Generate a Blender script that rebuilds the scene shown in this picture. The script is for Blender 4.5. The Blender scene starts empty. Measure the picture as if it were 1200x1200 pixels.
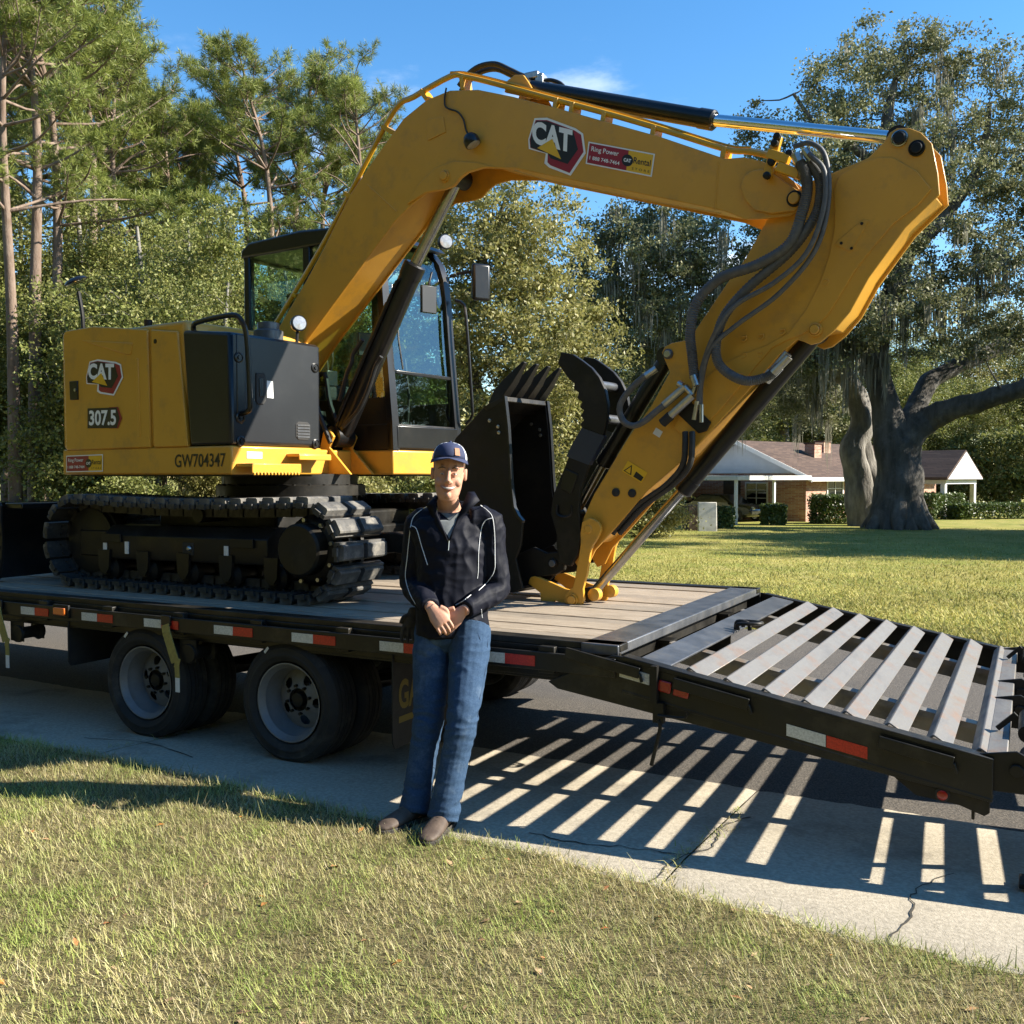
import bpy, bmesh, math, random
import numpy as np
from mathutils import Vector, Matrix
random.seed(7); RNG = np.random.default_rng(11)
S = bpy.context.scene
COL = S.collection
R = math.radians

# ------------------------------------------------------------------ camera
F_PX, CAM_H, YAW, PITCH = 1150.0, 1.6, R(28), math.atan(43 / 1150.0)
cd = bpy.data.cameras.new('camera'); cam = bpy.data.objects.new('camera', cd); COL.objects.link(cam)
cd.sensor_width = 36; cd.lens = 36 * F_PX / 1200; cd.clip_end = 3000; cd.clip_start = 0.05
cam.location = (0, 0, CAM_H); cam.rotation_euler = (math.pi / 2 - PITCH, 0, YAW)
S.camera = cam
S.cycles.max_bounces = 5; S.cycles.diffuse_bounces = 3; S.cycles.transmission_bounces = 4; S.cycles.transparent_max_bounces = 8
# ------------------------------------------------------------------ sky, sun, exposure
SUN = Vector((1.48, 0.71, 1.0)).normalized()
w = bpy.data.worlds.new('World'); S.world = w; w.use_nodes = True
nt = w.node_tree; nt.nodes.clear()
sky = nt.nodes.new('ShaderNodeTexSky'); sky.sky_type = 'NISHITA'; sky.sun_disc = False
sky.sun_elevation = math.asin(SUN.z); sky.sun_rotation = math.atan2(SUN.x, SUN.y)
sky.air_density = 1.0; sky.dust_density = 0.0; sky.ozone_density = 1.6; sky.altitude = 10
bg = nt.nodes.new('ShaderNodeBackground'); bg.inputs[1].default_value = 0.082
out = nt.nodes.new('ShaderNodeOutputWorld')
# thin wisps of cloud low over the horizon, part of the sky itself in every direction
tc = nt.nodes.new('ShaderNodeTexCoord'); mp = nt.nodes.new('ShaderNodeMapping'); mp.inputs['Scale'].default_value = (1, 1, 3.0)
nz = nt.nodes.new('ShaderNodeTexNoise'); nz.inputs['Scale'].default_value = 3.6; nz.inputs['Detail'].default_value = 9; nz.inputs['Roughness'].default_value = 0.6
rp = nt.nodes.new('ShaderNodeMapRange'); rp.inputs['From Min'].default_value = 0.55; rp.inputs['From Max'].default_value = 0.72; rp.interpolation_type = 'SMOOTHSTEP'
sp = nt.nodes.new('ShaderNodeSeparateXYZ'); fl = nt.nodes.new('ShaderNodeMapRange')
fl.inputs['From Min'].default_value = 0.46; fl.inputs['From Max'].default_value = 0.2; fl.inputs['To Min'].default_value = 0.0; fl.inputs['To Max'].default_value = 0.85
mu = nt.nodes.new('ShaderNodeMath'); mu.operation = 'MULTIPLY'
mx = nt.nodes.new('ShaderNodeMix'); mx.data_type = 'RGBA'; mx.inputs['B'].default_value = (8.0, 8.3, 8.6, 1)
L = nt.links.new
L(tc.outputs['Generated'], mp.inputs[0]); L(mp.outputs[0], nz.inputs['Vector']); L(nz.outputs['Fac'], rp.inputs['Value'])
L(tc.outputs['Generated'], sp.inputs[0]); L(sp.outputs['Z'], fl.inputs['Value'])
L(rp.outputs[0], mu.inputs[0]); L(fl.outputs[0], mu.inputs[1]); L(mu.outputs[0], mx.inputs['Factor'])
hsv = nt.nodes.new('ShaderNodeHueSaturation'); hsv.inputs['Saturation'].default_value = 1.32; hsv.inputs['Value'].default_value = 1.12; L(sky.outputs[0], hsv.inputs['Color']); L(hsv.outputs[0], mx.inputs['A']); L(mx.outputs['Result'], bg.inputs[0]); L(bg.outputs[0], out.inputs[0])
sd = bpy.data.lights.new('sun', 'SUN'); so = bpy.data.objects.new('sun', sd); COL.objects.link(so)
sd.energy = 5.0; sd.angle = R(0.53); sd.color = (1.0, 0.93, 0.80)
so.rotation_euler = (-SUN).to_track_quat('-Z', 'Y').to_euler(); so.location = (20, 15, 30)
S.view_settings.view_transform = 'Standard'; S.view_settings.look = 'None'
S.view_settings.exposure = 1.5; S.view_settings.gamma = 1.0; S.view_settings.use_curve_mapping = False

# ------------------------------------------------------------------ measuring helpers: a sight line met with a known plane of the place
_fw = np.array([-math.sin(YAW) * math.cos(PITCH), math.cos(YAW) * math.cos(PITCH), -math.sin(PITCH)])
_rt = np.array([math.cos(YAW), math.sin(YAW), 0.0]); _up = np.cross(_rt, _fw); _C = np.array([0, 0, CAM_H])
def ray(px, py): return _fw + _rt * (px - 600) / F_PX + _up * (600 - py) / F_PX
def atZ(px, py, Z): r = ray(px, py); return _C + r * (Z - CAM_H) / r[2]
def atY(px, py, Y): r = ray(px, py); return _C + r * Y / r[1]
def atX(px, py, X): r = ray(px, py); return _C + r * X / r[0]
def atD(px, py, d): return _C + ray(px, py) * d
def onplane(px, py, P, n):
    r = ray(px, py); n = np.array(n, float); return _C + r * (np.dot(np.array(P, float) - _C, n) / np.dot(r, n))
def gz(x, y):                                     # the lie of the land
    y = np.asarray(y, float)
    return np.interp(y, [-50, 3.9, 6.2, 9.5, 51, 400], [0.0, 0.0, -0.115, -0.14, -0.70, -0.9])

# ------------------------------------------------------------------ materials
MATS = {}
def mat(name, c1, c2=None, tint=None, rough=0.5, metal=0.0, scale=8.0, detail=6, bump=0.0, bscale=None, coat=0.0, spec=0.5, vec=(1, 1, 1), contrast=(0.35, 0.65), dirt=None, dscale=3.0, transl=0.0, island=False, rvar=0.0, sheen=0.0, sss=0.0):
    m = bpy.data.materials.new(name); m.use_nodes = True; n = m.node_tree.nodes; l = m.node_tree.links.new
    b = n['Principled BSDF']; b.inputs['Roughness'].default_value = rough; b.inputs['Metallic'].default_value = metal
    b.inputs['Coat Weight'].default_value = coat; b.inputs['Coat Roughness'].default_value = 0.12
    b.inputs['Specular IOR Level'].default_value = spec
    if sheen: b.inputs['Sheen Weight'].default_value = sheen
    if sss: b.inputs['Subsurface Weight'].default_value = sss; b.inputs['Subsurface Radius'].default_value = (0.012, 0.005, 0.003); b.inputs['Subsurface Scale'].default_value = 1.0
    c1 = tuple(c1) + (1,); c2 = (tuple(c2) + (1,)) if c2 else None
    col = None
    if island:
        g = n.new('ShaderNodeNewGeometry'); cr = n.new('ShaderNodeValToRGB'); l(g.outputs['Random Per Island'], cr.inputs[0])
        cols = island
        while len(cr.color_ramp.elements) < len(cols): cr.color_ramp.elements.new(0.5)
        for i, c in enumerate(cols):
            cr.color_ramp.elements[i].position = i / (len(cols) - 1); cr.color_ramp.elements[i].color = tuple(c) + (1,)
        col = cr.outputs[0]
        tcn = n.new('ShaderNodeTexCoord'); no = n.new('ShaderNodeTexNoise'); no.inputs['Scale'].default_value = scale; no.inputs['Detail'].default_value = 3
        l(tcn.outputs['Object'], no.inputs['Vector'])
        hs = n.new('ShaderNodeHueSaturation'); mr = n.new('ShaderNodeMapRange'); mr.inputs['From Min'].default_value = 0.3; mr.inputs['From Max'].default_value = 0.7
        mr.inputs['To Min'].default_value = 0.72; mr.inputs['To Max'].default_value = 1.3
        l(no.outputs['Fac'], mr.inputs['Value']); l(mr.outputs[0], hs.inputs['Value']); l(col, hs.inputs['Color']); col = hs.outputs[0]
        if tint:
            n3 = n.new('ShaderNodeTexNoise'); n3.inputs['Scale'].default_value = scale * 1.7; n3.inputs['Detail'].default_value = 4; l(tcn.outputs['Object'], n3.inputs['Vector'])
            m3 = n.new('ShaderNodeMapRange'); m3.inputs['From Min'].default_value = 0.45; m3.inputs['From Max'].default_value = 0.66; l(n3.outputs['Fac'], m3.inputs['Value'])
            i3 = n.new('ShaderNodeMix'); i3.data_type = 'RGBA'; i3.blend_type = 'MULTIPLY'; i3.inputs['B'].default_value = tuple(tint) + (1,); l(m3.outputs[0], i3.inputs['Factor']); l(col, i3.inputs['A']); col = i3.outputs['Result']
    elif c2:
        tcn = n.new('ShaderNodeTexCoord'); mpn = n.new('ShaderNodeMapping'); mpn.inputs['Scale'].default_value = vec
        no = n.new('ShaderNodeTexNoise'); no.inputs['Scale'].default_value = scale; no.inputs['Detail'].default_value = detail; no.inputs['Roughness'].default_value = 0.62
        l(tcn.outputs['Object'], mpn.inputs[0]); l(mpn.outputs[0], no.inputs['Vector'])
        mr = n.new('ShaderNodeMapRange'); mr.inputs['From Min'].default_value = contrast[0]; mr.inputs['From Max'].default_value = contrast[1]
        l(no.outputs['Fac'], mr.inputs['Value'])
        mi = n.new('ShaderNodeMix'); mi.data_type = 'RGBA'; mi.inputs['A'].default_value = c1; mi.inputs['B'].default_value = c2
        l(mr.outputs[0], mi.inputs['Factor']); col = mi.outputs['Result']
        if rvar:
            rr = n.new('ShaderNodeMapRange'); rr.inputs['To Min'].default_value = max(0.02, rough - rvar); rr.inputs['To Max'].default_value = min(1, rough + rvar)
            l(mr.outputs[0], rr.inputs['Value']); l(rr.outputs[0], b.inputs['Roughness'])
        if dirt:
            n2 = n.new('ShaderNodeTexNoise'); n2.inputs['Scale'].default_value = dscale; n2.inputs['Detail'].default_value = 8; n2.inputs['Roughness'].default_value = 0.7
            l(tcn.outputs['Object'], n2.inputs['Vector'])
            m2 = n.new('ShaderNodeMapRange'); m2.inputs['From Min'].default_value = 0.52; m2.inputs['From Max'].default_value = 0.75; m2.inputs['To Max'].default_value = dirt[3]
            l(n2.outputs['Fac'], m2.inputs['Value'])
            i2 = n.new('ShaderNodeMix'); i2.data_type = 'RGBA'; i2.inputs['B'].default_value = tuple(dirt[:3]) + (1,)
            l(m2.outputs[0], i2.inputs['Factor']); l(col, i2.inputs['A']); col = i2.outputs['Result']
    if col is not None: l(col, b.inputs['Base Color'])
    else: b.inputs['Base Color'].default_value = c1
    if bump:
        tb = n.new('ShaderNodeTexCoord'); mb = n.new('ShaderNodeMapping'); mb.inputs['Scale'].default_value = vec
        nb = n.new('ShaderNodeTexNoise'); nb.inputs['Scale'].default_value = bscale or scale * 3; nb.inputs['Detail'].default_value = 8; nb.inputs['Roughness'].default_value = 0.65
        bp_ = n.new('ShaderNodeBump'); bp_.inputs['Strength'].default_value = 1.0; bp_.inputs['Distance'].default_value = bump
        l(tb.outputs['Object'], mb.inputs[0]); l(mb.outputs[0], nb.inputs['Vector']); l(nb.outputs['Fac'], bp_.inputs['Height']); l(bp_.outputs[0], b.inputs['Normal'])
    if transl:
        o = n['Material Output']; t = n.new('ShaderNodeBsdfTranslucent'); ms = n.new('ShaderNodeMixShader'); ms.inputs[0].default_value = transl
        if col is not None: l(col, t.inputs[0])
        else: t.inputs[0].default_value = c1
        l(b.outputs[0], ms.inputs[1]); l(t.outputs[0], ms.inputs[2]); l(ms.outputs[0], o.inputs[0])
    MATS[name] = m
    return m
def glass_mat(name, tint, refl=0.12, rough=0.02):
    m = bpy.data.materials.new(name); m.use_nodes = True; n = m.node_tree.nodes; l = m.node_tree.links.new
    n.remove(n['Principled BSDF']); o = n['Material Output']
    t = n.new('ShaderNodeBsdfTransparent'); t.inputs[0].default_value = tuple(tint) + (1,)
    g = n.new('ShaderNodeBsdfGlossy'); g.inputs['Roughness'].default_value = rough
    lw = n.new('ShaderNodeLayerWeight'); lw.inputs['Blend'].default_value = 0.5
    pw = n.new('ShaderNodeMath'); pw.operation = 'POWER'; pw.inputs[1].default_value = 4.0; l(lw.outputs['Facing'], pw.inputs[0])
    ad = n.new('ShaderNodeMath'); ad.operation = 'MULTIPLY_ADD'; ad.inputs[1].default_value = 0.75; ad.inputs[2].default_value = refl + 0.04; ad.use_clamp = True
    ms = n.new('ShaderNodeMixShader'); l(pw.outputs[0], ad.inputs[0]); l(ad.outputs[0], ms.inputs[0]); l(t.outputs[0], ms.inputs[1]); l(g.outputs[0], ms.inputs[2]); l(ms.outputs[0], o.inputs[0])
    MATS[name] = m; return m

mat('yellow', (0.64, 0.318, 0.034), (0.58, 0.285, 0.030), rough=0.38, scale=2.2, coat=0.12, bump=0.0006, bscale=60, dirt=(0.29, 0.175, 0.06, 0.6), dscale=4.2)
mat('yellow_pipe', (0.66, 0.35, 0.015), (0.55, 0.28, 0.014), rough=0.35, scale=6, coat=0.2)
mat('panel_grey', (0.007, 0.008, 0.010), (0.011, 0.012, 0.014), rough=0.36, scale=3, spec=0.4, coat=0.1, dirt=(0.06, 0.06, 0.058, 0.14), dscale=5)
mat('black_steel', (0.0075, 0.007, 0.006), (0.014, 0.0125, 0.010), rough=0.48, spec=0.3, scale=5, bump=0.0008, bscale=70, dirt=(0.055, 0.045, 0.030, 0.45), dscale=4, rvar=0.12)
mat('black_gloss', (0.005, 0.005, 0.0055), (0.009, 0.009, 0.009), rough=0.32, scale=4, coat=0.12, spec=0.4, dirt=(0.05, 0.042, 0.032, 0.3))
mat('trailer_paint', (0.009, 0.0085, 0.0075), (0.017, 0.0155, 0.012), rough=0.42, spec=0.35, scale=3.5, bump=0.0008, bscale=40, dirt=(0.09, 0.075, 0.05, 0.5), dscale=4, rvar=0.1)
mat('worn_steel', (0.25, 0.232, 0.208), (0.095, 0.096, 0.10), rough=0.5, metal=0.35, scale=7, detail=10, bump=0.001, bscale=80, dirt=(0.26, 0.13, 0.06, 0.75), dscale=6, vec=(1, 0.35, 1), rvar=0.15, contrast=(0.42, 0.72))
mat('grey_steel', (0.075, 0.08, 0.09), (0.14, 0.145, 0.155), rough=0.33, metal=0.4, scale=9, bump=0.0008, dirt=(0.24, 0.21, 0.17, 0.5), dscale=6)
mat('chrome', (0.78, 0.79, 0.80), rough=0.09, metal=1.0)
mat('old_chrome', (0.42, 0.42, 0.41), (0.30, 0.29, 0.27), rough=0.25, metal=1.0, scale=10)
mat('zinc', (0.50, 0.50, 0.48), (0.38, 0.38, 0.36), rough=0.32, metal=0.9, scale=30)
mat('rubber', (0.014, 0.014, 0.014), (0.024, 0.023, 0.021), rough=0.72, scale=9, bump=0.001, bscale=60)
mat('tyre', (0.012, 0.012, 0.0125), (0.024, 0.023, 0.022), rough=0.8, scale=6, bump=0.0012, bscale=50, dirt=(0.12, 0.105, 0.085, 0.55), dscale=4)
mat('rim_grey', (0.16, 0.165, 0.175), (0.21, 0.215, 0.22), rough=0.5, metal=0.2, scale=8, dirt=(0.16, 0.13, 0.10, 0.5), dscale=6)
mat('hose', (0.07, 0.072, 0.075), (0.11, 0.11, 0.11), rough=0.6, scale=30)
mat('hose_black', (0.010, 0.010, 0.010), (0.02, 0.02, 0.02), rough=0.55, scale=20)
mat('shoe_steel', (0.020, 0.019, 0.018), (0.045, 0.042, 0.038), rough=0.6, scale=12, bump=0.0015, bscale=50, dirt=(0.19, 0.165, 0.13, 0.65), dscale=9)
mat('pad_rubber', (0.045, 0.044, 0.042), (0.10, 0.095, 0.088), rough=0.75, scale=14, bump=0.002, bscale=45, dirt=(0.28, 0.25, 0.20, 0.7), dscale=12)
mat('tape_white', (0.62, 0.62, 0.58), (0.50, 0.50, 0.46), rough=0.35, scale=120, contrast=(0.45, 0.55))
mat('tape_red', (0.55, 0.030, 0.015), (0.42, 0.022, 0.012), rough=0.35, scale=120, contrast=(0.45, 0.55))
mat('lamp_red', (0.30, 0.010, 0.008), rough=0.25, coat=0.4)
mat('lamp_amber', (0.75, 0.16, 0.02), rough=0.25, coat=0.5)
mat('lamp_lens', (0.46, 0.47, 0.48), (0.34, 0.34, 0.35), rough=0.12, metal=0.3, scale=60, coat=0.5)
mat('strap', (0.36, 0.29, 0.075), (0.26, 0.21, 0.06), rough=0.85, scale=60)
mat('white_label', (0.72, 0.73, 0.72), (0.62, 0.63, 0.62), rough=0.45, scale=40)
mat('print_white', (0.82, 0.82, 0.80), rough=0.4)
mat('print_black', (0.010, 0.010, 0.011), rough=0.4)
mat('print_red', (0.30, 0.012, 0.028), rough=0.35)
mat('print_yellow', (0.78, 0.44, 0.02), rough=0.35)
mat('flap_yellow', (0.16, 0.12, 0.02), rough=0.7)
mat('blue_band', (0.008, 0.018, 0.05), rough=0.35, coat=0.3)
mat('wood', (0.215, 0.165, 0.115), (0.37, 0.305, 0.23), rough=0.85, scale=5.0, vec=(1.2, 16, 16), bump=0.003, bscale=9, dirt=(0.15, 0.12, 0.09, 0.65), dscale=2.2)
MATS['wood_dark'] = mat('wood_dark', (0.175, 0.14, 0.10), (0.29, 0.24, 0.185), rough=0.88, scale=5.0, vec=(1.2, 16, 16), bump=0.003, bscale=9, dirt=(0.12, 0.10, 0.08, 0.6), dscale=2.4)
mat('seat_fabric', (0.02, 0.02, 0.021), (0.03, 0.03, 0.03), rough=0.9, scale=60)
glass_mat('cab_glass', (0.78, 0.90, 0.84), 0.02)
glass_mat('windshield_glass', (0.68, 0.86, 0.78), 0.14)
glass_mat('house_glass', (0.35, 0.38, 0.4), 0.2)

# ------------------------------------------------------------------ mesh helpers
def tag(o, label=None, cat=None, group=None, kind=None):
    if label: o['label'] = label
    if cat: o['category'] = cat
    if group: o['group'] = group
    if kind: o['kind'] = kind
    return o
def empty(name, loc):
    o = bpy.data.objects.new(name, None); o.location = loc; o.empty_display_size = 0.2; COL.objects.link(o); return o
ORG = {}
def link(name, me, parent=None, m=None):
    o = bpy.data.objects.new(name, me); COL.objects.link(o)
    if m is not None:
        if isinstance(m, str): m = [m]
        if len(me.materials) == 0:
            for k in m: me.materials.append(MATS[k])
    if parent: o.parent = parent
    return o
def catmull(pts, n=6):
    p = [np.array(q, float) for q in pts]; p = [2 * p[0] - p[1]] + p + [2 * p[-1] - p[-2]]; o = []
    for i in range(1, len(p) - 2):
        a, b, c, d = p[i - 1:i + 3]
        for k in range(n):
            t = k / n
            o.append(0.5 * ((2 * b) + (c - a) * t + (2 * a - 5 * b + 4 * c - d) * t * t + (3 * b - a - 3 * c + d) * t ** 3))
    o.append(p[-2]); return o
class MB:
    def __init__(s): s.v = []; s.f = []; s.m = []; s.cur = 0
    def add(s, vs, fs):
        b = len(s.v); s.v += [tuple(float(c) for c in q) for q in vs]; s.f += [tuple(b + i for i in f) for f in fs]; s.m += [s.cur] * len(fs); return s
    def box(s, c, size, rot=None):
        c = np.array(c, float); h = np.array(size, float) / 2; M = np.array(rot.to_3x3()) if rot is not None else np.eye(3)
        vs = [c + M @ (h * np.array(k)) for k in [(-1, -1, -1), (1, -1, -1), (1, 1, -1), (-1, 1, -1), (-1, -1, 1), (1, -1, 1), (1, 1, 1), (-1, 1, 1)]]
        return s.add(vs, [(3, 2, 1, 0), (4, 5, 6, 7), (0, 1, 5, 4), (1, 2, 6, 5), (2, 3, 7, 6), (3, 0, 4, 7)])
    def bar(s, a, b, wd, ht, up=(0, 0, 1)):
        a = np.array(a, float); b = np.array(b, float); d = (b - a) / np.linalg.norm(b - a); u = np.array(up, float)
        x = np.cross(d, u)
        if np.linalg.norm(x) < 1e-4: x = np.cross(d, (1, 0, 0))
        x /= np.linalg.norm(x); u = np.cross(x, d)
        vs = [p + x * i * wd / 2 + u * j * ht / 2 for p in (a, b) for i, j in ((-1, -1), (1, -1), (1, 1), (-1, 1))]
        return s.add(vs, [(3, 2, 1, 0), (4, 5, 6, 7), (0, 1, 5, 4), (1, 2, 6, 5), (2, 3, 7, 6), (3, 0, 4, 7)])
    def tube(s, pts, r, n=10, cap=True, smooth=0, ell=1.0):
        if smooth: 
            rr = r if not np.isscalar(r) else None
            P = catmull(pts, smooth)
            if rr is not None: r = np.interp(np.linspace(0, len(rr) - 1, len(P)), range(len(rr)), rr)
            pts = P
        P = [np.array(q, float) for q in pts]; k = len(P); rs = [r] * k if np.isscalar(r) else list(r)
        b = len(s.v); T = []
        for i in range(k):
            t = P[min(i + 1, k - 1)] - P[max(i - 1, 0)]; T.append(t / (np.linalg.norm(t) + 1e-9))
        u = np.cross(T[0], (0, 0, 1)); 
        if np.linalg.norm(u) < 0.05: u = np.cross(T[0], (1, 0, 0))
        u /= np.linalg.norm(u); vs = []
        for i in range(k):
            u = u - T[i] * np.dot(u, T[i]); u /= np.linalg.norm(u); wv = np.cross(T[i], u)
            for j in range(n):
                a = 2 * math.pi * j / n; vs.append(P[i] + (u * math.cos(a) + wv * math.sin(a) * ell) * rs[i])
        fs = [(i * n + j, i * n + (j + 1) % n, (i + 1) * n + (j + 1) % n, (i + 1) * n + j) for i in range(k - 1) for j in range(n)]
        if cap: fs += [tuple(range(n))[::-1], tuple(range((k - 1) * n, k * n))]
        return s.add(vs, fs)
    def cyl(s, a, b, r, n=20, r2=None): return s.tube([a, b], [r, r if r2 is None else r2], n)
    def lathe(s, c, axis, prof, n=32):            # prof: (along, radius)
        c = np.array(c, float); ax = np.array(axis, float); ax /= np.linalg.norm(ax)
        u = np.cross(ax, (0, 0, 1)); u = np.cross(ax, (1, 0, 0)) if np.linalg.norm(u) < 0.05 else u; u /= np.linalg.norm(u); q = np.cross(ax, u)
        vs = [c + ax * a + (u * math.cos(2 * math.pi * j / n) + q * math.sin(2 * math.pi * j / n)) * r for a, r in prof for j in range(n)]; k = len(prof)
        fs = [(i * n + j, i * n + (j + 1) % n, (i + 1) * n + (j + 1) % n, (i + 1) * n + j) for i in range(k - 1) for j in range(n)]
        fs += [tuple(range(n))[::-1], tuple(range((k - 1) * n, k * n))]
        return s.add(vs, fs)
    def prism(s, outline, fn, a, b):              # fn(p, q, t) -> world ; outline in the p,q plane
        n = len(outline); vs = [fn(p, q, t) for t in (a, b) for p, q in outline]
        fs = [tuple(range(n)), tuple(range(2 * n - 1, n - 1, -1))] + [(i, i + n, (i + 1) % n + n, (i + 1) % n) for i in range(n)]
        return s.add(vs, fs)
    def sphere(s, c, r, n=12, m=8, sc=(1, 1, 1)):
        return s.add([(c[0] + r * sc[0] * math.sin(math.pi * i / m) * math.cos(2 * math.pi * j / n), c[1] + r * sc[1] * math.sin(math.pi * i / m) * math.sin(2 * math.pi * j / n), c[2] + r * sc[2] * math.cos(math.pi * i / m)) for i in range(m + 1) for j in range(n)],
            [(i * n + j, (i + 1) * n + j, (i + 1) * n + (j + 1) % n, i * n + (j + 1) % n) for i in range(m) for j in range(n)])
    def mesh(s, name, org=(0, 0, 0), smooth=True, angle=35, fix=True):
        me = bpy.data.meshes.new(name); o = np.array(org, float)
        me.from_pydata([tuple(np.array(q) - o) for q in s.v], [], s.f)
        if any(s.m): me.polygons.foreach_set('material_index', s.m)
        if fix:
            bm = bmesh.new(); bm.from_mesh(me); bmesh.ops.recalc_face_normals(bm, faces=bm.faces); bm.to_mesh(me); bm.free()
        if smooth:
            me.polygons.foreach_set('use_smooth', [True] * len(me.polygons)); me.set_sharp_from_angle(angle=R(angle))
        me.update(); return me
    def build(s, name, m, parent=None, org=None, bevel=0, seg=2, label=None, smooth=True, angle=35, solid=0):
        if org is None:
            r = parent
            while r is not None and r.parent is not None: r = r.parent
            org = tuple(r.location) if r is not None else (0, 0, 0)
        me = s.mesh(name, org, smooth, angle); o = link(name, me, parent, m)
        if parent is None: o.location = org
        if solid: k = o.modifiers.new('solid', 'SOLIDIFY'); k.thickness = solid; k.offset = 0
        if bevel:
            k = o.modifiers.new('bevel', 'BEVEL'); k.width = bevel; k.segments = seg; k.limit_method = 'ANGLE'; k.angle_limit = R(40); k.harden_normals = False
        if label: o['label'] = label
        return o
def raw_mesh(name, verts, faces_flat, nper, m=None, mats=None, smooth=False):   # numpy straight into a mesh
    me = bpy.data.meshes.new(name); nv = len(verts); nf = len(faces_flat) // nper
    me.vertices.add(nv); me.vertices.foreach_set('co', np.asarray(verts, np.float32).ravel())
    me.loops.add(len(faces_flat)); me.loops.foreach_set('vertex_index', np.asarray(faces_flat, np.int32))
    me.polygons.add(nf); me.polygons.foreach_set('loop_start', np.arange(0, nf * nper, nper, dtype=np.int32))
    try: me.polygons.foreach_set('loop_total', np.full(nf, nper, np.int32))
    except Exception: pass
    if smooth: me.polygons.foreach_set('use_smooth', np.ones(nf, bool))
    me.update(calc_edges=True); me.validate()
    if m: me.materials.append(MATS[m])
    return me
# lettering: every string is turned into a mesh once, centred in a unit box
TXT = {}
def prepare_text(items):
    obs = []
    for key, (s, bold) in items.items():
        c = bpy.data.curves.new('t', 'FONT'); c.body = s; c.size = 1; c.offset = bold; c.resolution_u = 4; c.fill_mode = 'FRONT'
        o = bpy.data.objects.new('t', c); COL.objects.link(o); obs.append((key, o))
    bpy.context.view_layer.update(); dg = bpy.context.evaluated_depsgraph_get()
    for key, o in obs:
        me = bpy.data.meshes.new_from_object(o.evaluated_get(dg)); v = np.array([q.co[:] for q in me.vertices])
        lo, hi = v[:, :2].min(0), v[:, :2].max(0); TXT[key] = ((v[:, :2] - lo) / (hi - lo), [tuple(p.vertices) for p in me.polygons])
        bpy.data.objects.remove(o)
prepare_text({'CAT': ('CAT', 0.045), '307.5': ('307.5', 0.03), 'GW': ('GW704347', 0.012), 'ring': ('Ring Power', 0.012), 'tel': ('1 888 748-7464', 0.014), 'rental': ('Rental', 0.012), 'store': ('S T O R E', 0.0), 'gator': ('GATOR', 0.03)})
class Plane:                                        # a flat frame on a surface: o + x*ex + y*ey + h*n
    def __init__(s, o, ex, ey):
        s.o = np.array(o, float); s.ex = np.array(ex, float); s.ey = np.array(ey, float); s.n = np.cross(s.ex, s.ey); s.n /= np.linalg.norm(s.n)
    def p(s, x, y, h=0): return s.o + s.ex * x + s.ey * y + s.n * h
    def poly(s, mb, pts, h): return mb.add([s.p(x, y, h) for x, y in pts], [tuple(range(len(pts)))])
    def text(s, mb, key, x, y, w, ht, h, shear=0):
        v, f = TXT[key]; return mb.add([s.p(x + q[0] * w + q[1] * shear, y + q[1] * ht, h) for q in v], f)
def flat(mb, name, m, parent):                      # flat print: keep face winding as drawn
    r = parent
    while r.parent is not None: r = r.parent
    me = mb.mesh(name, tuple(r.location), smooth=False, fix=False); return link(name, me, parent, m)
# ================================================================== THE GROUND
mat('lawn', (0.31, 0.275, 0.08), (0.205, 0.22, 0.05), rough=0.95, scale=0.55, detail=10, bump=0.03, bscale=18, dirt=(0.44, 0.36, 0.17, 0.75), dscale=1.3, spec=0.1, contrast=(0.4, 0.6))
mat('turf', (0.10, 0.082, 0.04), (0.19, 0.155, 0.075), rough=0.95, scale=22, bump=0.01, bscale=60, spec=0.1)
mat('concrete', (0.46, 0.405, 0.315), (0.32, 0.28, 0.215), rough=0.9, scale=55, detail=6, bump=0.003, bscale=120, dirt=(0.12, 0.108, 0.088, 0.85), dscale=1.9, spec=0.2)
mat('asphalt', (0.062, 0.056, 0.050), (0.15, 0.132, 0.112), rough=0.9, scale=95, detail=3, bump=0.006, bscale=110, dirt=(0.05, 0.05, 0.05, 0.5), dscale=1.2, spec=0.25, contrast=(0.42, 0.62))
mat('grass_blades', (0.2, 0.2, 0.1), tint=(0.74, 0.94, 0.55), rough=0.65, spec=0.25, scale=1.6, transl=0.3, island=[(0.40, 0.335, 0.14), (0.50, 0.43, 0.20), (0.25, 0.275, 0.06), (0.56, 0.50, 0.27), (0.17, 0.225, 0.038), (0.40, 0.36, 0.14), (0.60, 0.53, 0.33), (0.30, 0.24, 0.13), (0.50, 0.43, 0.22)])
mat('far_blades', (0.2, 0.2, 0.1), rough=0.7, spec=0.15, scale=0.5, transl=0.3, island=[(0.34, 0.31, 0.085), (0.43, 0.37, 0.125), (0.21, 0.235, 0.045), (0.46, 0.40, 0.16), (0.28, 0.285, 0.065)])
mat('dead_leaf', (0.3, 0.1, 0.03), rough=0.7, scale=3, island=[(0.34, 0.10, 0.02), (0.42, 0.28, 0.15), (0.22, 0.12, 0.06), (0.50, 0.20, 0.03), (0.45, 0.36, 0.22)])

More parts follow.
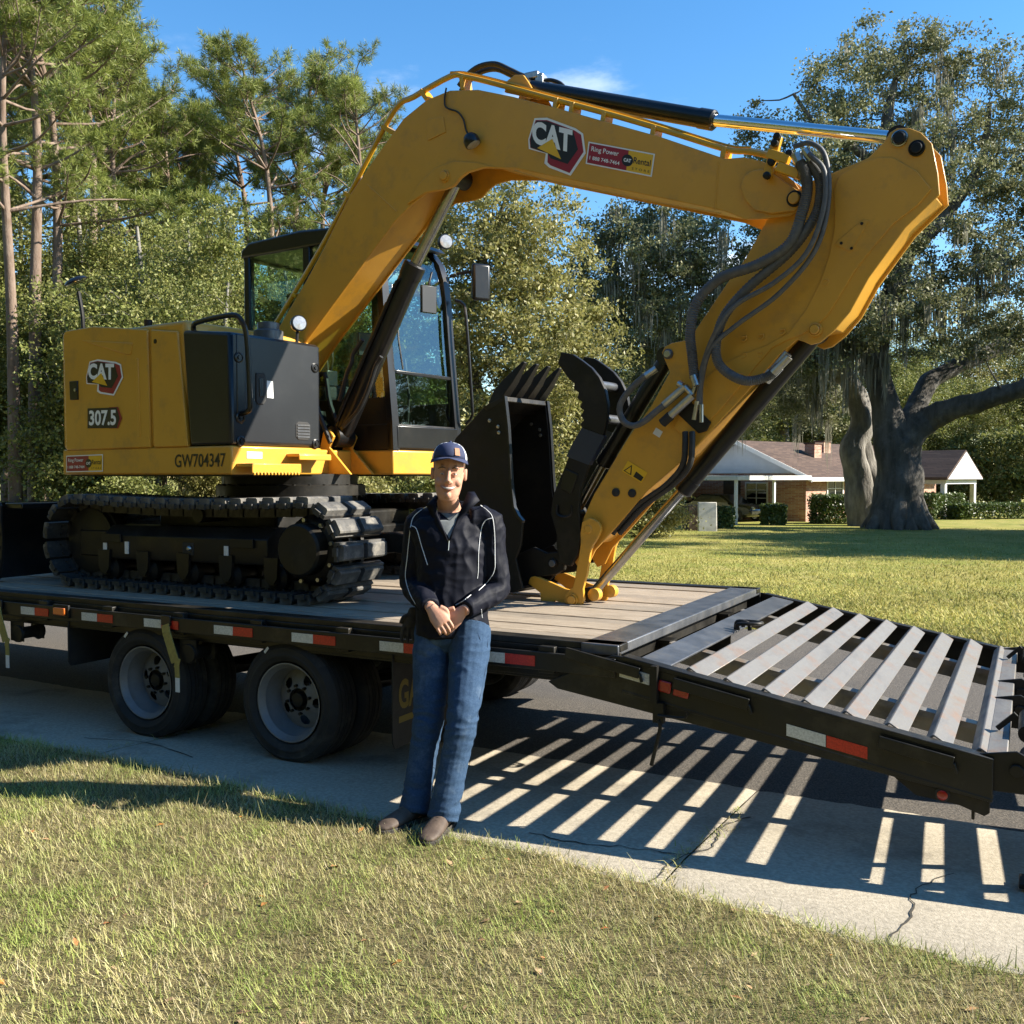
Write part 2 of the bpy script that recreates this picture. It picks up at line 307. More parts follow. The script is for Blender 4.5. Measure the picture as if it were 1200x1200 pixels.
def sheet(name, xs, ys, lift, m, kind='structure', edge=None):
    X, Y = np.meshgrid(xs, ys); Y2 = Y.copy()
    Z = gz(X, Y2) + lift; v = np.stack([X, Y2, Z], -1).reshape(-1, 3); nx = len(xs)
    f = [i for r in range(len(ys) - 1) for c in range(nx - 1) for i in (r * nx + c, r * nx + c + 1, (r + 1) * nx + c + 1, (r + 1) * nx + c)]
    o = link(name, raw_mesh(name, v, f, 4, m, smooth=True)); o['kind'] = kind; return o
sheet('ground', np.unique(np.concatenate([np.linspace(-700, 700, 29), np.linspace(-40, 40, 41)])), np.unique(np.concatenate([np.linspace(-300, 900, 25), np.array([3.9, 6.2, 9.5]), np.linspace(-4, 60, 65)])), -0.035, 'lawn')
def lawn_edge(x): return np.interp(x, [-14, -4.4, -3.4, -2.6, -1.8, -1.2, -0.5, 0.2, 6], [3.80, 3.77, 3.74, 3.66, 3.66, 3.57, 3.50, 3.49, 3.45])
def front_lawn():
    xs = np.arange(-12, 6.01, 0.1); ys = np.linspace(-8, 0, 9); rows = []
    e = lawn_edge(xs) + RNG.normal(0, 0.012, len(xs))
    V = [(x, y, 0.014) for y in (-8, -2, 0, 1.5, 2.5, 3.2) for x in xs] + [(x, ee - 0.03, 0.012) for x, ee in zip(xs, e)] + [(x, ee, -0.03) for x, ee in zip(xs, e)]
    n = len(xs); f = [i for r in range(7) for c in range(n - 1) for i in (r * n + c, r * n + c + 1, (r + 1) * n + c + 1, (r + 1) * n + c)]
    o = link('front_lawn', raw_mesh('front_lawn', V, f, 4, 'turf', smooth=True)); o['kind'] = 'structure'
front_lawn()
road = sheet('road', np.arange(-60, 60.1, 1.5), np.array([4.9, 5.3, 5.7, 6.2, 7, 8, 9, 9.5, 10.5, 11.2]), -0.006, 'asphalt')
walk = empty('pavement', (0, 4.3, 0)); walk['kind'] = 'structure'
JX = [-15.2, -11.65, -8.2, -4.72, -1.26, 2.2, 5.7]
for a, b in zip(JX[:-1], JX[1:]):
    xs = np.linspace(a + 0.0035, b - 0.0035, 60); jit = RNG.normal(0, 0.018, len(xs)).cumsum() * 0.25; jit -= np.linspace(jit[0], jit[-1], len(xs))
    V = []; 
    for y, dz in ((3.36, -0.03), (3.4, 0.0), (3.9, 0.0), (4.4, 0.0), (4.8, 0.0), (5.11, 0.0), (5.13, -0.03)):
        for k, x in enumerate(xs):
            yy = y + (jit[k] + RNG.normal(0, 0.006) if y > 5 else 0); edge = -0.006 if k in (0, len(xs) - 1) else 0
            V.append((x, yy - 4.3, float(gz(x, yy)) + 0.004 + dz + edge))
    n = len(xs); f = [i for r in range(6) for c in range(n - 1) for i in (r * n + c, r * n + c + 1, (r + 1) * n + c + 1, (r + 1) * n + c)]
    link('slab', raw_mesh('slab', V, f, 4, 'concrete', smooth=True), walk)
# dark joint bed under the slabs' gaps and one winding crack with grass in it
mb = MB()
for x0, pts in ((0, [(-1.30, 3.62), (-1.27, 3.9), (-1.20, 4.15), (-1.24, 4.4), (-1.17, 4.62)]), (1, [(-0.42, 3.5), (-0.36, 3.75), (-0.38, 4.0), (-0.27, 4.3)]), (2, [(-1.95, 3.86), (-1.75, 3.84), (-1.5, 3.90), (-1.28, 3.92)]), (3, [(-5.1, 4.0), (-4.7, 4.12), (-4.2, 4.02)])):
    P = catmull([(x, y, 0) for x, y in pts], 6); P = [np.array((p[0] + random.uniform(-.012, .012), p[1] + random.uniform(-.012, .012), float(gz(p[0], p[1])) + 0.0075)) for p in P]
    for p, q in zip(P[:-1], P[1:]):
        d = q - p; nrm = np.array((-d[1], d[0], 0)); nrm /= np.linalg.norm(nrm); wdt = random.uniform(.002, .005); mb.add([p - nrm * wdt, q - nrm * wdt, q + nrm * wdt, p + nrm * wdt], [(0, 1, 2, 3)])
MATS['crack'] = mat('crack', (0.05, 0.045, 0.035), rough=1.0)
link('crack', mb.mesh('crack', (0, 4.3, 0), fix=False), walk, 'crack')

def blades(name, P, length, width, m, tilt=(0.4, 1.62), two=True, rng=RNG):
    n = len(P); az = rng.uniform(0, 2 * math.pi, n); tl = rng.uniform(*tilt, n); ln = length * (0.4 + rng.gamma(2.0, 0.3, n)); wd = width * rng.uniform(0.6, 1.3, n)
    dh = np.stack([np.cos(az), np.sin(az)], -1); sd_ = np.stack([-dh[:, 1], dh[:, 0], np.zeros(n)], -1) * (wd / 2)[:, None]
    mid = P + np.concatenate([dh * (np.sin(tl * 0.6) * ln * 0.55)[:, None], (np.cos(tl * 0.6) * ln * 0.55)[:, None]], -1)
    tip = mid + np.concatenate([dh * (np.sin(tl * 1.15) * ln * 0.45)[:, None], (np.cos(tl * 1.15) * ln * 0.45)[:, None]], -1)
    if two:
        V = np.stack([P - sd_, P + sd_, mid + sd_ * 0.8, mid - sd_ * 0.8, tip + sd_ * 0.12, tip - sd_ * 0.12], 1).reshape(-1, 3)
        b = (np.arange(n) * 6)[:, None]; Fi = np.concatenate([b + np.array([0, 1, 2, 3]), b + np.array([3, 2, 4, 5])], 1).ravel()
    else:
        V = np.stack([P - sd_, P + sd_, tip + sd_ * 0.25, tip - sd_ * 0.25], 1).reshape(-1, 3); Fi = np.arange(4 * n)
    o = link(name, raw_mesh(name, V, Fi, 4, m)); o['kind'] = 'stuff'; return o
n = 400000
# denser toward the camera's side where single blades show
xy = np.stack([RNG.uniform(-6.6, 1.2, n), RNG.uniform(1.3, 3.85, n)], -1)
clump = np.sin(xy[:, 0] * 9.1 + np.sin(xy[:, 1] * 7)) * np.sin(xy[:, 1] * 11.3 + np.cos(xy[:, 0] * 5)) 
keep = (xy[:, 1] < lawn_edge(xy[:, 0]) + RNG.normal(0, 0.028, n)) & (RNG.uniform(0, 1, n) < 0.80 + 0.2 * clump) & (xy[:, 1] > 1.15 - xy[:, 0] * 0.32 - 0.4)
xy = xy[keep]; P = np.concatenate([xy, np.full((len(xy), 1), 0.008)], -1)
tag(blades('lawn_grass', P, 0.033, 0.0036, 'grass_blades', tilt=(0.55, 1.55), two=False), 'short straw and green lawn grass in front of the trailer', 'grass')
n = 110000
u = RNG.uniform(0, 1, n); dd = 9.5 / (1 - u * (1 - 9.5 / 42)); pxs = RNG.uniform(520, 1290, n)
P = np.stack([dd * ((pxs - 600) / F_PX * math.cos(YAW) - math.sin(YAW)), dd * ((pxs - 600) / F_PX * math.sin(YAW) + math.cos(YAW)), np.zeros(n)], -1)
P = P[P[:, 1] > 11.3]; P[:, 2] = gz(P[:, 0], P[:, 1]) - 0.03
tag(blades('yard_grass', P, 0.045, 0.022, 'far_blades', tilt=(0.5, 1.5), two=False), 'sunlit yellow green grass of the yard behind the trailer', 'grass')
# dry grass caught in the slab joints
q = []
for jx, k in ((-1.25, 260), (-4.72, 120), (2.2, 60)):
    for _ in range(k): y = random.uniform(3.55, 4.75); q.append((jx + random.gauss(0, .022) + .03 * math.sin(y * 6), y, float(gz(jx, y)) + .004))
tag(blades('joint_grass', np.array(q), 0.03, 0.0035, 'grass_blades', tilt=(1.1, 1.65)), 'dry grass caught in the joints of the pavement', 'grass')
# fallen leaves
V = []; Fi = []
for k in range(150):
    if k == 0: p = atZ(393, 1016, 0.02)
    else:
        x = random.uniform(-5.2, 0.4); y = random.uniform(1.5, float(lawn_edge(x)) - 0.02); p = np.array((x, y, 0.02))
    a = random.uniform(0, 6.28); s_ = random.uniform(0.010, 0.024) * (1.3 if k == 0 else 1); tx = random.uniform(-.5, .5)
    for cx, cy, cz in ((-1, 0, 0), (-.2, -.5, .25), (1, 0, .1), (-.1, .5, .3)):
        V.append((p[0] + s_ * (cx * math.cos(a) - cy * math.sin(a)), p[1] + s_ * (cx * math.sin(a) + cy * math.cos(a)), p[2] + s_ * (cz + tx * cx)))
    Fi += [4 * k, 4 * k + 1, 4 * k + 2, 4 * k + 3]
o = link('fallen_leaves', raw_mesh('fallen_leaves', V, Fi, 4, 'dead_leaf')); tag(o, 'small dry leaves scattered over the front lawn', 'leaves', kind='stuff')
# ================================================================== THE TRAILER
DZ = 0.795                                           # deck height
YN, YF = 4.19, 6.98                                  # near and far side of the bed
XR = -1.69                                           # rear end of the flat bed
TR = empty('flatbed_trailer', (-4.2, 5.6, 0))
tag(TR, 'black flatbed equipment trailer with wooden deck and sloping slatted rear ramp', 'trailer')
XL = -9.6
wy = np.linspace(YN + 0.17, YF - 0.17, 14)
for k in range(13):                                   # boards run along the bed, with gaps
    mb = MB(); a, b = wy[k] + 0.007, wy[k + 1] - 0.006; dz = random.uniform(-0.006, 0.004)
    mb.box(((XL + XR - 0.20) / 2, (a + b) / 2, DZ - 0.02 + dz), (XR - 0.20 - XL, b - a, 0.04))
    mb.build('plank', 'wood' if k % 3 else 'wood_dark', TR, bevel=0.005, seg=1)
mb = MB(); mb.box((XR - 0.10, 5.585, DZ - 0.012), (0.19, YF - YN - 0.1, 0.05)); mb.build('end_plate', 'grey_steel', TR, bevel=0.006)
for y, s in ((YN, 1), (YF, -1)):
    mb = MB()
    mb.box(((XL + XR) / 2, y + s * 0.115, DZ - 0.004), (XR - XL, 0.10, 0.034))          # top flange beside the boards
    mb.box(((XL + XR) / 2, y + s * 0.07, DZ - 0.095), (XR - XL, 0.02, 0.15))            # web
    mb.box(((XL + XR) / 2, y + s * 0.11, DZ - 0.175), (XR - XL, 0.09, 0.016))
    mb.build('side_rail', 'trailer_paint', TR, bevel=0.004)
    mb = MB(); mb.box(((XL + XR) / 2, y + s * 0.008, DZ - 0.085), (XR - XL, 0.016, 0.088)); mb.build('rub_rail', 'trailer_paint', TR, bevel=0.004)
    x = -2.05
    while x > XL:
        mb = MB(); mb.box((x, y + s * 0.036, DZ - 0.08), (0.085, 0.044, 0.13)); mb.build('stake_pocket', 'trailer_paint', TR, bevel=0.004); x -= 0.61
# conspicuity tape on the rub rail, white then red
def tape(x0, x1, z0, z1, m, y=YN - 0.0025, lean=0.0):
    mb = MB(); mb.box(((x0 + x1) / 2, y, (z0 + z1) / 2), (x1 - x0, 0.003, z1 - z0), Matrix.Rotation(lean, 3, 'Y')); mb.build('reflector_tape', m, TR)
for pl, pm, pr in ((25, 41, 57), (96, 114, 132), (169, 189, 209), (251, 273, 296), (342, 367, 393), (445, 473, 500), (532, 592, 627)):
    a, b, c = (float(atY(p, 715, YN)[0]) for p in (pl, pm, pr)); tape(max(a, b - .16), b - 0.001, DZ - 0.112, DZ - 0.062, 'tape_white'); tape(b + 0.001, c, DZ - 0.112, DZ - 0.062, 'tape_red')
# amber marker lamp
p = atY(73, 716, YN); mb = MB(); mb.box((p[0], YN - 0.006, p[2]), (0.15, 0.02, 0.085)); lb = mb.build('lamp_housing', 'black_steel', TR, bevel=0.006)
mb = MB(); mb.box((p[0], YN - 0.022, p[2]), (0.11, 0.016, 0.048)); mb.build('marker_lamp', 'lamp_amber', lb, bevel=0.007, seg=3)
# frame below the boards
mb = MB()
for y in (5.02, 6.15):
    mb.box(((XL + XR) / 2, y, 0.585), (XR - XL, 0.012, 0.27)); mb.box(((XL + XR) / 2, y, 0.715), (XR - XL, 0.12, 0.014)); mb.box(((XL + XR) / 2, y, 0.452), (XR - XL, 0.12, 0.014))
mb.build('main_beam', 'black_steel', TR)
x = XR - 0.1
while x > XL:
    mb = MB(); mb.box((x, 5.585, DZ - 0.085), (0.05, YF - YN - 0.3, 0.075)); mb.build('cross_member', 'black_steel', TR); x -= 0.45
# wheels ----------------------------------------------------------
TYR = 0.345
def tyre_mesh():
    mb = MB(); w2 = 0.108
    prof = [(-w2 * .62, .225), (-w2 * .9, .24), (-w2 * 1.03, .262), (-w2 * 1.07, .268), (-w2 * 1.07, .276), (-w2 * 1.04, .281), (-w2 * 1.02, .306), (-w2 * 1.04, .311), (-w2 * .98, .318), (-w2 * .86, .336), (-w2 * .74, TYR)]
    for a in (-.46, -.42): pass
    g = [(-.74, TYR), (-.47, TYR + .001), (-.46, TYR - .009), (-.40, TYR - .009), (-.39, TYR + .001), (-.13, TYR + .001), (-.12, TYR - .009), (-.06, TYR - .009), (-.05, TYR + .001)]
    prof += [(a * w2, r) for a, r in g[1:]] + [(-a * w2, r) for a, r in g[::-1][:-1]]
    prof += [(w2 * .74, TYR), (w2 * .86, .336), (w2 * 1.0, .315), (w2 * 1.05, .275), (w2 * .9, .24), (w2 * .62, .225)]
    n = 56; k = len(prof)
    vs = [(r * math.cos(2 * math.pi * j / n), a, r * math.sin(2 * math.pi * j / n)) for a, r in prof for j in range(n)]
    mb.add(vs, [(i * n + j, i * n + (j + 1) % n, (i + 1) * n + (j + 1) % n, (i + 1) * n + j) for i in range(k - 1) for j in range(n)])
    for j in range(3):
        pass
    return mb.mesh('tyre', angle=28)
def ring(mb, prof, n=40):
    k = len(prof); vs = [(r * math.cos(2 * math.pi * j / n), a, r * math.sin(2 * math.pi * j / n)) for a, r in prof for j in range(n)]
    return mb.add(vs, [(i * n + j, i * n + (j + 1) % n, (i + 1) * n + (j + 1) % n, (i + 1) * n + j) for i in range(k - 1) for j in range(n)])
def rim_mesh(outer):                                  # y negative = outer side
    mb = MB(); ring(mb, [(-.086, .214), (-.094, .226), (-.094, .219), (-.075, .206), (-.06, .195), (-.03, .193), (0.0, .176), (.06, .172), (.085, .205), (.09, .224)])
    n = 80; D = .045; radii = list(np.linspace(.176, .066, 13)); HC_ = [(.120 * math.cos(t), .120 * math.sin(t)) for t in np.arange(5) * 2 * math.pi / 5]
    vs = [(r * math.cos(2 * math.pi * j / n), D - (.176 - r) * .45, r * math.sin(2 * math.pi * j / n)) for r in radii for j in range(n)]
    def solid_(i, j):
        r = (radii[i] + radii[i + 1]) / 2; t = 2 * math.pi * (j + .5) / n; return all(math.hypot(r * math.cos(t) - x, r * math.sin(t) - y) > .029 for x, y in HC_)
    fs = [(i * n + j, i * n + (j + 1) % n, (i + 1) * n + (j + 1) % n, (i + 1) * n + j) for i in range(len(radii) - 1) for j in range(n) if solid_(i, j)]
    mb.add(vs, fs); return mb.mesh('rim', angle=30)
def hub_mesh():
    mb = MB(); mb.lathe((0, .06, 0), (0, -1, 0), [(0, .066), (.035, .066), (.04, .045), (.075, .04), (.08, .03), (.08, .0)], 20)
    for k in range(8):
        a = 2 * math.pi * k / 8; c = (.080 * math.cos(a), .0, .080 * math.sin(a)); mb.cyl((c[0], .02, c[2]), (c[0], -.018, c[2]), .009, 6)
    return mb.mesh('hub')
TM, RM, HM = tyre_mesh(), rim_mesh(True), hub_mesh()
for me, m in ((TM, 'tyre'), (RM, 'rim_grey'), (HM, 'black_steel')): me.materials.append(MATS[m])
XW = (-4.83, -3.69)
for x in XW:
    for y, flip in ((YN + .155, 0), (YN + .405, 1), (YF - .405, 0), (YF - .155, 1)):
        z = TYR + float(gz(x, y)) - 0.004
        wh = empty('wheel', (0, 0, 0)); wh.parent = TR; wh.location = (x + 4.2, y - 5.6, z); wh.rotation_euler = (0, random.uniform(0, 6.28), math.pi * flip)
        for nm, me in (('tyre', TM), ('rim', RM), ('hub', HM)):
            link(nm, me, wh)
    tg = MB(); a_ = 2.05; tg.box((x + .298 * math.cos(a_), YN + .155 - .114, TYR + .298 * math.sin(a_)), (.04, .004, .014), Matrix.Rotation(-(a_ - 1.2), 3, 'Y')); tg.build('tyre_label', 'white_label', TR)
    mb = MB(); mb.cyl((x, YN + .2, TYR - .02), (x, YF - .2, TYR - .12), .06, 12); mb.build('axle', 'black_steel', TR)
    for y in (5.02, 6.15):
        mb = MB(); mb.tube([(x - .42, y, .44), (x - .2, y, .36), (x, y, .33), (x + .2, y, .36), (x + .42, y, .44)], .028, 6, smooth=4); mb.build('leaf_spring', 'black_steel', TR)
for y0, y1 in ((YN + .04, YN + .56), (YF - .56, YF - .04)):
    mb = MB(); mb.box((-4.17, (y0 + y1) / 2, .70), (2.0, y1 - y0, .006)); mb.build('fender', 'black_steel', TR)
# mud flaps, the rear one lettered
for x, z0 in ((-2.97, .15), (-5.52, .36)):
    for y0 in (YN + .05, YF - .62):
        mb = MB(); yo = [(y0 + .02, z0), (y0 + .55, z0), (y0 + .57, z0 + .03), (y0 + .57, .66), (y0, .66), (y0, z0 + .03)]
        f = mb.prism(yo, lambda p, q, t: (t, p, q), x - .005, x + .005).build('mud_flap', 'rubber', TR, bevel=0.003)
        if x > -3 and y0 < 5:
            pl = Plane((x + .0065, y0, 0), (0, 1, 0), (0, 0, 1)); t = MB(); pl.text(t, 'gator', .05, z0 + .20, .47, .16, .001); pl.poly(t, [(.05, z0 + .13), (.52, z0 + .13), (.52, z0 + .165), (.05, z0 + .165)], .001)
            flat(t, 'lettering', 'flap_yellow', f)
# strap winches on the near rail
for px in (28, 226):
    x = float(atY(px - 6, 740, YN + .06)[0]); wn = MB()
    for dy in (-.075, .075): wn.box((x + .05, YN + .09 + dy, DZ - .235), (.13, .008, .13))
    wn.lathe((x + .06, YN - .0, DZ - .25), (0, 1, 0), [(0, .055), (.02, .06), (.03, .04), (.15, .04), (.16, .06), (.18, .055)], 16)
    wp = wn.build('strap_winch', 'black_steel', TR)
    st = MB(); p0 = np.array((x - .10, YN - .012, DZ - .095))
    def ribbon(pts, wdt):
        for a, b in zip(pts[:-1], pts[1:]): st.bar(a, b, wdt, .006, up=(0, 1, 0))
    ribbon([(x - .10, YN - .02, DZ - .085), (x - .085, YN - .026, DZ - .13), (x - .01, YN - .03, DZ - .30), (x + .02, YN - .028, DZ - .31)], .062); ribbon([(x + .0, YN - .028, DZ - .30), (x + .005, YN - .028, DZ - .40)], .035)
    st.build('strap', 'strap', wp)
    hk = MB(); hk.box((x - .10, YN - .012, DZ - .06), (.075, .016, .06)); hk.build('hook', 'black_gloss', wp, bevel=.004)
    tg = MB(); tg.box((x + .006, YN - .03, DZ - .435), (.034, .003, .085)); tg.build('tag', 'white_label', wp)
# sloping tail --------------------------------------------------
SL = math.atan2(0.5 - 0.766, -0.118 + 1.634)         # about -10 degrees
def rz(x): return 0.766 + (x + 1.634) * math.tan(SL)
TX = -0.12                                            # end of the tail
for y, s in ((YN, 1), (YF, -1)):
    mb = MB()
    prof = [(XR - .02, DZ - .005), (XR + .05, DZ - .008), (TX, rz(TX) + .012), (TX, rz(TX) - .150), (XR - .3, DZ - .19), (XR - .35, DZ - .16)]
    mb.prism([(p, q - .022) for p, q in prof], lambda p, q, t: (p, t, q), y + s * .012, y + s * .028)
    mb.bar((XR + .03, y + s * .045, rz(XR + .03) - .012), (TX, y + s * .045, rz(TX) - .012), .07, .024)
    mb.bar((XR + .03, y + s * .045, rz(XR + .03) - .165), (TX, y + s * .045, rz(TX) - .165), .07, .016)
    mb.build('tail_side_beam', 'trailer_paint', TR, bevel=.004)
    for a, b in ((XR - .25, XR + .12), (XR + .28, XR + .62), (TX - .42, TX - .14)):
        mb = MB(); mb.bar((a, y - s * .004, rz(a) - .055), (b, y - s * .004, rz(b) - .055), .014, .05)
        mb.bar((b, y - s * .004, rz(b) - .055), (b + .012, y - s * .004, rz(b) - .095), .016, .012); mb.build('guard_strip', 'trailer_paint', TR, bevel=.003)
ys0, ys1 = YN + .075, YF - .075
for k in range(9):
    x = -1.530 + .1705 * k; z = rz(x) + .012
    mb = MB(); hw, hh = (.060, .036)
    if k == 0:
        mb.bar((x, ys0, z - .025), (x, ys1, z - .025), .145, .012, up=(math.sin(-SL), 0, math.cos(SL))); mb.build('tread_plate', 'grey_steel', TR, bevel=.003); continue
    rot = Matrix.Rotation(-SL, 3, 'Y')
    prof = [(-.010, 0), (-.002, .003), (.067, -.034), (.063, -.041), (-.002, -.005), (-.034, -.039), (-.040, -.034)]
    vs = []
    mb.prism(prof, lambda p, q, t, x=x, z=z: (x + p + .0, t, z + q + p * math.tan(SL) * .4), ys0 + random.uniform(0, .006), ys1 - random.uniform(0, .006))
    mb.build('slat', 'worn_steel', TR, bevel=.002, seg=1)
for y in (4.98, 6.40):
    mb = MB(); mb.bar((XR, y, rz(XR) - .075), (TX, y, rz(TX) - .075), .075, .03); mb.bar((XR, y, rz(XR) - .12), (TX, y, rz(TX) - .12), .012, .08); mb.build('tail_beam', 'worn_steel', TR)
mb = MB(); mb.bar((TX + .01, ys0 - .04, rz(TX) - .02), (TX + .01, ys1 + .04, rz(TX) - .02), .075, .06); mb.build('tail_end_beam', 'worn_steel', TR, bevel=.005)
mb = MB(); mb.bar((TX - .07, ys0 - .03, rz(TX) - .19), (TX - .07, ys1 + .03, rz(TX) - .19), .012, .14)
mb.prism([(TX - .36, .37), (TX - .28, .31), (TX - .12, .295), (TX - .03, .265), (TX - .01, .28), (TX - .01, .40), (TX - .36, .40)], lambda p, q, t: (p, t, q), YN + .03, YN + .05); bump_ = mb.build('bumper', 'black_steel', TR, bevel=.003)
mb = MB(); mb.cyl((TX - .18, YN + .035, .330), (TX - .18, YN + .018, .330), .028, 16); l_ = mb.build('lamp_ring', 'rubber', TR); mb = MB(); mb.lathe((TX - .18, YN + .018, .330), (0, -1, 0), [(0, .02), (.006, .02), (.009, .014)], 14); mb.build('tail_lamp', 'lamp_red', l_)
# D ring on the tread plate
mb = MB(); a = np.array((-1.44, 5.45, rz(-1.44) + .01)); mb.tube([a + (0, -.05, 0), a + (.0, -.06, .03), a + (.10, -.03, .035), a + (.10, .05, .03), a + (0, .06, .03), a + (0, .05, 0)], .011, 8, smooth=4); mb.tube([a + (-.03, 0, -.01), a + (-.02, .0, .035), a + (.04, 0, .03), a + (.05, 0, -.01)], .012, 8, smooth=4); mb.build('tie_ring', 'black_steel', TR)
# tapes and lamps on the tail's near side
def tail_tape(p0, p1, m, dz=-.11, h=.05):
    a, b = float(atY(*p0, YN)[0]), float(atY(*p1, YN)[0]); mb = MB(); y = YN + .0085
    vs = [(a, y, rz(a) + dz - h / 2), (b, y, rz(b) + dz - h / 2), (b, y, rz(b) + dz + h / 2), (a, y, rz(a) + dz + h / 2)]
    vs += [(q[0], q[1] + .002, q[2]) for q in vs]; mb.add(vs, [(0, 1, 2, 3), (7, 6, 5, 4), (0, 4, 5, 1), (1, 5, 6, 2), (2, 6, 7, 3), (3, 7, 4, 0)]); mb.build('reflector_tape', m, TR)
tail_tape((725, 795), (760, 805), 'tape_white', -.075); tail_tape((921, 860), (967, 872), 'tape_white', -.12); tail_tape((968, 872), (1016, 886), 'tape_red', -.12)
for q0, q1 in (((771, 808), (786, 812)), ((789, 812), (807, 817))):
    a, b = atY(*q0, YN), atY(*q1, YN); mb = MB(); mb.bar((a[0], YN + .004, rz(a[0]) - .085), (b[0], YN + .004, rz(b[0]) - .085), .012, .052); mb.build('side_lamp', 'lamp_red', TR, bevel=.005)
# latch with hanging pin and chain
x = float(atY(768, 800, YN)[0]); mb = MB(); mb.box((x, YN - .01, rz(x) - .085), (.03, .03, .17)); mb.box((x + .02, YN - .005, rz(x) - .21), (.05, .03, .09)); mb.tube([(x + .02, YN - .02, rz(x) - .24), (x + .03, YN - .02, rz(x) - .28), (x - .01, YN - .02, rz(x) - .45)], .009, 8, smooth=4)
mb.tube([(x + .02, YN - .02, rz(x) - .22), (x + .14, YN - .03, rz(x) - .215), (x + .16, YN - .03, rz(x) - .19)], .007, 6, smooth=4); mb.build('latch_pin', 'black_steel', TR)
# hinged loading ramps lowered to the road behind the tail
for y0, y1 in ((YN + .05, 5.40), (5.78, YF - .05)):
    rp_ = MB(); A = np.array((TX + .10, 0, rz(TX) - .03)); B = np.array((1.55, 0, .02))
    for y in (y0 + .03, y1 - .03): rp_.bar(A + (0, y, 0), B + (0, y, float(gz(0, y))), .06, .11)
    for k in range(10):
        t = (k + .5) / 10; c = A * (1 - t) + B * t; rp_.bar(c + (0, y0 + .05, .03), c + (0, y1 - .05, .03), .10, .012, up=(.28, 0, 1))
    rp_.build('loading_ramp', 'trailer_paint', TR, bevel=.004)
    for y in (y0 + .03, y1 - .03):
        hp = MB(); hp.prism([(TX - .03, rz(TX) - .13), (TX - .05, rz(TX) + .01), (TX + .08, rz(TX) + .035), (TX + .17, rz(TX) - .01), (TX + .2, rz(TX) - .13)], lambda p, q, t: (p, t, q), y - .05, y - .036)
        hp.cyl((TX + .08, y - .065, rz(TX) - .04), (TX + .08, y - .03, rz(TX) - .04), .026, 14); hp.build('hinge_plate', 'black_steel', TR, bevel=.003)
for y in (4.66, 6.5):
    sp_ = MB(); sp_.cyl((TX + .115, y - .12, rz(TX) + .03), (TX + .115, y + .22, rz(TX) + .03), .036, 16); sp_.bar((TX + .0, y - .02, rz(TX) + .02), (TX + .07, y - .02, rz(TX) + .09), .02, .02); sp_.build('lift_spring', 'black_steel', TR)
    sp_ = MB(); sp_.cyl((TX + .10, y - .16, rz(TX) - .04), (TX + .42, y + .0, .33), .028, 12); sp_.build('lift_strut', 'grey_steel', TR)
mb = MB(); mb.box((TX + .155, YN + .09, .165), (.035, .09, .30)); mb.box((TX + .155, YN + .09, .012), (.12, .12, .02)); mb.build('support_leg', 'black_steel', TR, bevel=.004)
# ================================================================== THE EXCAVATOR
C0 = np.array((-5.03, 5.86)); SW = R(6)               # slew centre; the house is slewed six degrees off the tracks
UX, VX = np.array((math.cos(SW), -math.sin(SW))), np.array((math.sin(SW), math.cos(SW)))
def HW(u, v, z): q = C0 + UX * u + VX * v; return np.array((q[0], q[1], z))
VN = (VX[0], VX[1], 0); UN = (UX[0], UX[1], 0); V3 = np.array(VN); U3 = np.array(UN)
def bp(px, py, v):                                     # point of the side plane v = const
    P = onplane(px, py, HW(0, v, 0), VN); return float(np.dot(P[:2] - C0, UX)), float(P[2])
def fp(px, py, u):                                     # point of the front plane u = const
    P = onplane(px, py, HW(u, 0, 0), UN); return float(np.dot(P[:2] - C0, VX)), float(P[2])
def trace(pts, v): return [bp(x, y, v) for x, y in pts]
def P3(px, py, v): u, z = bp(px, py, v); return HW(u, v, z)
side = lambda p, q, t: HW(p, t, q)
def inset(poly, d):                                    # shift every edge of a polygon inwards
    n = len(poly); A = sum(poly[i][0] * poly[(i + 1) % n][1] - poly[(i + 1) % n][0] * poly[i][1] for i in range(n)); s = 1 if A > 0 else -1; o = []
    for i in range(n):
        p0, p1, p2 = (np.array(poly[k % n]) for k in (i - 1, i, i + 1)); a = p1 - p0; b = p2 - p1
        n1 = np.array((-a[1], a[0])) / (np.linalg.norm(a) + 1e-9) * s; n2 = np.array((-b[1], b[0])) / (np.linalg.norm(b) + 1e-9) * s
        m = n1 + n2; m /= max(np.linalg.norm(m), 0.3); o.append(tuple(p1 + m * d / max(0.5, float(np.dot(m, n1)))))
    return o
def rounded(pts, k=3): q = catmull([(x, y, 0) for x, y in pts], k); return [(a[0], a[1]) for a in q]
EX = empty('excavator', (C0[0], C0[1], DZ)); EL = np.array((C0[0], C0[1], DZ))
tag(EX, 'yellow and black tracked excavator with boom and bucket folded over the trailer bed', 'excavator')
def part(mb, name, m, parent=None, **k): return mb.build(name, m, parent or EX, **k)

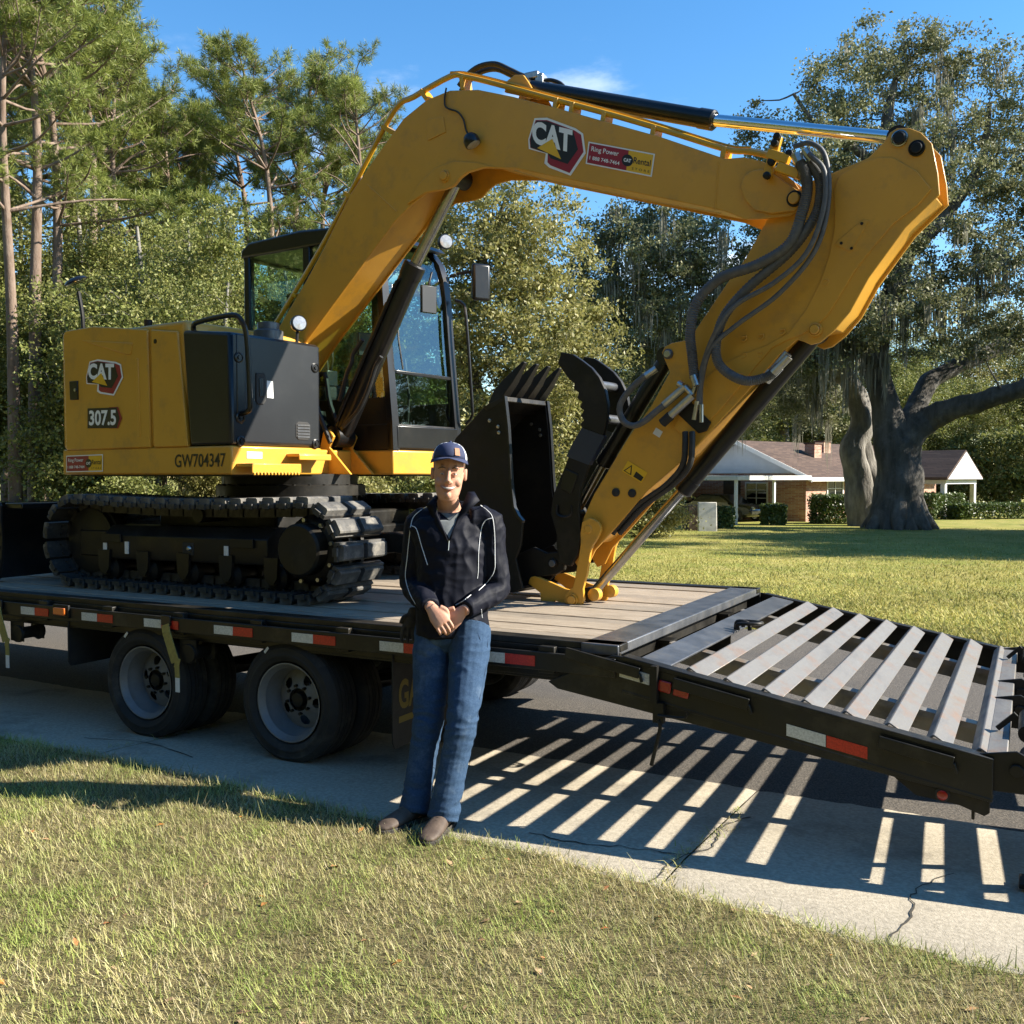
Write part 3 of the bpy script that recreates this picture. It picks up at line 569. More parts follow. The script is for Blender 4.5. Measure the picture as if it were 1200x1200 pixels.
# ---- undercarriage (square with the trailer)
TW, TL, THT = 0.47, 2.74, 0.665                        # shoe width, track length, height
def shoe_mesh():
    mb = MB(); mb.box((0, 0, .012), (.118, TW, .024)); mb.box((-.05, 0, .03), (.018, TW, .028))
    pr = [(-.046, .022), (.052, .022), (.050, .058), (.040, .066), (-.034, .066), (-.044, .058)]
    for y0, y1 in ((-TW / 2 + .012, -.022), (.022, TW / 2 - .012)): mb.prism(pr, lambda p, q, t: (p, t, q), y0, y1)
    for x in (-.03, .03):
        for y in (-.12, -.06, .06, .12): mb.cyl((x, y, -.012), (x, y, .004), .011, 6)
    mb.box((0, -.06, -.035), (.15, .03, .055)); mb.box((0, .06, -.035), (.15, .03, .055))
    mb.box((.0, -TW / 2 - .001, .012), (.05, .02, .034))
    return mb.mesh('track_shoe', angle=30)
SH = shoe_mesh(); SH.materials.append(MATS['shoe_steel']); SH.materials.append(MATS['pad_rubber'])
for i, pgn in enumerate(SH.polygons):
    if pgn.center[2] > .0245: pgn.material_index = 1
NSH = 43
def track_path(s):                                     # s in 0..1 -> (x, z, angle of outward normal), for the sole line
    r = THT / 2 - .062; Ls = TL - THT; per = 2 * Ls + 2 * math.pi * r; d = s * per
    if d < Ls: t = d / Ls; return -Ls / 2 + d, THT / 2 + r - .022 * math.sin(math.pi * t), math.pi / 2
    d -= Ls
    if d < math.pi * r: a = math.pi / 2 - d / r; return Ls / 2 + r * math.cos(a), THT / 2 + r * math.sin(a), a
    d -= math.pi * r
    if d < Ls: return Ls / 2 - d, THT / 2 - r, -math.pi / 2
    d -= Ls; a = -math.pi / 2 - d / r; return -Ls / 2 + r * math.cos(a), THT / 2 + r * math.sin(a), a
for ty, nearside in ((4.71 + TW / 2 - C0[1], 1), (7.02 - TW / 2 - C0[1], 0)):
    tk = empty('track', (0, 0, 0)); tk.parent = EX; tk.location = (0, ty, 0)
    for k in range(NSH):
        x, z, a = track_path((k + .35) / NSH); o = link('track_shoe', SH, tk); o.location = (x, 0, z + .004)
        o.rotation_euler = (0, math.pi / 2 - a, 0)
    Ls = TL - THT; r0 = .205; Y = ty + C0[1]; wx = lambda x: x + C0[0]; zc = DZ + THT / 2; s = -1 if nearside else 1
    mb = MB(); mb.lathe((wx(Ls / 2), Y + s * .14, zc), (0, -s, 0), [(0, .18), (.02, .21), (.05, .225), (.20, .225), (.24, .19)], 28)
    for k in range(19):
        a = 2 * math.pi * k / 19; mb.box((wx(Ls / 2) + .235 * math.cos(a), Y, zc + .235 * math.sin(a)), (.035, .05, .035), Matrix.Rotation(-a, 3, 'Y'))
    spk = part(mb, 'sprocket', 'black_steel')
    mb = MB(); mb.lathe((wx(Ls / 2) - .01, Y + s * .235, zc + .01), (0, s, 0), [(-.12, .165), (-.01, .165), (.0, .155), (.004, .15), (.004, .0)], 36); part(mb, 'motor_cover', 'black_steel', spk)
    for k in range(9):
        mb = MB(); a = 2 * math.pi * (k + .4) / 9; c = (wx(Ls / 2) + .195 * math.cos(a), Y + s * .145, zc + .195 * math.sin(a)); mb.cyl(c, (c[0], c[1] + s * .02, c[2]), .014, 6); part(mb, 'bolt', 'zinc', spk)
    mb = MB(); mb.lathe((wx(-Ls / 2), Y - .09, zc), (0, 1, 0), [(0, .15), (.01, .235), (.05, .235), (.055, .25), (.125, .25), (.13, .235), (.17, .235), (.18, .15)], 32); part(mb, 'idler_wheel', 'black_steel')
    for k in range(5):
        x = wx(-.78 + k * .385); mb = MB(); mb.lathe((x, Y - .16, DZ + .145), (0, 1, 0), [(0, .045), (.02, .05), (.04, .085), (.09, .085), (.1, .06), (.22, .06), (.23, .085), (.28, .085), (.30, .05), (.32, .045)], 18)
        for e in (-1, 1): mb.prism([(x - .06, DZ + .28), (x + .06, DZ + .28), (x + .05, DZ + .15), (x + .02, DZ + .11), (x - .02, DZ + .11), (x - .05, DZ + .15)], lambda p, q, t: (p, t, q), Y + e * .17 - .01, Y + e * .17 + .01)
        part(mb, 'track_roller', 'black_steel')
    mb = MB(); mb.cyl((wx(.05), Y - .1, DZ + .535), (wx(.05), Y + .1, DZ + .535), .05, 14); part(mb, 'carrier_roller', 'black_steel')
    # side frame: a bevelled hollow beam with a sloping top
    mb = MB(); z0 = DZ + .215; prof = [(-.155, 0), (.155, 0), (.165, .02), (.165, .165), (.085, .235), (-.085, .235), (-.165, .165), (-.165, .02)]
    mb.add([(wx(x), Y + p, z0 + q + (.012 if x > 0 else 0)) for x in (-.80, .72) for p, q in prof], [tuple(range(8)), tuple(range(15, 7, -1))] + [(i, i + 8, (i + 1) % 8 + 8, (i + 1) % 8) for i in range(8)])
    fr = part(mb, 'track_frame', 'black_steel', bevel=.006)
    mb = MB(); mb.box((wx(-.98), Y - .02 * s, z0 + .10), (.30, .24, .19)); part(mb, 'idler_yoke', 'black_steel', bevel=.012)
    if nearside:
        yf = Y - .168
        for wx_ in (-.70, .52): mb = MB(); mb.box((wx(wx_), yf - .006, z0 + .15), (.19, .016, .06)); part(mb, 'wear_plate', 'black_steel', fr, bevel=.003)
        mb = MB(); mb.box((wx(.03), yf + .004, z0 + .095), (.10, .012, .085)); part(mb, 'grease_port', 'rubber', fr, bevel=.004)
        mb = MB(); mb.sphere((wx(.045), yf - .004, z0 + .1), .02, 8, 6); part(mb, 'grease_fitting', 'zinc', fr)
        for x, hh in ((-.555, .085), (.375, .085), (-.775, .055)):
            mb = MB(); mb.box((wx(x), yf - .002, z0 + .085), (.036, .006, hh)); part(mb, 'label', 'white_label', fr)
        # bolted guide and carbody block showing between the chains
mb = MB(); mb.box((C0[0], C0[1], DZ + .43), (1.10, 1.6, .22)); mb.box((C0[0] + .45, C0[1], DZ + .33), (.30, 1.62, .20)); mb.box((C0[0] - .45, C0[1], DZ + .33), (.30, 1.62, .20)); part(mb, 'car_body', 'black_steel', bevel=.02)
mb = MB(); mb.lathe((C0[0], C0[1], DZ + .53), (0, 0, 1), [(0, .50), (.12, .50), (.125, .56), (.20, .56), (.21, .5), (.285, .5)], 48)
for k in range(30):
    a = 2 * math.pi * k / 30; c = (C0[0] + .535 * math.cos(a), C0[1] + .535 * math.sin(a), DZ + .64); mb.cyl(c, (c[0], c[1], c[2] + .03 + .07), .012, 6)
part(mb, 'slew_ring', 'black_steel')
mb = MB(); mb.prism([(0.55, 0.38), (1.2, .42), (1.62, .34), (1.75, .25), (1.75, .15), (1.60, .22), (1.2, .28), (.55, .2)], lambda p, q, t: (C0[0] + p, t, DZ + q), C0[1] - .36, C0[1] - .26); part(mb, 'tow_bracket', 'black_steel', bevel=.01)
# dozer blade at the far end of the tracks
bx = C0[0]
prof = [(-1.66, .03), (-1.72, .10), (-1.755, .25), (-1.74, .45), (-1.68, .60), (-1.66, .60), (-1.70, .45), (-1.715, .25), (-1.68, .12), (-1.62, .03)]
mb = MB(); mb.prism(prof, lambda p, q, t: (bx + p - .22, t, DZ + q), 4.70, 7.02); bl = part(mb, 'dozer_blade', 'black_steel')
mb = MB(); mb.prism([(-2.05, .02), (-2.06, .60), (-1.83, .61), (-1.795, .575), (-1.80, .48), (-1.785, .35), (-1.80, .15), (-1.84, .02)], lambda p, q, t: (bx + p, t, DZ + q), 4.685, 4.705); eb = part(mb, 'blade_end', 'black_steel', bl, bevel=.004)
for k in range(6): mb = MB(); mb.cyl((bx - 1.825, 4.67, DZ + .06 + .10 * k), (bx - 1.825, 4.69, DZ + .06 + .10 * k), .012, 8); part(mb, 'bolt', 'black_steel', bl)
mb = MB(); mb.box((bx - 1.70, C0[1], DZ + .575), (.20, 2.28, .045)); part(mb, 'blade_top', 'black_gloss', bl, bevel=.01)
for y in (5.35, 6.4):
    mb = MB(); mb.bar((bx - 1.85, y, DZ + .28), (bx - .4, y, DZ + .36), .12, .16); part(mb, 'blade_arm', 'black_steel', bl, bevel=.01)
for y in (5.7, 6.1):
    mb = MB(); mb.cyl((bx - 1.7, y, DZ + .45), (bx - .7, y, DZ + .52), .045, 12); part(mb, 'blade_cylinder', 'old_chrome', bl)

# ---- house
VS = 1.12; u1 = bp(271, 540, -VS)[0]; u0 = bp(69, 540, -VS)[0]
ZB, ZT = 1.605, 1.79
ub = u0
rear = [(ub + .02, -VS + .03), (ub - .015, -.95), (ub - .10, -.6), (ub - .16, -.2), (ub - .17, .2), (ub - .14, .6), (ub - .05, .95), (ub + .05, 1.10), (ub + .2, 1.15)]
mb = MB(); plan = [(.76, 1.15), (.76, .30), (.40, .30), (.40, -.32), (u1, -.32), (u1, -VS), (ub + .06, -VS)] + rear
mb.prism(plan, lambda p, q, t: HW(p, q, t), ZB, ZT); base = part(mb, 'house_frame', 'yellow', bevel=.012)
mb = MB(); mb.prism(inset(plan, .05), lambda p, q, t: HW(p, q, t), ZB - .012, ZB + .05); part(mb, 'frame_floor', 'black_steel', base)
uh = bp(214, 450, -VS)[0]; ZH = bp(150, 381, -VS)[1]
hood = [(-.93, 1.10), (-.93, .02), (uh + .02, .02), (uh + .02, -VS + .012), (ub + .06, -VS + .012)] + [(a + .015, b) for a, b in rear]
mb = MB(); mb.prism(hood, lambda p, q, t: HW(p, q, t), ZT - .002, ZH - .012); hd = part(mb, 'engine_hood', 'yellow', bevel=.045, seg=3)
for v_, pts in ((0, [(74.5, 393), (77, 388), (110, 382.5), (173.5, 386), (177, 524.5), (78.5, 528)]), (0, [(177.5, 386.2), (209, 388), (220.5, 523.4), (181, 524.4)])):
    mb = MB(); mb.prism(trace(pts, -VS), side, -VS + .03, -VS - .008); part(mb, 'side_door', 'yellow', hd, bevel=.01, seg=3)
mb = MB(); mb.prism(trace([(97, 399), (157, 402), (154.5, 416), (150, 416)], -VS), side, -VS, -VS - .016); part(mb, 'door_crease', 'yellow', hd, bevel=.006)
mb = MB(); mb.prism(trace([(161, 420), (163.5, 420), (166, 512), (163.5, 512)], -VS), side, -VS, -VS - .014); part(mb, 'door_crease', 'yellow', hd, bevel=.004)
mb = MB(); mb.prism(trace([(83.5, 447), (93, 446.5), (93.5, 468.5), (84.5, 469)], -VS), side, -VS, -VS - .018); lk = part(mb, 'door_lock', 'black_gloss', hd, bevel=.004)
c = P3(88, 457, -VS - .02); mb = MB(); mb.lathe(c, -V3, [(-.005, .012), (.005, .012), (.006, .008)], 12); part(mb, 'key_cylinder', 'zinc', lk)
c = P3(182, 400, -VS - .008); mb = MB(); mb.lathe(c, -V3, [(-.004, .016), (.003, .016), (.004, .011)], 14); part(mb, 'latch', 'black_gloss', hd)
for v in (-.4, .35): mb = MB(); mb.box(HW(ub + .35, v, ZH - .002), (.42, .3, .03), Matrix.Rotation(-SW, 3, 'Z')); part(mb, 'hood_grille', 'black_steel', hd, bevel=.006)
# tank and tool box
ZK = bp(271, 388, -VS)[1]
tank = trace([(213, 386.5), (271.5, 387.5)], -VS - .004); lowp = bp(222, 522.5, -VS - .004)
mb = MB(); mb.prism([tank[0], (u1 - .012, ZK), (u1 + .004, ZK - .02), (u1 + .004, ZT + .003), (lowp[0], ZT + .003)], side, -VS - .004, -.33); tk_ = part(mb, 'tank_cover', 'panel_grey', bevel=.03, seg=3)
def FPt(px, py, h=.004): v, z = fp(px, py, u1 + h); return HW(u1 + h, v, z)
def fpoly(pts, h0, h1, name, m, parent=tk_, bevel=.004):
    mb = MB(); q = [fp(x, y, u1) for x, y in pts]; mb.prism(q, lambda p, r, t: HW(u1 + t, p, r), h0, h1); return part(mb, name, m, parent, bevel=bevel)
fpoly([(276, 391), (287, 393), (287, 492), (283, 497), (277, 494)], -.01, .008, 'trim_strip', 'black_gloss', bevel=.006)
fpoly([(299, 437), (308, 437), (310, 441), (310.5, 470), (308, 474), (301, 474), (299, 470)], -.002, .012, 'door_handle', 'rubber')
fpoly([(302, 443), (307, 443), (307.5, 465), (302.5, 465)], .010, .016, 'handle_slot', 'black_gloss')
fpoly([(312, 446), (319, 447), (320, 467), (312.5, 466)], .002, .0055, 'label', 'white_label', bevel=0)
vt = fpoly([(346, 497), (349, 494), (360, 495), (363, 498), (363, 513), (360, 516), (349, 515.5), (346, 512)], -.004, .008, 'vent', 'rubber')
for k in range(5): fpoly([(347.5, 497.5 + k * 3.4), (361.5, 498 + k * 3.4), (361.5, 499.6 + k * 3.4), (347.5, 499.1 + k * 3.4)], .006, .013, 'vent_slat', 'grey_steel', vt, bevel=0)
for q in ((279.5, 419), (369, 431), (282, 517), (370, 520), (281, 489)):
    mb = MB(); c = FPt(*q); mb.lathe(c, U3, [(-.01, .034), (.006, .034), (.010, .026), (.006, .024), (.006, .014), (.014, .012)], 20); part(mb, 'cap_bolt', 'black_gloss', tk_)
# steps, filler cap, hand rail
st = MB(); stp = [(280, 541), (328, 541), (340, 537), (352, 537), (352, 541), (342, 543), (330, 553), (280, 551)]
mb = MB(); sv = [(fp(x, y, u1 + .1)) for x, y in stp]
for zz, w2 in ((1.70, .17), ):
    mb.box(HW(u1 + .075, -VS + .25, 1.665), (.15, .42, .022), Matrix.Rotation(-SW, 3, 'Z')); mb.box(HW(u1 + .145, -VS + .25, 1.645), (.012, .42, .06), Matrix.Rotation(-SW, 3, 'Z'))
    for k in range(14): mb.box(HW(u1 + .147, -VS + .06 + k * .029, 1.610), (.012, .016, .018), Matrix.Rotation(-SW, 3, 'Z'))
    mb.box(HW(u1 + .06, -VS + .62, 1.735), (.12, .30, .02), Matrix.Rotation(-SW, 3, 'Z')); mb.box(HW(u1 + .118, -VS + .62, 1.72), (.01, .30, .035), Matrix.Rotation(-SW, 3, 'Z'))
part(mb, 'step', 'yellow', base, bevel=.004)
mb = MB(); c = HW(u1 - .20, -.62, ZK); mb.lathe(c, (0, 0, 1), [(-.02, .10), (.075, .10), (.08, .095), (.085, .075), (.13, .075), (.135, .06)], 28); part(mb, 'filler_cap', 'grey_steel', tk_)
mb = MB(); mb.tube([HW(u1 - .38, -VS + .04, ZK - .01), HW(u1 - .38, -VS + .02, ZK + .06), HW(u1 - .30, -VS + .0, ZK + .085), HW(u1 + .02, -VS + .0, ZK + .10), HW(u1 + .085, -VS + .02, ZK + .06), HW(u1 + .10, -VS + .05, ZK - .05), HW(u1 + .10, -VS + .07, ZK - .42), HW(u1 + .08, -VS + .075, ZK - .50), HW(u1 - .02, -VS + .075, ZK - .52)], .017, 10, smooth=5); part(mb, 'hand_rail', 'black_gloss', tk_)
def work_lamp(c, aim, r, parent, bracket=None):
    c = np.array(c); aim = np.array(aim, float); aim /= np.linalg.norm(aim); mb = MB(); mb.lathe(c - aim * .06, aim, [(0, r * .5), (.01, r * .75), (.035, r), (.07, r * 1.03), (.078, r * .96)], 24); h = part(mb, 'work_lamp', 'black_gloss', parent)
    mb = MB(); mb.lathe(c, aim, [(.012, r * .93), (.02, r * .85), (.024, 0.001)], 24); part(mb, 'lens', 'lamp_lens', h)
    if bracket is not None: mb = MB(); mb.tube([c - aim * .02, np.array(bracket)], .011, 8); part(mb, 'lamp_bracket', 'black_steel', h)
c = P3(350, 379, -.42); work_lamp(c, (.85, -.5, .05), .055, tk_, (c[0] - .02, c[1], ZK - .01))
# rear mirror on its post
c = P3(97, 377, -.75); mb = MB(); top = P3(92, 342, -.75); mb.tube([(c[0], c[1], ZH - .02), (c[0], c[1], c[2] + .03), top], .016, 8, smooth=3); mr_ = part(mb, 'mirror_post', 'black_steel'); q = P3(89, 330, -.75)
mb = MB(); mb.lathe(q, (.25, .35, -.9), [(-.03, .04), (-.02, .075), (.0, .095), (.008, .09)], 22); part(mb, 'mirror_shell', 'black_gloss', mr_)
mb = MB(); mb.lathe(q, (.25, .35, -.9), [(.006, .086), (.012, .082), (.014, .001)], 22); part(mb, 'mirror_glass', 'chrome', mr_)
mb = MB(); mb.cyl(HW(ub + .30, -.55, ZH - .03), HW(ub + .30, -.55, ZH + .16), .032, 12); part(mb, 'exhaust_pipe', 'black_steel', hd)

# ---- cab
VA, VB = .30, 1.15; ZR = 3.50
prof = [(.765, ZT)] + trace([(540, 500), (536, 450), (532, 400), (529, 355), (526, 330), (521, 313), (513, 301), (503, 293)], VB) + [(.30, 3.47)]
CB = MB(); CB.box(HW(-.10, (VA + VB) / 2, ZT + .10), (1.70, VB - VA, .20), Matrix.Rotation(-SW, 3, 'Z')); cab = part(CB, 'cab_floor', 'black_steel', bevel=.01)
for v in (VA, VB):
    s = 1 if v == VA else -1
    mb = MB(); pr = [(a, b) for a, b in prof]; inn = [(a - .055, b) for a, b in prof]
    mb.prism(pr + inn[::-1], side, v, v + s * .075); part(mb, 'front_pillar', 'black_gloss', cab, bevel=.01)
    mb = MB(); mb.prism([(-.87, ZT), (-.79, ZT), (-.80, ZR - .06), (-.87, ZR - .06)], side, v, v + s * .06); part(mb, 'rear_pillar', 'black_gloss', cab, bevel=.012)
    mb = MB(); mb.prism([(-.15, ZT), (-.06, ZT), (-.10, ZR - .06), (-.18, ZR - .06)], side, v, v + s * .05); part(mb, 'centre_pillar', 'black_gloss', cab, bevel=.01)
    mb = MB(); mb.prism([(-.85, ZT + .05), (.73, ZT + .05), (.73, ZT + .40), (-.06, ZT + .40), (-.15, ZT + .62), (-.85, ZT + .62)], side, v + s * .006, v + s * .03); part(mb, 'side_panel', 'black_steel', cab, bevel=.006)
    mb = MB(); mb.prism([(-.80, ZT + .6), (-.15, ZT + .6), (-.17, ZR - .08), (-.79, ZR - .08)], side, v + s * .018, v + s * .024); part(mb, 'side_glass', 'cab_glass', cab)
    mb = MB(); mb.prism([(-.07, ZT + .38), (.69, ZT + .38), (.62, 2.8), (.56, 3.05), (.46, 3.28), (.35, 3.40), (-.10, 3.42)], side, v + s * .018, v + s * .024); part(mb, 'side_glass', 'cab_glass', cab)
roofp = [(-.90, ZR - .09), (-.89, ZR - .02), (-.80, ZR + .03), (-.2, ZR + .05), (.25, ZR + .02), (.42, ZR - .045), (.47, ZR - .10), (.40, ZR - .10)]
mb = MB(); mb.prism(roofp, side, VA - .01, VB + .01); rf_ = part(mb, 'cab_roof', 'black_gloss', cab, bevel=.02, seg=3)
mb = MB(); mb.prism([(.40, ZR - .02), (.58, ZR - .05), (.62, ZR - .09), (.59, ZR - .095), (.40, ZR - .05)], side, VA + .10, VB - .02); part(mb, 'visor', 'black_gloss', rf_, bevel=.006)
# windshield: two panes, upper curved
ws = MB(); up_ = [(a - .02, b) for a, b in prof if b > 2.3] ; up_[0] = (.722, 2.36)
def pane(pts, name, m):
    n = len(pts); mb = MB(); mb.add([HW(a, v, b) for v in (VA + .07, VB - .07) for a, b in pts], [(i, i + 1, n + i + 1, n + i) for i in range(n - 1)]); o = part(mb, name, m, cab); return o
def pu(z): return float(np.interp(z, [b for a, b in prof], [a for a, b in prof]))
pane([(pu(z) - .022, z) for z in np.linspace(2.40, prof[-3][1], 14)], 'windshield', 'windshield_glass')
pane([(pu(2.1) - .02, ZT + .17), (pu(2.1) - .028, 2.37)], 'lower_windshield', 'windshield_glass')
for uu, zz, ww, hh in ((pu(2.385) - .02, 2.385, .03, .03), (pu(1.9) - .02, ZT + .10, .05, .17), (prof[-2][0] - .03, prof[-2][1], .07, .07)): mb = MB(); mb.bar(HW(uu, VA + .05, zz), HW(uu, VB - .05, zz), ww, hh); part(mb, 'windshield_bar', 'black_gloss', cab, bevel=.006)
mb = MB(); mb.add([HW(-.85, VA + .05, ZT + .6), HW(-.85, VB - .05, ZT + .6), HW(-.85, VB - .05, ZR - .08), HW(-.85, VA + .05, ZR - .08)], [(0, 1, 2, 3)]); part(mb, 'rear_glass', 'cab_glass', cab)
mb = MB(); mb.bar(HW(-.85, VA, ZR - .08), HW(-.85, VB, ZR - .08), .05, .06); mb.bar(HW(-.85, VA, ZT + .45), HW(-.85, VB, ZT + .45), .05, .35); part(mb, 'rear_bar', 'black_gloss', cab, bevel=.008)
# seat, console, levers
cv = (VA + VB) / 2
mb = MB(); mb.box(HW(-.35, cv, ZT + .48), (.50, .5, .14), Matrix.Rotation(-SW, 3, 'Z')); mb.box(HW(-.35, cv, ZT + .3), (.36, .36, .26), Matrix.Rotation(-SW, 3, 'Z')); s_ = part(mb, 'seat', 'seat_fabric', cab, bevel=.04, seg=3)
mb = MB(); mb.prism([(-.62, ZT + .5), (-.50, ZT + .5), (-.56, ZT + 1.1), (-.68, ZT + 1.1)], side, cv - .24, cv + .24); part(mb, 'backrest', 'seat_fabric', s_, bevel=.04, seg=3)
mb = MB(); mb.prism([(-.68, ZT + 1.14), (-.60, ZT + 1.14), (-.62, ZT + 1.36), (-.70, ZT + 1.36)], side, cv - .13, cv + .13); part(mb, 'headrest', 'seat_fabric', s_, bevel=.03, seg=3)
for dv in (-.33, .33):
    mb = MB(); mb.box(HW(-.20, cv + dv, ZT + .58), (.5, .12, .12), Matrix.Rotation(-SW, 3, 'Z')); mb.tube([HW(.02, cv + dv, ZT + .6), HW(.05, cv + dv, ZT + .72), HW(.03, cv + dv, ZT + .84)], [.014, .014, .026], 8); part(mb, 'joystick_console', 'panel_grey', cab, bevel=.01)
for dv in (-.1, .1):
    mb = MB(); mb.tube([HW(.46, cv + dv, ZT + .18), HW(.48, cv + dv, ZT + .45), HW(.42, cv + dv * 1.2, ZT + .75)], .012, 8); mb.box(HW(.50, cv + dv, ZT + .21), (.22, .1, .02), Matrix.Rotation(-SW, 3, 'Z')); part(mb, 'travel_lever', 'black_steel', cab)
mb = MB(); mb.box(HW(.42, VA + .14, ZT + .82), (.04, .24, .18), Matrix.Rotation(-SW - .3, 3, 'Z')); mb.tube([HW(.42, VA + .12, ZT + .3), HW(.42, VA + .12, ZT + .8)], .02, 8); part(mb, 'monitor', 'panel_grey', cab, bevel=.006)
# cab lamp, mirrors, grab rail
c = P3(522, 283.5, VB - .12); work_lamp(c, (.75, -.6, .0), .06, rf_, (c[0] - .03, c[1] + .02, ZR - .06))
def hull(px4, v, th, name, m, parent, bevel=.02):
    mb = MB(); mb.prism(trace(px4, v), side, v, v + th); return part(mb, name, m, parent, bevel=bevel, seg=3)
mb = MB(); mb.tube([P3(527, 324, VB), P3(534, 323, VB + .02), P3(535, 321, VB + .05), P3(555, 318, VB + .10)], .014, 8); ma_ = part(mb, 'mirror_arm', 'black_steel', cab)
mb = MB(); mc = P3(563.5, 331, VB + .12); mrot = Matrix.Rotation(-SW - R(28), 3, 'Z')
mb.box(mc, (.05, .16, .30), mrot); msh = part(mb, 'mirror_shell', 'black_gloss', ma_, bevel=.022, seg=3)
mb = MB(); mb.box(np.array(mc) + np.array(mrot @ Vector((-.026, 0, 0))), (.006, .13, .27), mrot); part(mb, 'mirror_glass', 'chrome', ma_)
c = P3(502, 351, VA + .35); mb = MB(); mb.box(c, (.03, .14, .21), Matrix.Rotation(-SW - R(15), 3, 'Z')); mb.tube([c + (0, 0, .1), c + (.0, .05, .22)], .01, 6); part(mb, 'inner_mirror', 'panel_grey', cab, bevel=.015, seg=2)
mb = MB(); mb.tube([P3(533, 352, VB), P3(542, 356, VB + .03), P3(546, 372, VB + .03), P3(553, 470, VB + .03), P3(553, 488, VB + .03), P3(546, 497, VB + .03)], .013, 8, smooth=3); part(mb, 'grab_rail', 'black_gloss', cab)
# wiper
mb = MB(); mb.tube([HW(.76, VA + .12, 2.4), HW(.735, VA + .10, 2.62), HW(.70, VA + .13, 2.78)], .008, 6); part(mb, 'wiper', 'black_steel', cab)

# ---- boom
BV = .12; B0, B1 = BV - .165, BV + .165
top_px = [(283, 470), (327, 383), (360, 327), (380, 290), (411, 227), (443, 180), (473, 139), (500, 117), (527, 106), (560, 105), (600, 113), (647, 125), (773, 160), (850, 186), (872, 184), (894, 189), (912, 198), (930, 212), (939, 225), (941, 236), (936, 246), (925, 253), (898, 256), (873, 257)]
bot_px = [(848, 247), (780, 233), (700, 217), (640, 205), (603, 197)]
lug_px = [(567, 197), (549, 202), (540, 209), (533, 218), (523, 222), (500, 226), (482, 240)]
arc_px = [(578, 194), (556, 187), (533, 185), (513, 192), (496, 207), (484, 224), (476, 238)]
low_px = [(463, 259), (427, 307), (410, 330), (360, 398), (330, 445), (318, 480), (305, 495), (290, 490)]
plate = trace(top_px + bot_px + lug_px + low_px, B0)
core = inset(trace(top_px[:16] + [(894, 195), (860, 244)] + bot_px + arc_px + low_px, B0), .014)
mb = MB(); mb.prism(core, side, B0 + .012, B1 - .012); boom = part(mb, 'boom', 'yellow', bevel=.004)
for a, b in ((B0, B0 + .016), (B1 - .016, B1)):
    mb = MB(); mb.prism(plate, side, a, b); part(mb, 'boom_side_plate', 'yellow', boom, bevel=.004)
mb = MB(); mb.prism(trace([(478, 240), (492, 216), (510, 198), (533, 189), (560, 191), (580, 196), (567, 197), (549, 202), (540, 209), (533, 218), (523, 222), (500, 226)], B0), side, B0 - .012, B0); part(mb, 'boom_lug', 'yellow', boom, bevel=.004)
mb = MB(); mb.prism(trace([(873, 207), (882, 201), (893, 199), (905, 203), (942, 228), (941, 240), (932, 248), (905, 251), (885, 247), (874, 235), (869, 220)], B0), side, B0 - .018, B0); part(mb, 'boom_nose_plate', 'yellow', boom, bevel=.005)
def pin(px, py, v, r, name='pin', m='black_steel', out=-1, depth=.02, ringm=None, parent=None):
    c = P3(px, py, v); mb = MB(); mb.lathe(c, V3 * out, [(-.02, r), (depth * .6, r), (depth * .7, r * .86), (depth * .5, r * .80), (depth * .5, r * .75)], 24); o = part(mb, name, m, parent)
    mb = MB(); mb.lathe(c, V3 * out, [(-.02, r * .72), (depth, r * .72), (depth * 1.2, r * .62), (depth * 1.2, .001)], 20); part(mb, 'pin_cap', ringm or 'yellow', o)
pin(931.5, 233, B0 - .018, .043, parent=boom); pin(521.5, 206.5, B0 - .012, .040, m='yellow', parent=boom)
mb = MB(); mb.prism(trace([(500, 140), (520, 137), (523, 155), (502, 165)], B0), side, B0 - .006, B0); part(mb, 'cover_plate', 'yellow', boom, bevel=.003)
# weld seams
for pts in ([(430, 216), (465, 248)], [(842, 190), (838, 246)], [(603, 200), (640, 211), (700, 223), (780, 239), (845, 250)]): mb = MB(); mb.tube([P3(x, y, B0 - .001) for x, y in pts], .004, 6); part(mb, 'weld_seam', 'yellow', boom)
# pipes along the back of the boom
pipe_px = [(318, 388), (340, 352), (380, 284), (420, 208), (462, 130), (485, 114), (528, 90), (545, 90), (580, 98), (647, 116), (715, 134), (777, 152), (851, 175), (880, 178), (925, 188)]
for dv, dn, r in ((-.13, 0, .017), (-.08, -1.5, .015), (.09, 0, .017), (.14, -1, .015)):
    mb = MB(); mb.tube([P3(x, y + dn, BV + dv) for x, y in pipe_px], r, 8, smooth=4); part(mb, 'oil_pipe', 'yellow_pipe', boom)
mb = MB(); mb.tube([P3(x, y - 5, BV - .10) for x, y in pipe_px[6:-1]], .008, 6, smooth=4); part(mb, 'lube_line', 'yellow_pipe', boom)
for q0, q1 in (((347, 346), (352, 348)), ((408, 228), (420, 234)), ((452, 150), (466, 158)), ((497, 108), (505, 119)), ((545, 92), (547, 108)), ((656, 117), (654, 130)), ((675, 122), (673, 135)), ((712, 134), (710, 146)), ((770, 150), (768, 162)), ((852, 174), (850, 188))):
    for dv in (-.10, .115):
        mb = MB(); mb.bar(P3(*q0, BV + dv), P3(*q1, BV + dv), .03, .10, up=VN); part(mb, 'pipe_clamp', 'yellow_pipe', boom, bevel=.003)
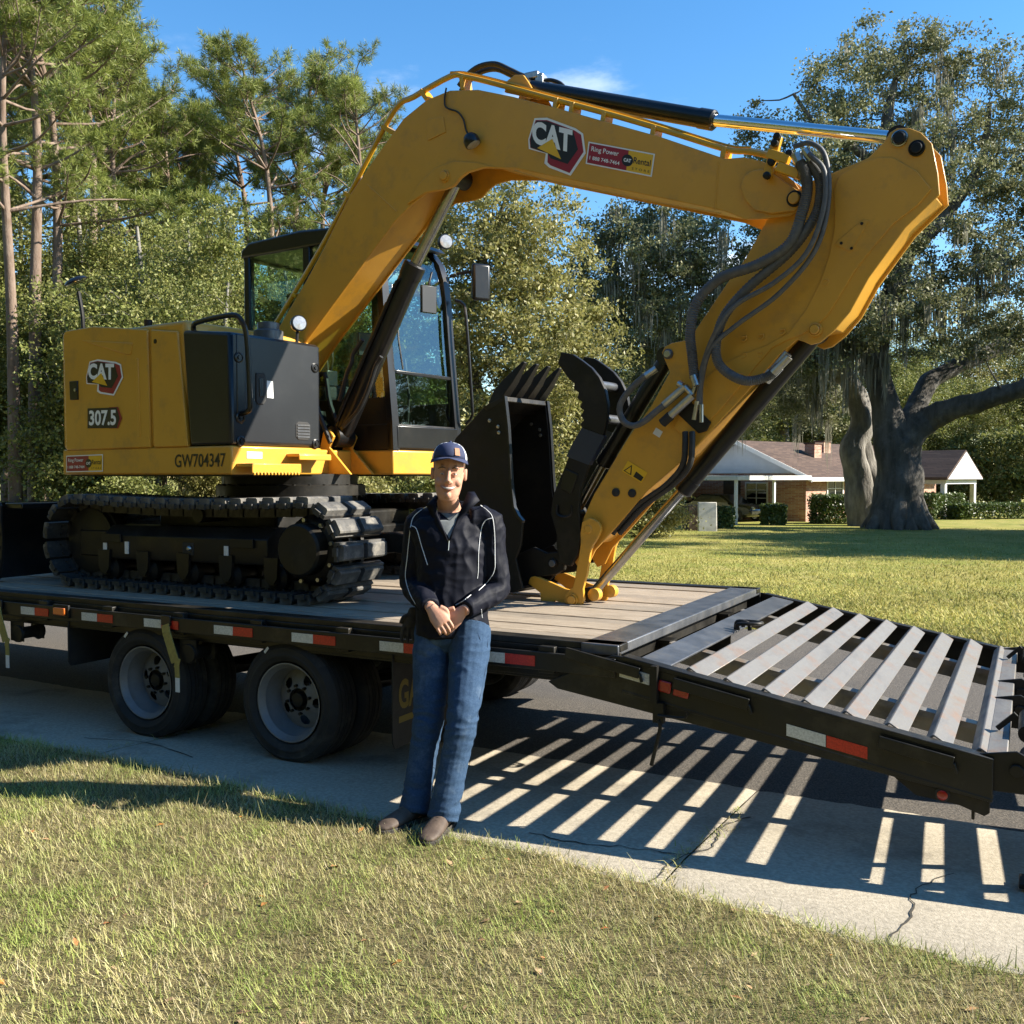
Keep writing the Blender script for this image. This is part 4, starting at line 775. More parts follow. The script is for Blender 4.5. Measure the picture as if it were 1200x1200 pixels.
# black hoses over the knee
for off, dv in ((0, .02), (6, .10)):
    mb = MB(); mb.tube([P3(x + off * .4, y + off, BV + dv) for x, y in ((538, 101), (548, 88), (562, 78), (580, 75), (597, 82), (612, 89), (626, 92))], .019, 8, smooth=4); part(mb, 'hose', 'hose_black', boom)
mb = MB(); mb.tube([P3(x, y, BV + .05) for x, y in ((634, 95), (645, 94), (655, 97), (660, 101))], .014, 8, smooth=4); part(mb, 'hose', 'hose_black', boom)
mb = MB(); mb.box(P3(626, 91, BV + .05), (.10, .10, .05)); mb.box(P3(634, 96, BV + .05), (.06, .08, .09)); part(mb, 'hose_fitting', 'zinc', boom, bevel=.01)
for dv in (-.09, .07): mb = MB(); mb.prism(trace([(600, 113), (603, 100), (612, 93), (622, 93), (627, 100), (640, 122)], BV), side, BV + dv, BV + dv + .02); part(mb, 'cylinder_ear', 'yellow', boom, bevel=.004)
# lamp and its cable
c = P3(553.5, 167, B0 - .05); work_lamp(c, (.45, .1, -.9), .052, boom, P3(550, 158, B0 - .005))
mb = MB(); mb.tube([P3(x, y, B0 - .012) for x, y in ((523, 103), (521, 116), (523, 126), (536, 131), (543, 140), (546, 152), (550, 160))], .006, 6, smooth=4); part(mb, 'lamp_cable', 'hose_black', boom)
# boom ram
def ram(base, joint, eye, v, rb, rr, name, rodm='chrome', barm='black_gloss'):
    A, J, E = P3(*base, v), P3(*joint, v), P3(*eye, v); mb = MB(); d = (J - A) / np.linalg.norm(J - A)
    mb.tube([A, A + d * .04, A + d * .06, J - d * .10, J - d * .10, J - d * .01, J], [rb * .8, rb * .95, rb, rb, rb * 1.08, rb * 1.08, rb * .9], 24); mb.cyl(A - V3 * rb * 1.1, A + V3 * rb * 1.1, rb * 1.05, 18); cy = part(mb, name, barm)
    mb = MB(); mb.cyl(J - d * .03, E, rr, 20); part(mb, 'piston_rod', rodm, cy)
    mb = MB(); mb.cyl(E - V3 * rb * 1.05, E + V3 * rb * 1.05, rr * 1.55, 18); part(mb, 'rod_eye', 'black_steel', cy); return cy, A, J, d
bc, A, J, d = ram((399, 512), (487, 309), (537, 209), BV - .0, .076, .042, 'boom_cylinder', 'old_chrome')
mb = MB(); q = np.array((d[2], 0, -d[0])); mb.tube([A + d * .12 - V3 * .085 + q * -.02, J - d * .16 - V3 * .085 + q * -.02, J - d * .12 - V3 * .06], .012, 8); mb.tube([A + d * .15 + q * -.095, J - d * .35 + q * -.095], .012, 8); part(mb, 'cylinder_pipe', 'black_gloss', bc)
for pts in (((398, 470), (406, 440), (412, 425), (414, 415), (425, 398)), ((402, 500), (420, 480), (432, 455), (440, 430), (447, 418))):
    mb = MB(); mb.tube([P3(x, y, BV - .10) for x, y in pts], .016, 8, smooth=4); part(mb, 'cylinder_hose', 'hose_black', bc)
for v in (BV - .13, BV + .11): mb = MB(); mb.prism(trace([(388, 556), (389, 527), (393, 507), (400, 504), (405, 512), (400, 525), (408, 535), (425, 556)], BV), side, v, v + .025); part(mb, 'ram_bracket', 'yellow', base, bevel=.005)
for v in (B0 - .05, B1 + .02): mb = MB(); mb.prism([(-.45, ZT - .01), (.22, ZT - .01), (.12, ZT + .08), (-.05, ZT + .22), (-.20, ZT + .30), (-.34, ZT + .24)], side, v, v + .03); part(mb, 'boom_bracket', 'yellow', base, bevel=.006)
for q in ((.28, -.02, .10), (.1, .1, .14), (.2, .22, .1)): mb = MB(); mb.tube([HW(q[0] - .5, q[1] + .02, ZT + .15), HW(q[0] - .1, q[1], ZT + .5 + q[2]), HW(q[0], q[1], ZT + .35), HW(q[0] + .15, q[1], ZT + .05)], .018, 8, smooth=5); part(mb, 'hose', 'hose_black', base)
mb = MB(); mb.lathe(HW(.12, .12, ZT), (0, 0, 1), [(0, .13), (.2, .13), (.22, .1), (.3, .09)], 18); part(mb, 'slew_motor', 'black_steel', base)

# ---- stick (arm)
SV = .12; S0, S1 = SV - .122, SV + .122
stick_px = [(905, 245), (888, 277), (873, 304), (854, 329), (814, 388), (806, 398), (787, 402), (779, 406), (775.5, 413), (779, 422), (785, 436), (764, 474), (736, 513), (696, 579), (684, 606), (675, 640), (673, 658), (679, 668), (688, 664), (697, 645), (719, 621), (758, 576), (807, 533), (870, 465), (912, 417), (934, 398), (941, 400), (950, 404), (961, 401), (977, 388), (996, 366), (1018, 326), (1061, 267), (1101, 228), (1099, 203), (1092, 168), (1079, 155), (1066, 150), (1051, 150), (1043, 155), (1035, 167), (1017, 185), (974, 203), (945, 214)]
sp_ = trace(stick_px, S0); mb = MB()
core_px = [(905, 247), (873, 304), (854, 329), (814, 388), (785, 436), (764, 474), (736, 513), (696, 579), (686, 606), (684, 640), (697, 640), (719, 621), (758, 576), (807, 533), (870, 465), (934, 398), (955, 392), (977, 388), (996, 366), (1018, 326), (1061, 267), (1100, 229), (1090, 216), (1017, 188), (974, 206), (945, 216)]
mb.prism(inset(trace(core_px, S0), .016), side, S0 + .012, S1 - .012); stick = part(mb, 'stick', 'yellow', bevel=.004)
for a, b in ((S0, S0 + .018), (S1 - .018, S1)):
    mb = MB(); mb.prism(sp_, side, a, b); part(mb, 'stick_side_plate', 'yellow', stick, bevel=.004)
rp_px = [(1012, 190), (1047, 185), (1092, 222), (1048, 262), (1002, 318), (970, 370), (940, 392), (905, 408), (870, 450), (820, 505), (790, 500), (830, 440), (872, 415), (925, 390), (962, 330), (978, 270), (978, 225), (985, 205)]
mb = MB(); mb.prism(trace(rounded(rp_px, 2), S0), side, S0 - .008, S0 + .001); part(mb, 'stiffener_plate', 'yellow', stick, bevel=.003)
mb = MB(); mb.prism(trace([(1012, 258), (1019, 259), (998, 296), (979, 287), (982, 283)], S0), side, S0 - .013, S0 - .007); part(mb, 'cover_plate', 'yellow', stick, bevel=.002)
for q in ((968, 331), (872, 397), (892, 395), (917, 389), (872, 417), (891, 416), (868, 440)):
    mb = MB(); c = P3(*q, S0 - .008); mb.tube([c + (-.014, 0, .012), c + (.012, 0, .014), c + (.014, 0, -.002), c + (0, 0, -.014), c + (-.014, 0, -.01)], .0045, 6); part(mb, 'hose_loop', 'yellow', stick)
for q in ((1010, 262), (986, 285), (998, 291)): mb = MB(); mb.lathe(P3(*q, S0 - .013), -V3, [(0, .008), (.004, .008)], 8); part(mb, 'screw', 'black_steel', stick)
pin(1054.5, 162.5, S0, .042, parent=stick, m='old_chrome', ringm='black_steel'); pin(1074.5, 174, S0, .040, parent=stick, ringm='black_steel'); pin(955.5, 386.5, S0 - .008, .036, parent=stick, m='yellow'); pin(783.5, 415, S0, .030, parent=stick, m='grey_steel', ringm='zinc'); pin(691, 620, S0 - .03, .038, parent=stick, m='yellow')
for q in ((722, 577), (741, 578)): mb = MB(); mb.lathe(P3(*q, S0), -V3, [(0, .026), (.008, .026), (.012, .018)], 14); part(mb, 'plug', 'rubber', stick)
ram((617, 103), (838, 141.5), (1054, 162.5), SV, .054, .034, 'stick_cylinder')
cyk, A, J, d = ram((956, 390), (799, 576), (694, 696), SV, .054, .030, 'bucket_cylinder', 'old_chrome')
mb = MB(); c = P3(915, 424, S0 - .04); mb.cyl(c + d * -.06, c + d * .07, .026, 12); mb.cyl(c + d * .07, c + d * .13, .032, 8); part(mb, 'hose_fitting', 'zinc', cyk)
tc_, A, J, d2 = ram((783, 418), (706, 545), (676, 600), SV, .050, .028, 'thumb_cylinder', 'old_chrome')
# hoses over the elbow
H = {'A': ([(937, 190), (944, 205), (946, 222), (940, 249), (925, 286), (888, 310), (845, 326), (817, 354), (809, 388), (811, 415), (814, 443)], .028, 'hose', 1), 'B': ([(948, 190), (960, 208), (961, 232), (953, 257), (925, 295), (876, 338), (848, 372), (839, 406), (845, 430), (872, 446), (900, 441), (914, 429)], .026, 'hose', 1),
     'C': ([(948, 180), (966, 202), (964, 249), (944, 298), (906, 332), (863, 357), (839, 388), (823, 431), (818, 474)], .014, 'hose', 0), 'D': ([(930, 172), (950, 168), (967, 184), (971, 233), (956, 292), (913, 344), (863, 381), (833, 409), (822, 449), (821, 480)], .014, 'hose', 0)}
for k, (pts, r, m, cor) in H.items():
    vv = {'A': -.11, 'B': -.085, 'C': -.125, 'D': -.10}[k]; P = [P3(x, y, SV - .13 + vv * (1 if i < len(pts) - 2 else .6)) for i, (x, y) in enumerate(pts)]
    if cor:
        Q = catmull(P, 24); rr = [r * (1 + (.10 if i % 2 else -.06)) for i in range(len(Q))]; mb = MB(); mb.tube(Q, rr, 10)
    else: mb = MB(); mb.tube(P, r, 8, smooth=6)
    part(mb, 'arm_hose', m, stick, angle=60)
for q0, q1, r in (((933, 181), (938, 193), .03), ((938, 190), (942, 205), .026), ((943, 176), (952, 188), .022), ((906, 437), (925, 418), .022), ((812, 440), (816, 452), .018), ((817, 470), (813, 492), .012), ((822, 474), (822, 495), .012)):
    mb = MB(); mb.cyl(P3(*q0, SV - .235), P3(*q1, SV - .235), r, 10); part(mb, 'hose_fitting', 'zinc', stick)
# manifold at the end of the boom pipes
mb = MB(); mb.bar(P3(899, 208, B0 - .03), P3(912, 160, B0 - .03), .03, .05); mb.bar(P3(900, 180, B0 - .05), P3(925, 188, B0 - .05), .05, .05); mb.bar(P3(912, 196, B0 - .05), P3(938, 205, B0 - .05), .06, .05); part(mb, 'pipe_manifold', 'yellow_pipe', boom, bevel=.006)
for q in ((899, 206), (904, 190), (908, 168), (911, 160), (925, 180)): mb = MB(); mb.lathe(P3(*q, B0 - .055), -V3, [(-.01, .020), (.015, .020), (.02, .012)], 8); part(mb, 'manifold_bolt', 'black_steel', boom)
# thumb plumbing: valve block with its hoses
mb = MB()
for a, b, r in (((778, 475), (803, 453), .022), ((803, 453), (812, 463), .018), ((812, 463), (786, 487), .024), ((800, 452), (795, 449), .02), ((812, 462), (816, 450), .014)): mb.cyl(P3(*a, S0 - .06), P3(*b, S0 - .06), r, 10)
part(mb, 'valve_fittings', 'zinc', stick)
mb = MB(); mb.cyl(P3(786, 487, S0 - .06), P3(776, 496, S0 - .06), .028, 10); part(mb, 'valve_cap', 'rubber', stick)
mb = MB(); mb.prism(trace([(800, 470), (806, 466), (834, 495), (829, 505), (820, 508), (790, 480)], S0), side, S0 - .02, S0 - .002); part(mb, 'valve_plate', 'black_steel', stick, bevel=.003)
mb = MB(); mb.tube([P3(x, y, S0 - .07) for x, y in ((757, 440), (745, 450), (731, 466), (726, 480), (731, 494), (743, 499), (756, 493), (768, 483), (778, 475))], .019, 10, smooth=4); part(mb, 'arm_hose', 'hose', stick)
mb = MB(); mb.cyl(P3(756, 441, S0 - .07), P3(769, 432, S0 - .05), .02, 10); part(mb, 'hose_fitting', 'zinc', stick)
for q in ((803, 0), (811, 0)):
    mb = MB(); mb.tube([P3(q[0], 506, S0 - .04), P3(q[0], 520, S0 - .05), P3(q[0] - 3, 545, S0 - .05), P3(q[0] - 22, 568, S0 - .02), P3(q[0] - 55, 592, S0 + .02), P3(q[0] - 85, 625, S0 + .04)], .018, 8, smooth=4); part(mb, 'arm_hose', 'hose_black', stick)
# ---- bucket, link, thumb
KV = .12; K0, K1 = KV - .26, KV + .26
bk = [(568, 476), (590, 464), (594, 500), (596, 535), (598, 570), (601, 596), (606, 606), (612, 612), (610, 640), (604, 655), (612, 690), (600, 695), (580, 688), (556, 668), (534, 636), (523, 600), (520, 565), (524, 535), (534, 513)]
bpoly = trace(bk, K0); bkt = None
for v in (K0, K1 - .022):
    mb = MB(); mb.prism(bpoly, side, v, v + .022); o = part(mb, 'bucket_side', 'black_steel', bkt, bevel=.004); bkt = bkt or o
shell = trace([(572, 473), (568, 476), (534, 513), (524, 535), (520, 565), (523, 600), (534, 636), (556, 668), (580, 688), (600, 695), (612, 690)], K0); inn = [(a, b) for a, b in inset(bpoly, .022)]
mb = MB(); out_ = [bpoly[i] for i in (0, 18, 17, 16, 15, 14, 13, 12, 11, 10)]; in_ = [inn[i] for i in (0, 18, 17, 16, 15, 14, 13, 12, 11, 10)]
mb.prism(out_ + in_[::-1], side, K0 + .02, K1 - .02); part(mb, 'bucket_shell', 'black_steel', bkt)
mb = MB(); mb.prism(trace([(566, 477), (590, 464), (591, 470), (572, 482)], K0), side, K0 - .004, K1 + .004); part(mb, 'cutting_edge', 'black_steel', bkt, bevel=.004)
for k in range(4):
    v = K0 + .045 + k * .143; mb = MB(); t = trace([(570, 477), (588, 465), (600, 447), (612, 424), (609, 423), (590, 442), (577, 458)], K0)
    n = len(t); cu = sum(a for a, b in t) / n; b0 = t[0]
    wv = lambda i: .042 if i in (0, 1) else (.036 if i in (2, 6) else (.028 if i in (5,) else .016))
    mb.add([HW(a, v - wv(i), b) for i, (a, b) in enumerate(t)] + [HW(a, v + wv(i), b) for i, (a, b) in enumerate(t)], [tuple(range(n)), tuple(range(2 * n - 1, n - 1, -1))] + [(i, i + n, (i + 1) % n + n, (i + 1) % n) for i in range(n)]); part(mb, 'bucket_tooth', 'black_steel', bkt, bevel=.004)
for q in ((574, 493), (584, 500), (585, 507)):
    for v in (K0 - .001, K1 - .026): mb = MB(); mb.lathe(P3(*q, K0) + V3 * (v - K0), -V3, [(0, .012), (.006, .012), (.008, .008)], 8); part(mb, 'rivet', 'zinc', bkt)
mb = MB(); cw = trace([(590, 464), (592, 464), (596, 500), (598, 535), (600, 570), (603, 594), (608, 604), (613, 610), (612, 613), (606, 607), (601, 597), (598, 570), (596, 535), (594, 500)], K0)
for v in (K0 - .006, K1 - .016): mb = MB(); mb.prism(cw, side, v, v + .03); part(mb, 'side_cutter', 'black_gloss', bkt)
for v in (KV - .13, KV + .10):
    mb = MB(); mb.prism(trace([(598, 664), (606, 650), (625, 641), (640, 648), (655, 646), (663, 655), (661, 668), (650, 674), (630, 676), (615, 690), (600, 694), (594, 680)], KV - .13), side, v, v + .03); part(mb, 'bucket_ear', 'black_steel', bkt, bevel=.006)
pin(648.5, 660, KV - .13, .032, parent=bkt, ringm='grey_steel'); pin(604, 674.5, KV - .13, .030, parent=bkt, ringm='black_steel')
for v in (S0 - .05, S1 + .025):
    mb = MB(); mb.prism(trace(rounded([(682, 612), (691, 607), (701, 612), (704, 622), (698, 634), (692, 645), (688, 672), (683, 690), (684, 703), (678, 713), (668, 714), (661, 706), (663, 695), (671, 688), (675, 670), (680, 640), (680, 625)], 2), S0 - .05), side, v, v + .025); lk_ = part(mb, 'power_link', 'yellow', bkt, bevel=.004)
    mb = MB(); mb.prism(trace(rounded([(619, 684), (622, 676), (633, 677), (662, 690), (676, 694), (680, 706), (672, 713), (660, 708), (650, 704), (648, 709), (640, 711), (634, 706), (633, 695)], 2), S0 - .02), side, v + .03, v + .055); part(mb, 'guide_link', 'yellow', bkt, bevel=.004)
pin(671, 703, S0 - .05, .040, parent=bkt, m='yellow'); 
for dv in (-.01, .20): mb = MB(); mb.lathe(P3(696, 697, S0) + V3 * dv, V3, [(0, .032), (.004, .040), (.05, .040), (.054, .032)], 20); part(mb, 'link_pin', 'yellow', bkt)
mb = MB(); mb.cyl(P3(641, 702, S0), P3(641, 702, S0) - V3 * .002, .02, 12); part(mb, 'pin_hole', 'rubber', bkt)
th_out = [(657.5, 412.5), (671, 415), (682, 422.5), (693, 431), (702, 442), (709, 457), (712, 474), (711, 490), (707, 508), (690, 544), (680, 572), (677.5, 595), (681, 626), (677, 650), (668, 664), (655, 660), (652, 640), (652, 626), (645, 601), (648, 581), (656, 560), (662, 547), (670.5, 521.5), (682, 502)]
th_in = [(680, 497), (684, 492), (680, 487), (684, 481), (679, 477), (682, 471), (676, 467), (678, 460), (672, 456), (673, 449), (667, 445), (653.5, 426)]
TH = None
for v in (SV - .155, SV + .125):
    mb = MB(); mb.prism(trace(th_out + th_in, SV - .155), side, v, v + .035); o = part(mb, 'thumb', 'black_steel', TH, bevel=.005); TH = TH or o
    mb = MB(); mb.prism(trace([(671, 520), (682, 501.5), (708.5, 511), (690.5, 545), (664, 535)], SV - .155), side, v - .003, v + .038); part(mb, 'thumb_band', 'blue_band', TH)
for q in ((706, 450), (712, 490), (662, 640)): mb = MB(); mb.cyl(P3(*q, SV - .13) - U3 * .05, P3(*q, SV - .13) - U3 * .05 + V3 * .26, .028, 14); part(mb, 'thumb_cross_tube', 'grey_steel', TH)
mb = MB(); mb.prism(trace([(663, 549), (678, 556), (670, 579), (657, 572)], SV - .155), side, SV - .163, SV - .154); lp_ = part(mb, 'thumb_plate', 'black_gloss', TH, bevel=.003)
c = P3(661, 596, SV - .16); mb = MB(); mb.tube([c + (-.05, 0, .02), c + (-.05, 0, -.03), c + (-.02, 0, -.05), c + (.02, 0, -.05), c + (.05, 0, -.03), c + (.05, 0, .02)], .009, 6, smooth=3); part(mb, 'lifting_eye', 'black_steel', TH)

# ---- lettering and stickers
def frame_from(pxl, pxr, pxu, v):                      # lower left, lower right, upper left seen points on the plane v
    a, b, c = P3(*pxl, v), P3(*pxr, v), P3(*pxu, v); return Plane(a, b - a, c - a)
def cat_logo(pl, parent, emblem=True):
    bd = MB(); pl.poly(bd, [(.28, .12), (.30, .32), (-.03, .35), (-.045, .55), (.06, 1.0), (.30, 1.05), (.84, .93), (.98, .85), (1.04, .47), (.78, -.03), (.37, .05)], .0025); o = flat(bd, 'emblem', 'print_white', parent)
    t = MB(); pl.poly(t, [(.34, .15), (.34, .33), (.0, .38), (-.02, .55), (.085, .965), (.30, 1.0), (.82, .885), (.945, .82), (1.0, .49), (.76, .02), (.40, .10)], .0035); flat(t, 'emblem_red', 'print_red', o)
    t = MB(); pl.poly(t, [(.34, .33), (.01, .39), (-.005, .55), (.095, .945), (.30, .98), (.80, .865), (.90, .52), (.72, .19), (.40, .24)], .0045); flat(t, 'emblem_black', 'print_black', o)
    t = MB(); v_, f_ = TXT['CAT']; t.add([pl.p(.03 + q[0] * .76, .42 + q[1] * .47 + .06 * (1 - q[0]) - .0 * q[0], .0055) for q in v_], f_); flat(t, 'lettering', 'print_white', o)
    t = MB(); pl.poly(t, [(.14, .40), (.60, .26), (.42, .64)], .0065); flat(t, 'emblem_triangle', 'print_yellow', o)
cat_logo(frame_from((621, 195), (683, 207), (623, 138), B0 - .001), boom)
cat_logo(frame_from((103, 464), (143, 462), (103, 424), -VS - .009), hd)
def hire_sticker(pl, parent):
    t = MB(); pl.poly(t, [(0, 0), (1, 0), (1, 1), (0, 1)], .0025); o = flat(t, 'sticker', 'print_white', parent)
    t = MB(); pl.poly(t, [(.02, .06), (.62, .06), (.62, .94), (.02, .94)], .0035); flat(t, 'sticker_red', 'print_red', o)
    t = MB(); pl.poly(t, [(.62, .06), (.98, .06), (.98, .94), (.62, .94)], .0035); flat(t, 'sticker_yellow', 'print_yellow', o)
    t = MB(); pl.text(t, 'ring', .06, .54, .42, .28, .0045); pl.text(t, 'tel', .05, .22, .46, .17, .0045); flat(t, 'lettering', 'print_white', o)
    t = MB(); pl.poly(t, [(.62 + .085 * math.cos(a) * 1.0, .5 + .26 * math.sin(a)) for a in np.linspace(0, 6.283, 17)[:-1]], .0045); pl.text(t, 'rental', .71, .42, .25, .28, .0045); pl.text(t, 'store', .70, .15, .26, .10, .0045); flat(t, 'badge', 'print_black', o)
    t = MB(); pl.text(t, 'CAT', .565, .42, .11, .16, .0055); flat(t, 'badge_lettering', 'print_white', o)
hire_sticker(frame_from((686.5, 192), (764, 207.5), (690, 166), B0 - .001), boom)
hire_sticker(frame_from((78, 553.5), (121, 552.5), (78, 534), -VS - .001), base)
pl = frame_from((105, 500), (138, 499.5), (105, 480), -VS - .009)
t = MB(); pl.poly(t, [(.7, -.12), (1.02, -.12), (1.16, .45), (1.02, 1.1), (.7, 1.1)], .0025); mdl = flat(t, 'model_plate', 'print_red', hd)
t = MB(); pl.poly(t, [(-.06, -.1), (.98, -.1), (1.08, .45), (.98, 1.07), (-.06, 1.07)], .0035); flat(t, 'model_ground', 'print_black', mdl)
t = MB(); pl.text(t, '307.5', 0, .05, .96, .9, .0045); flat(t, 'lettering', 'print_white', mdl)
pl = frame_from((205, 548), (264.5, 547), (205, 532.5), -VS - .001); t = MB(); pl.text(t, 'GW', 0, 0, 1, 1, .002); flat(t, 'fleet_number', 'print_black', base)
pl = Plane(FPt(289, 537, .0), FPt(307, 537.5, .0) - FPt(289, 537, .0), FPt(289, 529, .0) - FPt(289, 537, .0)); t = MB(); pl.poly(t, [(0, 0), (1, 0), (1, 1), (0, 1)], .003); flat(t, 'label', 'white_label', base)
pl = frame_from((729, 552), (752, 566), (736, 540), S0 - .001); t = MB(); pl.poly(t, [(0, 0), (1, .0), (1, 1), (0, 1)], .002); wl = flat(t, 'warning_label', 'print_yellow', stick)
t = MB(); pl.poly(t, [(.05, .1), (.45, .1), (.25, .9)], .003); pl.poly(t, [(.55, .1), (.95, .1), (.95, .5), (.55, .6)], .003); flat(t, 'warning_symbol', 'print_black', wl); t = MB(); pl.poly(t, [(.12, .16), (.38, .16), (.25, .72)], .004); flat(t, 'warning_ground', 'print_yellow', wl)
pl = frame_from((765, 508), (773, 513), (769, 501), S0 - .001); t = MB(); pl.poly(t, [(0, 0), (1, 0), (1, 1), (0, 1)], .002); flat(t, 'label', 'white_label', stick)
# ================================================================== THE MAN LEANING ON THE TRAILER
from mathutils.bvhtree import BVHTree
from mathutils import noise as mnoise
mat('skin', (0.46, 0.235, 0.155), (0.52, 0.285, 0.195), rough=0.62, spec=0.25, scale=14, bump=0.0006, bscale=220)
mat('jacket', (0.0042, 0.005, 0.0105), (0.0065, 0.0075, 0.0145), rough=0.62, scale=18, spec=0.15, bump=0.0006, bscale=300)
mat('tshirt', (0.17, 0.185, 0.19), (0.14, 0.15, 0.155), rough=0.9, scale=60)
mat('denim', (0.020, 0.044, 0.092), (0.042, 0.078, 0.135), rough=0.88, spec=0.15, scale=130, detail=8, bump=0.0009, bscale=260, contrast=(0.30, 0.70), dirt=(0.15, 0.21, 0.29, 0.75), dscale=3.2)
mat('brown_leather', (0.055, 0.036, 0.026), (0.10, 0.07, 0.05), rough=0.7, scale=20, bump=0.001, bscale=80)
mat('shoe_sole', (0.022, 0.020, 0.018), (0.05, 0.042, 0.034), rough=0.85, scale=20)
mat('cap_navy', (0.016, 0.024, 0.070), (0.022, 0.032, 0.085), rough=0.8, scale=80, bump=0.0005, bscale=400)
mat('cap_mesh', (0.62, 0.64, 0.68), (0.50, 0.52, 0.56), rough=0.85, scale=140)
mat('patch', (0.34, 0.15, 0.07), (0.26, 0.11, 0.05), rough=0.7, scale=50)
mat('hair', (0.045, 0.026, 0.015), (0.075, 0.045, 0.026), rough=0.6, scale=80, vec=(1, 1, .2), bump=0.002, bscale=200)
mat('piping', (0.66, 0.67, 0.68), rough=0.6); mat('teeth', (0.50, 0.46, 0.41), rough=0.3); mat('lip', (0.34, 0.14, 0.105), rough=0.5); mat('eye_white', (0.42, 0.38, 0.36), rough=0.3); mat('eye_dark', (0.02, 0.016, 0.014), rough=0.15); mat('gold', (0.75, 0.6, 0.3), rough=0.25, metal=1.0)
mat('glove', (0.016, 0.014, 0.012), (0.035, 0.028, 0.02), rough=0.8, scale=30)
_bf = np.array((math.sin(YAW), -math.cos(YAW), 0.0)); BF = _bf * math.cos(R(12)) + _rt * math.sin(R(12)); BR = _rt * math.cos(R(12)) - _bf * math.sin(R(12)); BZ = np.array((0, 0, 1.0))     # his left, his front, up
def J(px, py, d): return atD(px, py, d)
def loft(mb, secs, n=20):                              # secs: (centre, half-axis a, half-axis b)
    vs = []
    for c, a, b in secs:
        for j in range(n):
            t = 2 * math.pi * j / n; vs.append(np.array(c) + np.array(a) * math.cos(t) + np.array(b) * math.sin(t))
    k = len(secs); fs = [(i * n + j, i * n + (j + 1) % n, (i + 1) * n + (j + 1) % n, (i + 1) * n + j) for i in range(k - 1) for j in range(n)] + [tuple(range(n))[::-1], tuple(range((k - 1) * n, k * n))]
    return mb.add(vs, fs)
def remesh(mb, voxel, it=4, folds=None, name='m'):
    me = mb.mesh(name, smooth=False); o = bpy.data.objects.new('tmp', me); COL.objects.link(o)
    k = o.modifiers.new('r', 'REMESH'); k.mode = 'VOXEL'; k.voxel_size = voxel; s = o.modifiers.new('s', 'SMOOTH'); s.factor = .5; s.iterations = it
    bpy.context.view_layer.update(); m2 = bpy.data.meshes.new_from_object(o.evaluated_get(bpy.context.evaluated_depsgraph_get())); bpy.data.objects.remove(o)
    if folds:
        n = len(m2.vertices); co = np.empty(n * 3, np.float32); m2.vertices.foreach_get('co', co); co = co.reshape(-1, 3); nr = np.empty(n * 3, np.float32); m2.vertex_normals.foreach_get('vector', nr); nr = nr.reshape(-1, 3)
        dv = np.array([folds(Vector(c)) for c in co], np.float32); m2.vertices.foreach_set('co', (co + nr * dv[:, None]).ravel())
    m2.polygons.foreach_set('use_smooth', np.ones(len(m2.polygons), bool)); m2.update(); return m2
PO = atZ(495, 972, 0.0); MAN = empty('person', tuple(PO)); tag(MAN, 'person in navy zip jacket, blue jeans and cap, leaning on the trailer with clasped hands', 'person')
def put(name, me, m, parent=None):
    me.transform(Matrix.Translation(-Vector(tuple(float(c) for c in PO)))); return link(name, me, parent or MAN, m)
joint = dict(hipL=J(509, 738, 4.82), hipR=J(553, 740, 4.77), kneeL=J(502, 842, 4.64), kneeR=J(542, 842, 4.50), ankL=J(487, 944, 4.52), ankR=J(521, 950, 4.42), shL=J(492, 613, 4.86), shR=J(573, 612, 4.84), elL=J(483, 684, 4.86), elR=J(583, 690, 4.82), wrL=J(505, 712, 4.60), wrR=J(543, 716, 4.60), chest=J(532, 640, 4.83), waist=J(529, 692, 4.81), pelvis=J(531, 735, 4.80), neck=J(527, 598, 4.83), head=J(526, 555, 4.76))
g = joint
# ---- body: head, neck, trunk, arms with hands, legs, feet as one skin
HC = g['head']; tilt = R(3)
_hr = _rt * math.cos(R(3)) - _bf * math.sin(R(3)); hF = _bf * math.cos(R(3)) + _rt * math.sin(R(3)); hR = _hr * math.cos(tilt) - BZ * math.sin(tilt); hZ = BZ * math.cos(tilt) + _hr * math.sin(tilt)
def HD(x, y, z): return HC + hR * x * 1.03 + hF * y * 1.02 + hZ * (z * 1.09)    # x his left, y forward, z up
body = MB()
loft(body, [(HD(0, fo, z), hR * w_, hF * d) for z, w_, d, fo in ((-.122, .024, .018, .064), (-.113, .040, .033, .052), (-.092, .055, .060, .032), (-.065, .063, .081, .013), (-.03, .0685, .092, .004), (.01, .071, .097, 0), (.045, .074, .099, -.004), (.08, .070, .093, -.008), (.105, .054, .072, -.01), (.122, .026, .036, -.01))], 24)
body.tube([HD(0, .093, .020), HD(0, .104, -.006), HD(0, .118, -.034), HD(0, .110, -.044)], [.008, .010, .0140, .010], 10)
for s in (-1, 1):
    body.sphere(HD(s * .013, .104, -.039), .0095, 10, 8); body.sphere(HD(s * .039, .061, -.038), .0235, 12, 8); body.sphere(HD(s * .03, .080, .026), .0155, 10, 8)
    loft(body, [(HD(s * x, y, z), hZ * a, hF * b) for x, y, z, a, b in ((.066, -.008, -.005, .020, .010), (.078, -.012, -.003, .031, .017), (.084, -.016, 0, .030, .016), (.086, -.017, 0, .018, .010))], 12)
body.sphere(HD(0, .086, -.094), .017, 10, 8)
loft(body, [(HD(0, -.018, -.06), hR * .052, hF * .056), (HD(0, -.024, -.11), hR * .052, hF * .055), (g['neck'] + BF * .0, BR * .060, BF * .058), (g['neck'] + BZ * -.05, BR * .085, BF * .065)], 16)
